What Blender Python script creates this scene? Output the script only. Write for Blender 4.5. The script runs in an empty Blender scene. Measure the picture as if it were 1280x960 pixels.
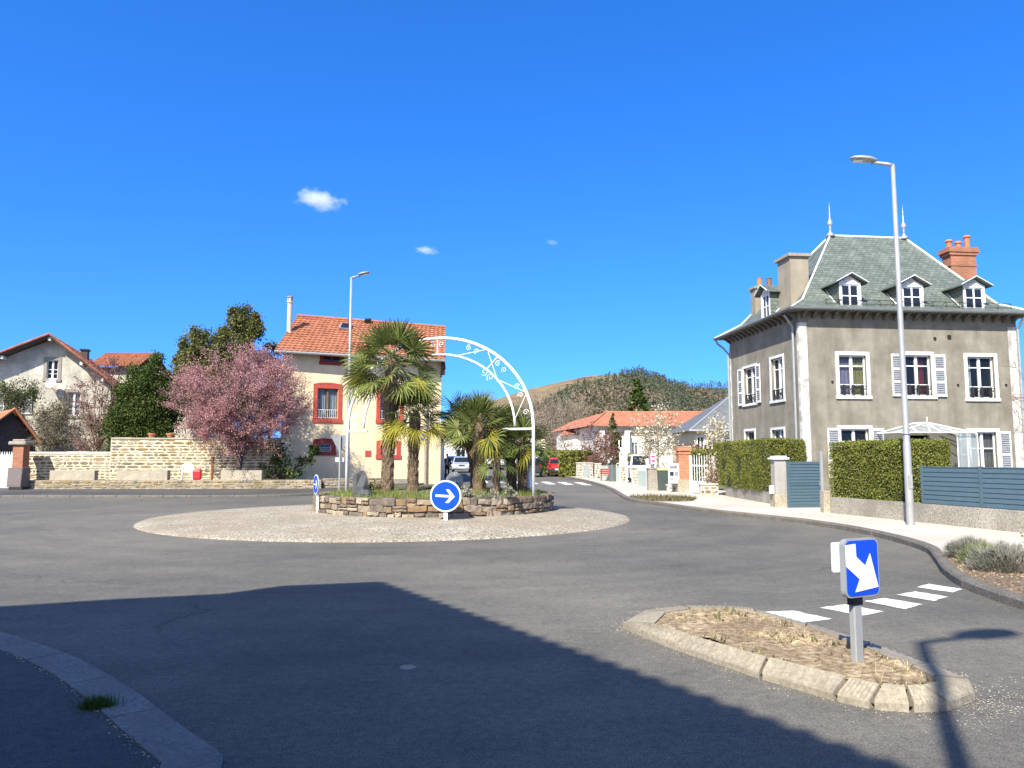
import bpy, bmesh, math, random
import numpy as np
from mathutils import Vector, Matrix, geometry
random.seed(7); RNG = np.random.default_rng(7)
C = bpy.context.scene.collection
PI = math.pi
R = math.radians
# ------------------------------------------------------------------ camera model (pixels are those of a 1280x960 frame)
F = 962.0; EYE = 1.6; PITCH = math.atan(95/962.0)
CP, SP = math.cos(PITCH), math.sin(PITCH)
def ray(px, py):
    u = (px-640)/F; v = (480-py)/F
    return Vector((u, CP - v*SP, SP + v*CP))
def G(px, py, z=0.0):
    r = ray(px, py); t = (z-EYE)/r.z
    return (r.x*t, r.y*t)
def D(px, py, Y):
    r = ray(px, py); t = Y/r.y
    return Vector((r.x*t, Y, EYE + r.z*t))
def XA(px, Y, z=1.6):
    return (px-640)/F*(Y*CP + (z-EYE)*SP)
def ZA(py, Y): return D(640, py, Y).z
def zg(Y):
    return 0.012*max(0.0, min(Y, 150)-38)
# ------------------------------------------------------------------ materials
def newmat(name):
    m = bpy.data.materials.new(name); m.use_nodes = True
    nt = m.node_tree
    return m, nt, nt.nodes['Principled BSDF']
def nd(nt, typ, **kw):
    n = nt.nodes.new(typ)
    for k, v in kw.items():
        if k in n.inputs: n.inputs[k].default_value = v
        else: setattr(n, k, v)
    return n
def col(c): return (c[0], c[1], c[2], 1)
def coordnode(nt, coord, scale=(1,1,1)):
    tc = nt.nodes.new('ShaderNodeTexCoord')
    mp = nt.nodes.new('ShaderNodeMapping'); mp.inputs['Scale'].default_value = scale
    nt.links.new(tc.outputs[coord], mp.inputs['Vector'])
    return mp.outputs['Vector']
def ramp(nt, fac, stops):
    r = nt.nodes.new('ShaderNodeValToRGB'); e = r.color_ramp.elements
    while len(e) < len(stops): e.new(0.5)
    for i, (p, c) in enumerate(stops):
        e[i].position = p; e[i].color = col(c)
    nt.links.new(fac, r.inputs['Fac'])
    return r.outputs['Color']
def mixc(nt, fac, a, b, mode='MIX'):
    m = nt.nodes.new('ShaderNodeMix'); m.data_type = 'RGBA'; m.blend_type = mode
    for sock, val in ((m.inputs[0], fac), (m.inputs[6], a), (m.inputs[7], b)):
        if isinstance(val, (int, float)): sock.default_value = val
        elif isinstance(val, (tuple, list)): sock.default_value = col(val)
        else: nt.links.new(val, sock)
    return m.outputs[2]
def noise(nt, vec, scale, detail=4, rough=.55):
    n = nd(nt, 'ShaderNodeTexNoise'); n.inputs['Scale'].default_value = scale
    n.inputs['Detail'].default_value = detail; n.inputs['Roughness'].default_value = rough
    nt.links.new(vec, n.inputs['Vector']); return n.outputs['Fac']
def bump(nt, bs, h, strength=.3, dist=.02):
    b = nt.nodes.new('ShaderNodeBump'); b.inputs['Strength'].default_value = strength; b.inputs['Distance'].default_value = dist
    nt.links.new(h, b.inputs['Height']); nt.links.new(b.outputs['Normal'], bs.inputs['Normal'])
def plain(name, c, rough=.6, metal=0.0, var=.12, scale=6, bmp=0.0, spec=.4):
    m, nt, bs = newmat(name)
    v = coordnode(nt, 'Object')
    n = noise(nt, v, scale, 5)
    lo = tuple(x*(1-var) for x in c); hi = tuple(min(1, x*(1+var)) for x in c)
    nt.links.new(ramp(nt, n, [(.3, lo), (.7, hi)]), bs.inputs['Base Color'])
    bs.inputs['Roughness'].default_value = rough; bs.inputs['Metallic'].default_value = metal
    bs.inputs['Specular IOR Level'].default_value = spec
    if bmp: bump(nt, bs, noise(nt, v, scale*6, 3), bmp, .01)
    return m
def grain(name, c1, c2, c3, s1, s2, rough=.9, bmp=.3, coord='Object', patch=None, pscale=.35):
    """aggregate look: fine grains (s1), mid stains (s2), optional broad patches"""
    m, nt, bs = newmat(name); v = coordnode(nt, coord)
    a = noise(nt, v, s1, 2, .7); b = noise(nt, v, s2, 5, .6)
    k = ramp(nt, a, [(.32, c1), (.5, c2), (.68, c3)])
    s = ramp(nt, b, [(.3, (.78,.78,.78)), (.7, (1.12,1.12,1.12))])
    k = mixc(nt, 1.0, k, s, 'MULTIPLY')
    if patch:
        p = ramp(nt, noise(nt, v, pscale, 4), [(.42, (0,0,0)), (.62, (1,1,1))])
        k = mixc(nt, p, k, mixc(nt, .55, k, patch))
    nt.links.new(k, bs.inputs['Base Color']); bs.inputs['Roughness'].default_value = rough
    bs.inputs['Specular IOR Level'].default_value = .25
    bump(nt, bs, a, bmp, .01)
    return m
def asphalt(name, base, tint=1.0):
    m, nt, bs = newmat(name); v = coordnode(nt, 'Object')
    fine = noise(nt, v, 75, 3, .85); mid = noise(nt, v, 2.2, 6, .62); big = noise(nt, v, .16, 5, .6)
    k = ramp(nt, fine, [(.34, tuple(x*.45 for x in base)), (.52, base), (.70, tuple(x*1.8 for x in base))])
    k = mixc(nt, 1.0, k, ramp(nt, mid, [(.3, (.86,.86,.87)), (.7, (1.1,1.09,1.07))]), 'MULTIPLY')
    k = mixc(nt, 1.0, k, ramp(nt, big, [(.38, (.78,.78,.79)), (.62, (1.22,1.19,1.13))]), 'MULTIPLY')
    k = mixc(nt, 1.0, k, ramp(nt, noise(nt, v, 14, 3, .75), [(.34, (.80,.80,.81)), (.5, (1,1,1)), (.68, (1.2,1.19,1.17))]), 'MULTIPLY')
    # tyre-worn rings round the island
    mp = nt.nodes.new('ShaderNodeMapping'); mp.inputs['Location'].default_value = (3.2, -22.3, 0)
    tc = nt.nodes.new('ShaderNodeTexCoord'); nt.links.new(tc.outputs['Object'], mp.inputs['Vector'])
    ln = nt.nodes.new('ShaderNodeVectorMath'); ln.operation = 'LENGTH'; nt.links.new(mp.outputs['Vector'], ln.inputs[0])
    ad = nt.nodes.new('ShaderNodeMath'); ad.operation = 'MULTIPLY_ADD'; ad.inputs[1].default_value = .1; ad.inputs[2].default_value = 0
    nt.links.new(ln.outputs['Value'], ad.inputs[0])
    n1 = nt.nodes.new('ShaderNodeTexNoise'); n1.noise_dimensions = '1D'; n1.inputs['Scale'].default_value = 14; n1.inputs['Detail'].default_value = 4
    nt.links.new(ad.outputs[0], n1.inputs['W'])
    k = mixc(nt, .38, k, mixc(nt, 1.0, k, ramp(nt, n1.outputs['Fac'], [(.36, (.84,.84,.85)), (.6, (1.1,1.09,1.07))]), 'MULTIPLY'))
    # a few hairline cracks and tar seams
    cv = nd(nt, 'ShaderNodeTexVoronoi'); cv.feature = 'DISTANCE_TO_EDGE'; cv.inputs['Scale'].default_value = .23
    wv = nd(nt, 'ShaderNodeTexNoise'); wv.inputs['Scale'].default_value = 1.1; wv.inputs['Detail'].default_value = 6; nt.links.new(v, wv.inputs['Vector'])
    nt.links.new(mixc(nt, .9, v, wv.outputs['Color'], 'ADD'), cv.inputs['Vector'])
    ck = ramp(nt, cv.outputs['Distance'], [(.0, (1,1,1)), (.006, (0,0,0))])
    cm = ramp(nt, noise(nt, v, .3, 3), [(.52, (0,0,0)), (.6, (.7,.7,.7))])
    k = mixc(nt, mixc(nt, 1.0, ck, cm, 'MULTIPLY'), k, tuple(x*.35 for x in base))
    # pale grit
    vo = nd(nt, 'ShaderNodeTexVoronoi'); vo.inputs['Scale'].default_value = 26; nt.links.new(v, vo.inputs['Vector'])
    sp = ramp(nt, vo.outputs['Distance'], [(.05, (1,1,1)), (.11, (0,0,0))])
    gm = ramp(nt, noise(nt, v, .55, 5, .7), [(.55, (0,0,0)), (.75, (.8,.8,.8))])
    f = mixc(nt, 1.0, sp, gm, 'MULTIPLY')
    k = mixc(nt, f, k, (.34,.31,.27))
    nt.links.new(k, bs.inputs['Base Color']); bs.inputs['Roughness'].default_value = .86
    bs.inputs['Specular IOR Level'].default_value = .3
    bump(nt, bs, fine, .35, .008)
    return m
def rubble(name, mortar, cols, sx, sz, edge=.09, bmp=.7):
    m, nt, bs = newmat(name); tc = nt.nodes.new('ShaderNodeTexCoord')
    mp = nt.nodes.new('ShaderNodeMapping'); mp.inputs['Scale'].default_value = (sx, sz, 1)
    dn = nd(nt, 'ShaderNodeTexNoise'); dn.inputs['Scale'].default_value = 1.7; dn.inputs['Detail'].default_value = 3
    nt.links.new(tc.outputs['UV'], dn.inputs['Vector'])
    w = mixc(nt, .07, tc.outputs['UV'], dn.outputs['Color'], 'ADD'); nt.links.new(w, mp.inputs['Vector'])
    v1 = nd(nt, 'ShaderNodeTexVoronoi'); v1.voronoi_dimensions = '2D'; v1.feature = 'DISTANCE_TO_EDGE'
    v2 = nd(nt, 'ShaderNodeTexVoronoi'); v2.voronoi_dimensions = '2D'
    for q in (v1, v2):
        q.inputs['Scale'].default_value = 1.0; q.inputs['Randomness'].default_value = .82; nt.links.new(mp.outputs['Vector'], q.inputs['Vector'])
    sx_ = nt.nodes.new('ShaderNodeSeparateColor'); nt.links.new(v2.outputs['Color'], sx_.inputs['Color'])
    st = ramp(nt, sx_.outputs['Red'], [(i/(len(cols)-1), c) for i, c in enumerate(cols)])
    g = noise(nt, tc.outputs['UV'], 14, 5, .7)
    st = mixc(nt, 1.0, st, ramp(nt, g, [(.3, (.65,.65,.66)), (.7, (1.2,1.18,1.15))]), 'MULTIPLY')
    mk = ramp(nt, v1.outputs['Distance'], [(edge*.5, (0,0,0)), (edge*1.6, (1,1,1))])
    mo = mixc(nt, 1.0, mortar, ramp(nt, noise(nt, tc.outputs['UV'], 2.5, 5, .7), [(.3, (.68,.66,.62)), (.65, (1.05,1.05,1.05))]), 'MULTIPLY')
    nt.links.new(mixc(nt, mk, mo, st), bs.inputs['Base Color']); bs.inputs['Roughness'].default_value = .92
    bump(nt, bs, mk, bmp, .03)
    return m
def tiles(name, c1, c2, joint, w, h, rough=.75, bmp=.5, fleck=None, off=.5, mort=.02):
    m, nt, bs = newmat(name); v = coordnode(nt, 'UV')
    b = nd(nt, 'ShaderNodeTexBrick'); b.offset = off
    b.inputs['Color1'].default_value = col(c1); b.inputs['Color2'].default_value = col(c2); b.inputs['Mortar'].default_value = col(joint)
    b.inputs['Scale'].default_value = 1.0; b.inputs['Brick Width'].default_value = w; b.inputs['Row Height'].default_value = h
    b.inputs['Mortar Size'].default_value = mort*h*2; b.inputs['Mortar Smooth'].default_value = .3; b.inputs['Bias'].default_value = 0
    nt.links.new(v, b.inputs['Vector'])
    k = mixc(nt, 1.0, b.outputs['Color'], ramp(nt, noise(nt, v, 1.3, 6, .65), [(.3, (.72,.73,.73)), (.7, (1.2,1.18,1.15))]), 'MULTIPLY')
    if fleck:
        fl = ramp(nt, noise(nt, coordnode(nt, 'UV', (4, 9, 1)), 1.4, 3, .8), [(.60, (0,0,0)), (.70, (1,1,1))])
        k = mixc(nt, fl, k, fleck)
    nt.links.new(k, bs.inputs['Base Color']); bs.inputs['Roughness'].default_value = rough
    inv = nt.nodes.new('ShaderNodeMath'); inv.operation = 'SUBTRACT'; inv.inputs[0].default_value = 1; nt.links.new(b.outputs['Fac'], inv.inputs[1])
    bump(nt, bs, inv.outputs[0], bmp, .015)
    return m
def leafmat(name, cols, trans=.3, rough=.6):
    m = bpy.data.materials.new(name); m.use_nodes = True; nt = m.node_tree; nt.nodes.clear()
    out = nt.nodes.new('ShaderNodeOutputMaterial')
    ge = nt.nodes.new('ShaderNodeNewGeometry')
    k = ramp(nt, ge.outputs['Random Per Island'], [(i/(len(cols)-1), c) for i, c in enumerate(cols)])
    tc = nt.nodes.new('ShaderNodeTexCoord')
    n = noise(nt, tc.outputs['Object'], 1.1, 3)
    k = mixc(nt, 1.0, k, ramp(nt, n, [(.35, (.78,.8,.78)), (.65, (1.18,1.15,1.1))]), 'MULTIPLY')
    p = nt.nodes.new('ShaderNodeBsdfPrincipled'); p.inputs['Roughness'].default_value = rough; p.inputs['Specular IOR Level'].default_value = .25
    t = nt.nodes.new('ShaderNodeBsdfTranslucent'); mx = nt.nodes.new('ShaderNodeMixShader'); mx.inputs[0].default_value = trans
    nt.links.new(k, p.inputs['Base Color']); nt.links.new(k, t.inputs['Color'])
    nt.links.new(p.outputs[0], mx.inputs[1]); nt.links.new(t.outputs[0], mx.inputs[2]); nt.links.new(mx.outputs[0], out.inputs['Surface'])
    return m
def glassmat(name, tint=(.02,.025,.03), alpha=.5):
    m = bpy.data.materials.new(name); m.use_nodes = True; nt = m.node_tree; nt.nodes.clear()
    out = nt.nodes.new('ShaderNodeOutputMaterial')
    tr = nt.nodes.new('ShaderNodeBsdfTransparent'); tr.inputs['Color'].default_value = (.8,.85,.87,1)
    p = nt.nodes.new('ShaderNodeBsdfPrincipled'); p.inputs['Base Color'].default_value = col(tint); p.inputs['Roughness'].default_value = .04
    mx = nt.nodes.new('ShaderNodeMixShader'); mx.inputs[0].default_value = alpha
    nt.links.new(tr.outputs[0], mx.inputs[1]); nt.links.new(p.outputs[0], mx.inputs[2]); nt.links.new(mx.outputs[0], out.inputs['Surface'])
    return m
def stucco(name, c, dark, streak=.5, s=1.2, fine=45, bmp=.35):
    m, nt, bs = newmat(name); v = coordnode(nt, 'UV'); vs = coordnode(nt, 'UV', (1.6, .28, 1))
    a = noise(nt, v, fine, 3, .8); b = noise(nt, v, s, 6, .62); d = noise(nt, vs, 1.5, 5, .6)
    k = mixc(nt, ramp(nt, b, [(.38, (0,0,0)), (.68, (1,1,1))]), dark, c)
    k = mixc(nt, 1.0, k, ramp(nt, a, [(.3, (.62,.61,.6)), (.7, (1.32,1.32,1.32))]), 'MULTIPLY')
    k = mixc(nt, streak, k, mixc(nt, 1.0, k, ramp(nt, d, [(.3, (.66,.65,.63)), (.62, (1.08,1.08,1.08))]), 'MULTIPLY'))
    nt.links.new(k, bs.inputs['Base Color']); bs.inputs['Roughness'].default_value = .93
    bump(nt, bs, a, bmp, .01); return m
M = {}
M['asphalt'] = asphalt('asphalt', (.140,.132,.112))
M['asphalt_old'] = asphalt('asphalt_pavement', (.085,.083,.08))
M['apron'] = grain('exposed_aggregate', (.12,.098,.07), (.32,.278,.208), (.64,.585,.475), 20, 1.2, bmp=.5, patch=(.26,.20,.13))
M['sidewalk'] = grain('pale_aggregate_paving', (.33,.29,.24), (.59,.53,.45), (.77,.71,.62), 42, 1.0, bmp=.25, patch=(.40,.34,.27), pscale=.5)
M['kerb'] = grain('kerb_stone', (.095,.083,.068), (.15,.134,.112), (.22,.20,.168), 40, 2.2, bmp=.3)
M['kerb_pale'] = grain('island_concrete', (.235,.20,.15), (.31,.268,.20), (.38,.335,.26), 36, 2.5, bmp=.12, patch=(.24,.2,.14), pscale=1.1)
M['kerb_near'] = grain('worn_kerb_stone', (.15,.142,.127), (.215,.205,.185), (.285,.272,.25), 40, 2.2, bmp=.3, patch=(.17,.16,.14), pscale=1.5)
M['joint'] = plain('kerb_joint', (.12,.115,.11), .95)
M['paint'] = grain('road_paint', (.62,.61,.58), (.80,.79,.77), (.86,.86,.85), 22, 3, bmp=.1, patch=(.5,.48,.45), pscale=3)
M['earth'] = grain('earth', (.10,.08,.05), (.19,.15,.10), (.28,.23,.15), 18, .8, bmp=.5, patch=(.10,.13,.04), pscale=.3)
M['dry_soil'] = grain('dry_soil', (.14,.10,.055), (.34,.25,.145), (.56,.45,.29), 16, 3.6, bmp=1.0, patch=(.15,.10,.055), pscale=2.6)
M['mulch'] = grain('bark_mulch', (.075,.048,.03), (.17,.118,.075), (.32,.25,.17), 24, 2, bmp=.9)
M['rubble'] = rubble('cream_rubble', (.72,.63,.44), [(.26,.18,.10), (.44,.34,.22), (.34,.24,.12), (.50,.42,.30), (.24,.20,.16), (.42,.29,.14), (.46,.40,.32)], 3.1, 9.5, .10)
M['rubble_low'] = rubble('grey_rubble', (.40,.34,.24), [(.22,.16,.11), (.36,.28,.19), (.28,.21,.14), (.42,.36,.28), (.26,.18,.13)], 2.9, 9.0, .075)
M['rubble_grey'] = rubble('pale_rubble', (.50,.46,.38), [(.30,.27,.22), (.46,.42,.36), (.36,.31,.24), (.52,.48,.42)], 4, 5, .09)
M['stone_p'] = None
M['tile'] = plain('terracotta_roof_tile', (.38,.15,.078), .75, var=.28, scale=2.6, bmp=.1)
M['tile_old'] = plain('aged_roof_tile', (.31,.115,.065), .8, var=.4, scale=1.8, bmp=.1)
M['tile_far'] = tiles('clay_tile_hip', (.38,.14,.07), (.46,.185,.095), (.28,.10,.05), .3, .38)
M['slate'] = tiles('green_grey_slate', (.10,.12,.10), (.155,.18,.152), (.04,.045,.04), .24, .16, .6, .6, fleck=(.24,.265,.235), mort=.03)
M['slate_far'] = tiles('blue_slate', (.12,.125,.13), (.155,.16,.17), (.07,.07,.075), .3, .2)
M['zinc'] = plain('white_zinc', (.74,.74,.73), .5, var=.08)
M['stucco_grey'] = stucco('grey_brown_render', (.29,.264,.21), (.20,.18,.142), .7)
M['stucco_cream'] = stucco('cream_render', (.80,.66,.43), (.74,.60,.385), .25, .8, 60, .1)
M['stucco_old'] = stucco('weathered_lime_render', (.70,.655,.54), (.42,.39,.32), .5, .9, 20, .3)
M['stucco_white'] = stucco('white_render', (.78,.76,.70), (.70,.67,.60), .2, .8, 40, .1)
M['quoin'] = stucco('flaking_white_paint', (.78,.77,.74), (.36,.34,.30), .45, 2.6, 30, .3)
M['concrete'] = grain('garden_wall_concrete', (.20,.18,.145), (.34,.31,.255), (.46,.43,.37), 20, 1.6, bmp=.5, patch=(.17,.15,.12), pscale=1.0)
M['planter_c'] = grain('gravel_concrete', (.22,.185,.135), (.38,.33,.245), (.54,.48,.38), 28, 2.2, bmp=.4)
M['stone_trim'] = plain('brown_stone_trim', (.30,.26,.21), .9, var=.2, bmp=.3)
M['dark'] = plain('dark_interior', (.012,.012,.013), .9)
M['glass'] = glassmat('window_glass', alpha=.45)
M['glass_dark'] = plain('dark_glass', (.016,.02,.026), .06, var=.05)
M['canopy_glass'] = glassmat('frosted_canopy_glass', (.5,.53,.52), .42)
M['white'] = plain('white_paint', (.80,.80,.79), .5, var=.05)
M['white_worn'] = plain('worn_white_paint', (.66,.66,.65), .7, var=.25, scale=9, bmp=.2)
M['louvre'] = plain('grey_louvre', (.24,.25,.275), .7, var=.2, scale=10)
M['red_trim'] = plain('brick_red_paint', (.44,.07,.045), .7, var=.12)
M['red_dark'] = plain('dark_red_paint', (.25,.035,.03), .7, var=.15)
M['brick'] = tiles('red_brick', (.31,.098,.045), (.39,.135,.062), (.32,.25,.19), .22, .075, .85, .4, mort=.055)
M['terracotta'] = plain('terracotta', (.52,.17,.085), .8, var=.15)
M['galv'] = plain('galvanised_steel', (.34,.34,.33), .5, .25, var=.1, scale=3)
M['steel_grey'] = plain('grey_steel', (.33,.345,.35), .5, .3, var=.1)
M['sign_back'] = plain('sign_back_grey', (.30,.31,.32), .55, .2)
M['blue'] = plain('traffic_blue', (.003,.06,.56), .5, var=.04, spec=.2)
M['sign_white'] = plain('reflective_white', (.72,.73,.72), .4, var=.03)
M['iron'] = plain('black_iron', (.02,.02,.021), .6)
M['dark_wood'] = plain('dark_wood', (.075,.058,.045), .8, var=.3)
M['brown_wood'] = plain('brown_wood', (.22,.11,.05), .7, var=.25)
M['panel'] = plain('blue_grey_aluminium', (.074,.118,.146), .45, var=.06)
M['brown_box'] = plain('brown_grey_cabinet', (.15,.122,.112), .6, var=.06)
M['gatewhite'] = plain('white_gate_paint', (.86,.86,.86), .45, var=.03)
M['plastic_w'] = plain('white_plastic', (.80,.80,.80), .4, var=.03)
M['plastic_r'] = plain('red_plastic', (.72,.03,.035), .4, var=.05)
M['rust'] = plain('rusty_iron', (.20,.075,.035), .9, var=.3, scale=12)
M['rock'] = plain('basalt', (.085,.085,.09), .85, var=.3, scale=5, bmp=.6)
M['bark'] = plain('bark', (.095,.075,.06), .95, var=.3, scale=8, bmp=.6)
M['bark_pale'] = plain('pale_bark', (.42,.36,.30), .9, var=.25, scale=8)
M['twig'] = plain('twig_bark', (.18,.135,.11), .9, var=.2)
M['twig_red'] = plain('reddish_twig', (.27,.155,.13), .9, var=.2)
M['twig_pale'] = plain('pale_twig', (.25,.20,.145), .9, var=.2)
M['palm_bark'] = plain('palm_fibre', (.15,.105,.065), .95, var=.4, scale=14, bmp=.8)
M['palm_leaf'] = leafmat('palm_leaf', [(.06,.088,.022), (.115,.15,.036), (.175,.205,.055), (.25,.255,.085)], .22, .42)
M['palm_yellow'] = leafmat('yellowing_palm_leaf', [(.22,.22,.035), (.34,.30,.04), (.42,.36,.06)], .3, .45)
M['palm_dead'] = leafmat('dead_palm_leaf', [(.26,.18,.10), (.38,.29,.17), (.20,.14,.08)], .15, .8)
M['blossom'] = leafmat('pink_blossom', [(.43,.19,.195), (.53,.27,.27), (.62,.36,.36), (.37,.15,.155), (.70,.48,.48)], .35, .7)
M['blossom_w'] = leafmat('cream_blossom', [(.62,.56,.40), (.78,.74,.60), (.70,.62,.42), (.42,.38,.22)], .35, .7)
M['leaf_dark'] = leafmat('dark_evergreen_leaf', [(.02,.038,.008), (.042,.072,.013), (.078,.115,.022), (.14,.17,.04)], .2)
M['leaf_cypress'] = leafmat('cypress_foliage', [(.06,.075,.02), (.105,.12,.03), (.16,.16,.048), (.22,.20,.075)], .2)
M['hedge'] = leafmat('hedge_leaf', [(.085,.11,.018), (.17,.20,.03), (.24,.262,.05), (.31,.29,.08), (.12,.15,.028)], .3)
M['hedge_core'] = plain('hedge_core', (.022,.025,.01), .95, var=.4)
M['leaf_olive'] = leafmat('olive_leaf', [(.09,.095,.03), (.16,.15,.06), (.21,.19,.09), (.13,.12,.06)], .3)
M['leaf_red'] = leafmat('reddish_leaf', [(.09,.035,.03), (.15,.06,.05), (.20,.10,.08)], .3)
M['lavender'] = leafmat('grey_lavender_leaf', [(.20,.205,.15), (.31,.305,.24), (.40,.385,.32), (.27,.245,.22)], .2, .8)
M['lavender_g'] = leafmat('green_lavender_leaf', [(.16,.19,.08), (.25,.275,.13), (.34,.34,.19)], .2, .8)
M['grass'] = leafmat('grass_blade', [(.10,.16,.02), (.17,.235,.03), (.24,.29,.06), (.30,.30,.10)], .35)
M['grass_dark'] = leafmat('dark_grass', [(.05,.10,.015), (.09,.16,.02)], .3)
M['straw'] = leafmat('dry_straw', [(.33,.24,.12), (.46,.36,.20), (.58,.48,.31), (.24,.17,.09)], .2, .9)
M['chips'] = leafmat('bark_chip', [(.09,.058,.035), (.18,.12,.072), (.30,.22,.14), (.13,.085,.05), (.40,.32,.23)], 0, .9)
M['gravel'] = leafmat('loose_gravel', [(.22,.19,.16), (.38,.34,.29), (.50,.46,.41), (.30,.25,.19)], 0, .9)
M['hill'] = grain('hill_heath', (.15,.10,.05), (.215,.15,.08), (.285,.21,.12), .06, .012, bmp=0, patch=(.18,.15,.065), pscale=.012)
M['hill_wood'] = grain('wooded_hill_floor', (.075,.075,.045), (.11,.105,.065), (.15,.135,.09), .06, .012, bmp=0)
M['forest_c'] = leafmat('conifer_forest', [(.06,.075,.045), (.09,.105,.065), (.125,.135,.085)], .1)
M['forest_d'] = leafmat('bare_forest', [(.135,.11,.072), (.19,.155,.105), (.165,.12,.08), (.12,.115,.065)], .1)
M['car_silver'] = plain('silver_paint', (.55,.57,.58), .25, .4, var=.03)
M['car_white'] = plain('white_car_paint', (.78,.78,.78), .25, var=.02)
M['car_red'] = plain('red_car_paint', (.50,.02,.025), .25, var=.04)
M['car_dark'] = plain('dark_car_paint', (.03,.033,.04), .2, var=.05)
M['car_blue'] = plain('blue_car_paint', (.05,.09,.17), .2, var=.05)
M['rubber'] = plain('rubber', (.018,.018,.018), .85)
M['plastic_k'] = plain('black_plastic', (.025,.025,.027), .6)
M['lamp_red'] = plain('red_lens', (.55,.015,.015), .2)
M['lamp_clear'] = plain('clear_lens', (.70,.72,.74), .15)
M['skin'] = plain('skin', (.50,.30,.21), .6, var=.06)
M['cloth_k'] = plain('black_cloth', (.022,.022,.026), .9, var=.2)
M['cloth_g'] = plain('grey_cloth', (.30,.31,.34), .9, var=.1)
M['curtain_p'] = plain('lilac_curtain', (.42,.36,.52), .9, var=.15)
M['curtain_y'] = plain('yellow_curtain', (.46,.40,.12), .9, var=.15)
M['curtain_w'] = plain('white_curtain', (.72,.74,.74), .9, var=.15)
M['curtain_r'] = plain('red_curtain', (.30,.03,.025), .9, var=.15)
M['bin'] = plain('grey_bin_plastic', (.10,.11,.115), .6)
M['pale_green'] = plain('pale_green_panel', (.42,.50,.45), .6, var=.08)
M['magenta'] = plain('magenta_print', (.42,.06,.16), .5)
M['grey_print'] = plain('grey_print', (.22,.23,.25), .5)
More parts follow.
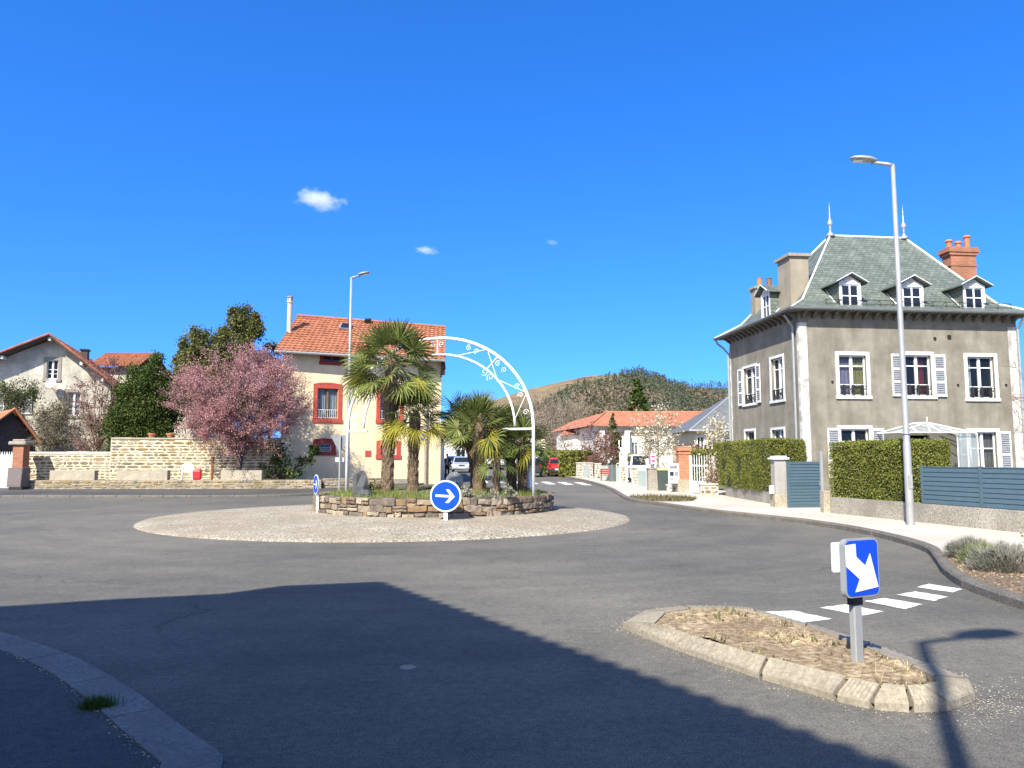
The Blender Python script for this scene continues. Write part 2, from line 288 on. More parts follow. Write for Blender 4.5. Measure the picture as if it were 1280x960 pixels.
# ------------------------------------------------------------------ mesh builder
class MB:
    def __init__(s): s.v = []; s.f = []; s.m = []
    def add(s, vs, fs, m=0):
        o = len(s.v); s.v += [tuple(x) for x in vs]
        for f in fs: s.f.append(tuple(i+o for i in f)); s.m.append(m)
    def quad(s, a, b, c, d, m=0): s.add([a, b, c, d], [(0,1,2,3)], m)
    def hexa(s, p, m=0):  # 8 points: bottom 4 ccw, top 4
        s.add(p, [(3,2,1,0), (4,5,6,7), (0,1,5,4), (1,2,6,5), (2,3,7,6), (3,0,4,7)], m)
    def box(s, c, sz, m=0, rz=0, tx=0):
        M3 = Matrix.Rotation(rz, 3, 'Z') @ Matrix.Rotation(tx, 3, 'X'); c = Vector(c); h = Vector(sz)/2
        p = [c + M3 @ Vector((x*h.x, y*h.y, z*h.z)) for z in (-1,1) for x, y in ((-1,-1),(1,-1),(1,1),(-1,1))]
        s.hexa(p, m)
    def prism(s, poly, z0, z1, m=0, mtop=None, bottom=True):
        n = len(poly)
        a = sum(poly[i][0]*poly[(i+1)%n][1]-poly[(i+1)%n][0]*poly[i][1] for i in range(n))
        if a < 0: poly = poly[::-1]
        vs = [(x, y, z0) for x, y in poly]+[(x, y, z1) for x, y in poly]
        s.add(vs, [(i, (i+1)%n, n+(i+1)%n, n+i) for i in range(n)], m)
        tri = geometry.tessellate_polygon([[Vector((x, y, 0)) for x, y in poly]])
        def fix(t, up):
            a, b, c = (poly[i] for i in t)
            cr = (b[0]-a[0])*(c[1]-a[1])-(b[1]-a[1])*(c[0]-a[0])
            return t if (cr > 0) == up else t[::-1]
        s.add([(x, y, z1) for x, y in poly], [fix(tuple(t), True) for t in tri], m if mtop is None else mtop)
        if bottom: s.add([(x, y, z0) for x, y in poly], [fix(tuple(t), False) for t in tri], m)
    def tube(s, pts, r, n=6, m=0, cap=True):
        pts = [Vector(p) for p in pts]; k = len(pts)
        rs = [r]*k if isinstance(r, (int, float)) else list(r)
        vs = []; prev = None
        for i, p in enumerate(pts):
            t = (pts[min(i+1, k-1)]-pts[max(i-1, 0)])
            if t.length < 1e-9: t = Vector((0,0,1))
            t.normalize()
            a = prev - t*prev.dot(t) if prev is not None else t.orthogonal()
            if a.length < 1e-6: a = t.orthogonal()
            a.normalize(); prev = a; b = t.cross(a)
            for j in range(n):
                q = 2*PI*j/n; vs.append(p + (a*math.cos(q)+b*math.sin(q))*rs[i])
        fs = [(i*n+j, i*n+(j+1)%n, (i+1)*n+(j+1)%n, (i+1)*n+j) for i in range(k-1) for j in range(n)]
        if cap: fs += [tuple(range(n))[::-1], tuple((k-1)*n+j for j in range(n))]
        s.add(vs, fs, m)
    def lathe(s, prof, c=(0,0,0), n=12, m=0, sc=(1,1)):
        vs = []; k = len(prof)
        for r, z in prof:
            for j in range(n):
                q = 2*PI*j/n; vs.append((c[0]+r*sc[0]*math.cos(q), c[1]+r*sc[1]*math.sin(q), c[2]+z))
        fs = [(i*n+j, i*n+(j+1)%n, (i+1)*n+(j+1)%n, (i+1)*n+j) for i in range(k-1) for j in range(n)]
        fs += [tuple(range(n))[::-1], tuple((k-1)*n+j for j in range(n))]
        s.add(vs, fs, m)
    def build(s, name, mats, parent=None, loc=(0,0,0), rz=0, bevel=0, smooth=False, seg=1, uv=True):
        me = bpy.data.meshes.new(name)
        me.from_pydata(s.v, [], s.f)
        if not isinstance(mats, (list, tuple)): mats = [mats]
        for m in mats: me.materials.append(M[m] if isinstance(m, str) else m)
        if len(mats) > 1: me.polygons.foreach_set('material_index', s.m)
        if bevel:
            bm = bmesh.new(); bm.from_mesh(me); bmesh.ops.remove_doubles(bm, verts=bm.verts, dist=1e-5)
            bmesh.ops.bevel(bm, geom=bm.edges[:], offset=bevel, segments=seg, affect='EDGES', clamp_overlap=True, profile=.5)
            bm.to_mesh(me); bm.free()
        if smooth: me.polygons.foreach_set('use_smooth', [True]*len(me.polygons))
        if uv: autouv(me)
        me.update()
        o = bpy.data.objects.new(name, me); C.objects.link(o)
        o.location = loc; o.rotation_euler = (0, 0, rz)
        if parent is not None: o.parent = parent
        return o
def autouv(me):
    n = len(me.vertices); nl = len(me.loops)
    if nl == 0: return
    co = np.empty(n*3); me.vertices.foreach_get('co', co); co = co.reshape(-1, 3)
    vi = np.empty(nl, dtype=np.int32); me.loops.foreach_get('vertex_index', vi)
    npl = len(me.polygons); lt = np.empty(npl, dtype=np.int32); me.polygons.foreach_get('loop_total', lt)
    nr = np.empty(npl*3); me.polygons.foreach_get('normal', nr); nr = nr.reshape(-1, 3)
    t = np.stack([-nr[:,1], nr[:,0], np.zeros(npl)], 1); ln = np.linalg.norm(t, axis=1)
    flat = ln < .05; t[flat] = (1,0,0); ln[flat] = 1; t /= ln[:,None]
    b = np.cross(nr, t)
    L = np.repeat(np.arange(npl), lt); p = co[vi]
    uvs = np.stack([(p*t[L]).sum(1), (p*b[L]).sum(1)], 1).astype(np.float32)
    l = me.uv_layers.new(name='UVMap'); l.data.foreach_set('uv', uvs.ravel())
def tag(o, label=None, cat=None, group=None, kind=None):
    if label: o['label'] = label
    if cat: o['category'] = cat
    if group: o['group'] = group
    if kind: o['kind'] = kind
    return o
def thing(name, label, cat, loc=(0,0,0), rz=0, group=None):
    o = bpy.data.objects.new(name, None); C.objects.link(o); o.empty_display_size = .2
    o.location = loc; o.rotation_euler = (0,0,rz); return tag(o, label, cat, group)
def dup(o, loc, rz=None, label=None, scale=None, parent=None):
    c = o.copy(); C.objects.link(c); c.parent = parent
    if parent is None:
        c.location = loc
        if rz is not None: c.rotation_euler = (0,0,rz)
        if scale: c.scale = (scale,)*3
        if label: c['label'] = label
    for ch in list(o.children): dup(ch, None, parent=c)
    return c
def npmesh(name, verts, nper, mat, parent=None, loc=(0,0,0)):
    """verts (N*nper,3) -> N separate polygons"""
    verts = np.asarray(verts, dtype=np.float32).reshape(-1, 3); nv = len(verts); nf = nv//nper
    me = bpy.data.meshes.new(name); me.vertices.add(nv); me.loops.add(nv); me.polygons.add(nf)
    me.vertices.foreach_set('co', verts.ravel()); me.loops.foreach_set('vertex_index', np.arange(nv, dtype=np.int32))
    me.polygons.foreach_set('loop_start', np.arange(0, nv, nper, dtype=np.int32))
    me.update(calc_edges=True); me.materials.append(M[mat] if isinstance(mat, str) else mat)
    o = bpy.data.objects.new(name, me); C.objects.link(o); o.location = loc
    if parent is not None: o.parent = parent
    return o
def rand_unit(n):
    v = RNG.normal(size=(n, 3)); return v/np.linalg.norm(v, axis=1)[:,None]
def leaf_quads(P, size, aspect=.6, bias=None, b=.0):
    """diamond leaf at each point; bias: preferred normal array"""
    n = len(P); N = rand_unit(n)
    if bias is not None:
        N = N*(1-b)+bias*b; N /= np.linalg.norm(N, axis=1)[:,None]
    A = np.cross(N, rand_unit(n)); A /= np.linalg.norm(A, axis=1)[:,None]; B = np.cross(N, A)
    s = size*RNG.uniform(.6, 1.35, n)[:,None]
    q = np.stack([P-A*s, P+B*s*aspect, P+A*s, P-B*s*aspect], 1)
    return q.reshape(-1, 3)
def spline(pts, n=8):
    pts = [Vector(p) for p in pts]; out = []
    for i in range(len(pts)-1):
        p0 = pts[max(i-1,0)]; p1 = pts[i]; p2 = pts[i+1]; p3 = pts[min(i+2, len(pts)-1)]
        for j in range(n):
            t = j/n
            out.append(.5*((2*p1)+(p2-p0)*t+(2*p0-5*p1+4*p2-p3)*t*t+(3*p1-p0-3*p2+p3)*t**3))
    out.append(pts[-1]); return out
def resample(pts, step):
    pts = [Vector(p) for p in pts]; out = [pts[0].copy()]; need = step
    for a, b in zip(pts, pts[1:]):
        L = (b-a).length; d = 0
        while L-d >= need:
            d += need; out.append(a.lerp(b, d/L)); need = step
        need -= (L-d)
    return out
# ------------------------------------------------------------------ camera, sun, sky
cam = bpy.data.cameras.new('camera'); camo = bpy.data.objects.new('camera', cam); C.objects.link(camo)
cam.sensor_width = 36; cam.lens = 36*F/1280; cam.clip_end = 6000; cam.clip_start = .05
camo.location = (0, 0, EYE); camo.rotation_euler = (PI/2+PITCH, 0, 0)
sc = bpy.context.scene; sc.camera = camo
AZ = R(24.6); EL = R(42)
sunl = bpy.data.lights.new('sun', 'SUN'); suno = bpy.data.objects.new('sun', sunl); C.objects.link(suno)
sunl.energy = 5.0; sunl.angle = R(.53); sunl.color = (1, .96, .86)
suno.rotation_euler = Vector((math.sin(AZ)*math.cos(EL), math.cos(AZ)*math.cos(EL), -math.sin(EL))).to_track_quat('-Z', 'Y').to_euler()
suno.location = (-20, -40, 50)
w = bpy.data.worlds.new('World'); sc.world = w; w.use_nodes = True; nt = w.node_tree
bg = nt.nodes['Background']; sky = nt.nodes.new('ShaderNodeTexSky'); sky.sky_type = 'NISHITA'; sky.sun_disc = False
sky.sun_elevation = EL; sky.sun_rotation = AZ+PI; sky.altitude = 800; sky.air_density = .85; sky.dust_density = .5; sky.ozone_density = 6
hs = nt.nodes.new('ShaderNodeHueSaturation'); hs.inputs['Saturation'].default_value = 1.24; hs.inputs['Hue'].default_value = .509; hs.inputs['Value'].default_value = 2.15
tc = nt.nodes.new('ShaderNodeTexCoord'); mp = nt.nodes.new('ShaderNodeVectorMath'); mp.operation = 'ADD'; mp.inputs[1].default_value = (0, 0, .15)
nm = nt.nodes.new('ShaderNodeVectorMath'); nm.operation = 'NORMALIZE'
nt.links.new(tc.outputs['Generated'], mp.inputs[0]); nt.links.new(mp.outputs[0], nm.inputs[0]); nt.links.new(nm.outputs[0], sky.inputs['Vector'])
nt.links.new(sky.outputs[0], hs.inputs['Color']); # the sky pales round the sun, behind the viewpoint
dt = nt.nodes.new('ShaderNodeVectorMath'); dt.operation = 'DOT_PRODUCT'; dt.inputs[1].default_value = (-math.sin(AZ)*math.cos(EL), -math.cos(AZ)*math.cos(EL), math.sin(EL))
nt.links.new(tc.outputs['Generated'], dt.inputs[0])
mr = nt.nodes.new('ShaderNodeMapRange'); mr.inputs['From Min'].default_value = .30; mr.inputs['From Max'].default_value = .92; mr.interpolation_type = 'SMOOTHSTEP'; nt.links.new(dt.outputs['Value'], mr.inputs['Value'])
h2 = nt.nodes.new('ShaderNodeHueSaturation'); h2.inputs['Saturation'].default_value = .55; h2.inputs['Value'].default_value = 1.45; nt.links.new(sky.outputs[0], h2.inputs['Color'])
nt.links.new(mixc(nt, mr.outputs['Result'], hs.outputs[0], h2.outputs[0]), bg.inputs['Color']); bg.inputs['Strength'].default_value = .10
sc.view_settings.view_transform = 'Standard'; sc.view_settings.look = 'None'; sc.view_settings.gamma = 1; sc.view_settings.exposure = .85
sc.view_settings.use_curve_mapping = False
sc.cycles.use_denoising = True; sc.cycles.max_bounces = 6; sc.cycles.diffuse_bounces = 3; sc.cycles.transparent_max_bounces = 12
sc.cycles.volume_bounces = 1; sc.cycles.sample_clamp_indirect = 6
# ------------------------------------------------------------------ ground sheets
def sheet(name, poly, z, mat, label=None, kind='structure', thick=0.0, slope=True):
    mb = MB()
    if thick: mb.prism(poly, z-thick, z, 0, bottom=False)
    else:
        tri = geometry.tessellate_polygon([[Vector((x, y, 0)) for x, y in poly]]); fs = []
        for t in tri:
            a, b, c = (poly[i] for i in t)
            fs.append(tuple(t) if (b[0]-a[0])*(c[1]-a[1])-(b[1]-a[1])*(c[0]-a[0]) > 0 else tuple(t)[::-1])
        mb.add([(x, y, z) for x, y in poly], fs)
    o = mb.build(name, mat, uv=False); me = o.data
    if slope:
        bm = bmesh.new(); bm.from_mesh(me)
        for yy in (38, 150):
            bmesh.ops.bisect_plane(bm, geom=bm.verts[:]+bm.edges[:]+bm.faces[:], plane_co=(0, yy, 0), plane_no=(0, 1, 0))
        for v in bm.verts: v.co.z += zg(v.co.y)
        bm.to_mesh(me); bm.free()
    tag(o, label, kind=kind); return o
def kerb(name, pts, w, h, side, mat, stone=1.0, gap=.012, z0=0.0, chamfer=.03):
    """kerb stones following pts (road edge); side=+1 stones lie to the left of travel"""
    mb = MB(); ps = resample([Vector((p[0], p[1], 0)) for p in pts], stone/3)
    g = len(ps)//3
    for k in range(g):
        seg = ps[3*k:3*k+4]
        if len(seg) < 2: continue
        seg = [p.copy() for p in seg]
        d0 = (seg[1]-seg[0]).normalized(); seg[0] += d0*gap; d1 = (seg[-1]-seg[-2]).normalized(); seg[-1] -= d1*gap
        prof = [(0, -.15), (0, h-chamfer), (chamfer, h), (w, h), (w, -.15)]
        vs = []
        for i, p in enumerate(seg):
            t = (seg[min(i+1, len(seg)-1)]-seg[max(i-1, 0)]).normalized(); nrm = Vector((-t.y, t.x, 0))*side
            for a, b in prof: q = p+nrm*a; vs.append((q.x, q.y, z0+b+zg(q.y)+random.uniform(-.002,.002)))
        n = 5; m = len(seg)
        fs = [(i*n+j, (i+1)*n+j, (i+1)*n+j+1, i*n+j+1) for i in range(m-1) for j in range(n-1)]
        fs += [tuple(range(n)), tuple((m-1)*n+j for j in range(n))[::-1]]
        if side < 0: fs = [f[::-1] for f in fs]
        mb.add(vs, fs)
    return tag(mb.build(name, mat), kind='structure')
sheet('ground', [(-3000,-3000),(3000,-3000),(3000,3000),(-3000,3000)], -.06, 'earth')
road_poly = [(-60,-40),(40,-40),(40,16),(12,24),(9.6,36),(8.2,42),(7,60),(4.5,110),(3,150),(-13,150),(-9.3,90),(-5.6,52),(-7.8,41.5),(-60,39.5)]
sheet('road', road_poly, 0, 'asphalt')
# right pavement: the kerb line runs from beside the camera to the far street
kp = [G(1420,812), G(1330,779), G(1280,763), G(1252,754), G(1201,734), G(1177,716.6), G(1168,703), G(1149,687), G(1081,668), G(1005,655), G(943,648), G(880,640.5), G(826,632.5), G(784,625.5), G(762.5,613.5), G(735,606)]
kp = [(6.9,-14), (6.4,-4), (6.0,2.5)] + kp + [(3.9,62), (2.6,80), (1.5,110), (0,150)]
kline = [(p.x, p.y) for p in spline([Vector((a, b, 0)) for a, b in kp], 8)]
kerb('kerb', kline, .16, .12, -1, 'kerb', 1.0)
def offset_line(line, d):
    out = []
    for i, (x, y) in enumerate(line):
        a = Vector(line[max(i-1,0)]); b = Vector(line[min(i+1,len(line)-1)]); t = (b-a).normalized()
        out.append((x+t.y*d, y-t.x*d))
    return out
inner = offset_line(kline, .155)
sheet('pavement', inner + [(3.0,150),(7.6,62),(9.6,42),(11.5,33),(13.5,22),(15,14),(16,-14)], .10, 'sidewalk', thick=.2)
# mulch bed beside the near kerb, flush with the stone tops
bed = [p for p in offset_line(kline, .165) if 8.6 < p[1] < 12.45]
bed_poly = bed + [G(1180,694.5,.11), G(1203,693,.11), G(1245,690,.11), G(1290,688.5,.11), (10.2,12.0), (10.4,10.6), (9.6,8.7)]
sheet('planting_bed', bed_poly, .112, 'mulch')
# far-left pavement
lp = [(-60, 33.2)] + [(x, 33.4) for x in (-40,-30,-22,-15)] + [(-11, 33.8), (-8.6, 36), (-6.2, 42), (-5.3, 52), (-6.2, 70), (-9, 110)]
lline = [(p.x, p.y) for p in spline([Vector((a, b, 0)) for a, b in lp], 8)]
kerb('kerb', lline, .2, .09, 1, 'kerb', 1.0)
sheet('pavement', offset_line(lline, -.195) + [(-60, 110), (-60, 33.2)], .075, 'asphalt_old', thick=.2)
# near-left pavement with its broad flush kerb
npx = [(-260,755),(-100,772),(0,793),(60,812),(110,832),(170,868),(235,918),(280,960)]
nl = [G(*p) for p in npx] + [(-1.25, 2.6), (-.9, 1.0), (-.45, -2.2), (.9, -6), (3, -12)]
nline = [(p.x, p.y) for p in spline([Vector((a, b, 0)) for a, b in nl], 8)]
kerb('kerb', nline, .30, .035, -1, 'kerb_near', 1.0, .008, chamfer=.02)
sheet('pavement', offset_line(nline, .295) + [(1, -12), (-14, -12), (-16, 1), (-9.6, 8.3)], .028, 'asphalt_old', thick=.15)
# ------------------------------------------------------------------ road markings
def marking(name, quads, z=.005):
    mb = MB()
    for q in quads:
        P = [Vector(G(*p)) for p in q]; n = 6; top = []; 
        c = sum(P, Vector((0,0)))/4
        ring = []
        for i in range(4):
            a, b = P[i], P[(i+1)%4]
            for j in range(n): 
                p = a.lerp(b, j/n); 
                if j: p += Vector((random.uniform(-.012,.012), random.uniform(-.012,.012)))
                ring.append((p.x, p.y))
        sgn = sum(ring[i][0]*ring[(i+1)%len(ring)][1]-ring[(i+1)%len(ring)][0]*ring[i][1] for i in range(len(ring)))
        if sgn < 0: ring = ring[::-1]
        mb.add([(x, y, z+zg(y)) for x, y in ring], [tuple(range(len(ring)))])
    return tag(mb.build(name, 'paint'), kind='structure')
marking('crossing_stripes', [[(953.4,765.4),(991,763.7),(1040,774),(1001,779)], [(1024,760),(1057,756),(1105,765),(1077,770)],
  [(1080,752),(1106,748),(1153.5,756),(1132,762)], [(1120,743.7),(1144,739.6),(1185.5,746.5),(1168,751.6)], [(1146,734.4),(1161,730),(1203,737),(1191,741)]])
mb = MB()
for x0, x1 in ((-2.2,-1.7),(-1.15,-.65),(-.1,.4),(.95,1.45),(2.0,2.5),(3.05,3.55),(4.1,4.6)):
    y0, y1 = 48.6-x0*.55, 52.6-x0*.55
    mb.quad((x0+.2,y0,.006+zg(y0)), (x1+.2,y0-.2,.006+zg(y0)), (x1-.1,y1-.2,.006+zg(y1)), (x0-.1,y1,.006+zg(y1)))
tag(mb.build('crossing_stripes', 'paint'), kind='structure')
# manhole cover in the shaded road
mc = G(510,834); mb = MB(); mb.lathe([(.0,.002),(.04,.003),(.06,.004),(.065,0)], (0,0,.001), 16)
tag(mb.build('manhole_cover', 'stone_trim', loc=(mc[0], mc[1], 0)), 'small round metal cover set in the shaded road', 'manhole cover')
# ------------------------------------------------------------------ roundabout apron (low dome) and stone planter
AC = Vector((-3.35, 22.0)); PC = Vector((-2.2, 22.3)); PR = 3.38
mb = MB(); N = 72; rings = [1, .985, .93, .8, .62, .45]
vs = []
for k, s in enumerate(rings):
    for j in range(N):
        q = 2*PI*j/N
        ox = AC.x+6.65*math.cos(q); oy = AC.y+6.85*math.sin(q)
        px = PC.x+(PR-.25)*math.cos(q); py = PC.y+(PR-.25)*math.sin(q)
        t = (1-s)/(1-.45)
        z = [-.05,.022,.055,.12,.18,.22][k]
        vs.append((ox+(px-ox)*t, oy+(py-oy)*t, z))
mb.add(vs, [(k*N+j, k*N+(j+1)%N, (k+1)*N+(j+1)%N, (k+1)*N+j) for k in range(len(rings)-1) for j in range(N)])
tag(mb.build('roundabout_apron', 'apron', smooth=True), kind='structure')
def planter():
    t = thing('stone_planter', 'round rubble stone planter wall on the roundabout holding palms and a white arch', 'planter', (PC.x, PC.y, .18))
    mats = []
    for i, c in enumerate([(.20,.14,.09),(.28,.215,.15),(.235,.15,.08),(.15,.12,.095),(.32,.26,.19),(.24,.19,.14)]):
        mats.append(plain('planter_stone', c, .9, var=.32, scale=7, bmp=.5))
    wm = MB(); H_ = .50
    wm.lathe([(PR-.32,-.1),(PR-.05,-.1),(PR-.05,H_-.03),(PR-.32,H_-.03)], n=64)
    core = wm.build('mortar_core', plain('wall_mortar', (.12,.10,.072), .95, var=.25, scale=9), t)
    mb = MB(); z = -.06
    for row, h in enumerate((.20,.165,.175)):
        a = random.random()
        end = a+2*PI
        while a < end-.03:
            L = random.uniform(.16,.50)/PR; L = min(L, end-a)
            zz0 = z+random.uniform(-.01,.03); zz1 = z+h+random.uniform(-.045,.012); n = 4
            if random.random() < .3: zz1 = (zz0+zz1)/2-.006
            r1 = PR+random.uniform(-.025,.03); g = random.uniform(.008,.02)/PR; prof = []
            if row == 2: zz1 = min(zz1, H_)
            for i in range(n+1):
                q = a+g+(L-2*g)*i/n; e = .014 if i in (0, n) else 0
                jz = random.uniform(-.014,.014)
                for rr, zq in ((PR-.3, zz0), (r1-.014-e, zz0+jz), (r1-e+random.uniform(-.012,.012), zz0+.014+jz), (r1-e+random.uniform(-.012,.012), zz1-.014+jz), (r1-.016-e, zz1+jz), (PR-.3, zz1+jz)):
                    prof.append((rr*math.cos(q), rr*math.sin(q), zq))
            fs = [(i*6+j, (i+1)*6+j, (i+1)*6+j+1, i*6+j+1) for i in range(n) for j in range(5)]
            fs += [tuple(range(6)), tuple(n*6+j for j in range(6))[::-1]]
            mb.add(prof, fs, random.randrange(len(mats)))
            if zz1-zz0 < .11:  # a thinner stone laid on top
                zq0, zq1 = zz1+.012, min(z+h-.012, H_); lift = zq0-zz0; sc_ = (zq1-zq0)/max(.02, zz1-zz0)
                k0 = min(p[2] for p in prof); top = [(x*(1+.004), y*(1+.004), zq0+(w_-k0)*sc_) for x, y, w_ in prof]
                if zq1-zq0 > .03: mb.add(top, fs, random.randrange(len(mats)))
            a += L
        z += h
    mb.build('stone_facing', mats, t)
    sm = MB(); n = 48; rings = [(PR-.25,.40),(PR-.6,.46),(PR*.6,.52),(PR*.3,.58),(.01,.6)]; vs = []
    for r_, z_ in rings:
        for j in range(n): q = 2*PI*j/n; vs.append((r_*math.cos(q), r_*math.sin(q), z_+random.uniform(-.03,.03)))
    sm.add(vs, [(k*n+j, k*n+(j+1)%n, (k+1)*n+(j+1)%n, (k+1)*n+j) for k in range(4) for j in range(n)])
    sm.build('soil', 'earth', t, smooth=True)
planter()
SOIL = .74
def blades(name, P, h, wd, mat, lean=.5, label=None):
    n = len(P); az = RNG.uniform(0, 2*PI, n); ln = RNG.uniform(.1, 1, n)*lean*h; hh = h*RNG.uniform(.45, 1.25, n)
    w_ = np.stack([np.cos(az+PI/2), np.sin(az+PI/2), np.zeros(n)], 1)*wd
    d = np.stack([np.cos(az)*ln, np.sin(az)*ln, hh], 1)
    v = np.stack([P-w_, P+w_, P+d], 1)
    o = npmesh(name, v, 3, mat); return tag(o, label, kind='stuff')
n = 9000; q = RNG.uniform(0, 2*PI, n); r_ = np.sqrt(RNG.uniform(.18, 1, n))*(PR-.2)
P = np.stack([PC.x+r_*np.cos(q), PC.y+r_*np.sin(q), .18+.50-.12*(r_/PR)**2+0*r_], 1)
keep = (RNG.uniform(0, 1, n) < .35+.65*(np.sin(q*3+1)+np.sin(q*7)*.6 > -.5)); P = P[keep]
blades('grass', P, .17, .012, 'grass', label='short green grass and weeds growing in the round planter')
# near splitter island: ramped concrete kerb stones round a bed of dry weeds
isl_out = [G(778,785), G(812,799.5), G(845.5,813), G(951,849), G(1044,876.5), G(1090,887), G(1140,891), G(1185,889), G(1219,875), G(1213,859), G(1162,838), G(1090,811), G(1010,785.6), G(942.5,767), G(909,763.5), G(850,763.5), G(806,769)]
isl_in = [G(817,780,.14), G(838,786,.14), G(862,793,.14), G(960,821,.14), G(1061,846,.14), G(1103,855,.14), G(1132,858,.14), G(1152,857,.14), G(1172,853,.14), G(1168,846,.14), G(1140,833,.14), G(1082,808,.14), G(1008,782.5,.14), G(944,763.5,.14), G(908,760,.14), G(862,760.5,.14), G(832,765,.14)]
mb = MB(); n = len(isl_out)
def il(a, b, t): return (a[0]+(b[0]-a[0])*t, a[1]+(b[1]-a[1])*t)
for i in range(n):
    a0, a1 = isl_out[i], isl_out[(i+1)%n]; b0, b1 = isl_in[i], isl_in[(i+1)%n]
    L = math.dist(a0, a1); k = max(1, round(L/.75)); 
    for j in range(k):
        g = .016/max(L, .1)
        s0, s1 = j/k+g, (j+1)/k-g
        o0, o1 = il(a0, a1, s0), il(a0, a1, s1); i0, i1 = il(b0, b1, s0), il(b0, b1, s1)
        dz = random.uniform(-.006, .006); ribs = 7
        # foot, ramp, top edge and back of one stone, with shallow ribs across the ramp
        cols = []
        for r in range(ribs*2+1):
            s = r/(ribs*2); oo = il(o0, o1, s); ii = il(i0, i1, s); rz = -.004 if r % 2 else .003
            m1 = il(oo, ii, .06); m2 = il(oo, ii, .92)
            cols += [(oo[0], oo[1], -.05), (oo[0], oo[1], .045+dz), (m1[0], m1[1], .06+dz+rz), (m2[0], m2[1], .14+dz+rz), (ii[0], ii[1], .142+dz), (ii[0], ii[1], .0)]
        m_ = ribs*2
        mb.add(cols, [(r*6+q, (r+1)*6+q, (r+1)*6+q+1, r*6+q+1) for r in range(m_) for q in range(5)] + [tuple(range(6)), tuple(m_*6+q for q in range(6))[::-1]])
tag(mb.build('traffic_island_kerb', 'kerb_pale'), kind='structure')
sheet('island_base', [il(isl_out[i], isl_in[i], .12) for i in range(n)], .035, 'joint')
def inpoly(x, y, poly):
    c = False; j = len(poly)-1
    for i in range(len(poly)):
        xi, yi = poly[i]; xj, yj = poly[j]
        if (yi > y) != (yj > y) and x < (xj-xi)*(y-yi)/(yj-yi)+xi: c = not c
        j = i
    return c
def scatter(poly, n):
    xs = [p[0] for p in poly]; ys = [p[1] for p in poly]; out = []
    while len(out) < n:
        x = random.uniform(min(xs), max(xs)); y = random.uniform(min(ys), max(ys))
        if inpoly(x, y, poly): out.append((x, y))
    return np.array(out)
from mathutils import noise as mnoise
xs = [p[0] for p in isl_in]; ys = [p[1] for p in isl_in]; st = .045
mb = MB(); idx = {}
nx = int((max(xs)-min(xs))/st)+2; ny = int((max(ys)-min(ys))/st)+2
def isz(x, y): return .118+.05*mnoise.noise(Vector((x*2.2, y*2.2, 0)))+.035*mnoise.noise(Vector((x*6, y*6, 3)))
for i in range(nx):
    for j in range(ny):
        x = min(xs)+i*st; y = min(ys)+j*st; cs = [(x,y),(x+st,y),(x+st,y+st),(x,y+st)]
        if all(inpoly(a, b, isl_in) for a, b in cs): mb.add([(a, b, isz(a, b)) for a, b in cs], [(0,1,2,3)])
o = mb.build('island_soil', 'dry_soil', smooth=True); tag(o, kind='structure')
bm = bmesh.new(); bm.from_mesh(o.data); bmesh.ops.remove_doubles(bm, verts=bm.verts, dist=1e-4); bm.to_mesh(o.data); bm.free()
sheet('island_soil', [il(isl_in[i], isl_out[i], .12) for i in range(n)], .126, 'dry_soil')
q = scatter(isl_in, 420); q = np.array([p for p in q if mnoise.noise(Vector((p[0]*2.1, p[1]*2.1, 4))) > .05])
blades('weeds', np.array([(a, b, isz(a, b)) for a, b in q]), .045, .012, 'leaf_olive', 1.2, 'matted low weeds on the splitter island')
q = scatter(isl_in, 2600); q = q[[mnoise.noise(Vector((a*1.6, b*1.6, 9))) > -.12 for a, b in q]]
blades('dry_grass', np.array([(a, b, isz(a, b)-.01) for a, b in q]), .032, .005, 'straw', 1.6, 'dry yellow grass and weeds on the splitter island')
q = scatter(isl_in, 28)
blades('dry_grass', np.array([(a, b, isz(a, b)) for a, b in q]), .16, .003, 'straw', .4, 'tall dry stalks standing on the splitter island')
# loose stones
def gravel(name, pts, smin, smax, mat='gravel', z=.004, label=None):
    vs = []
    for (x, y), s in zip(pts, RNG.uniform(smin, smax, len(pts))):
        a = random.random()*6; k = []
        for i in range(4):
            q = a+i*PI/2+random.uniform(-.3,.3); k.append(Vector((x+s*math.cos(q), y+s*math.sin(q), z)))
        t = Vector((x+random.uniform(-.3,.3)*s, y+random.uniform(-.3,.3)*s, z+s*random.uniform(.5,.9)))
        for i in range(4): vs += [k[i], k[(i+1)%4], t]
    # each pebble's four facets share one tone through one island
    n = len(pts); me = bpy.data.meshes.new(name); v = []; f = []
    for i in range(n):
        o = len(v); v += [tuple(vs[12*i]), tuple(vs[12*i+3]), tuple(vs[12*i+6]), tuple(vs[12*i+9]), tuple(vs[12*i+2])]
        f += [(o,o+1,o+4),(o+1,o+2,o+4),(o+2,o+3,o+4),(o+3,o,o+4)]
    me.from_pydata(v, [], f); me.materials.append(M[mat]); o = bpy.data.objects.new(name, me); C.objects.link(o)
    return tag(o, label, kind='stuff')
pts = []
for i in range(n_ := len(isl_out)):
    a, b = isl_out[i], isl_out[(i+1)%n_]; L = math.dist(a, b)
    cx = sum(p[0] for p in isl_out)/n_; cy = sum(p[1] for p in isl_out)/n_
    for _ in range(int(L*95)):
        t = random.random(); p = il(a, b, t); d = Vector((p[0]-cx, p[1]-cy)).normalized()*abs(random.gauss(.03, .13)); pts.append((p[0]+d.x, p[1]+d.y))
for _ in range(480):
    p = G(random.gauss(1245, 45), random.gauss(880, 16)); pts.append(p)
for _ in range(260):
    p = G(random.uniform(720, 960), random.uniform(700, 800)); pts.append(p)

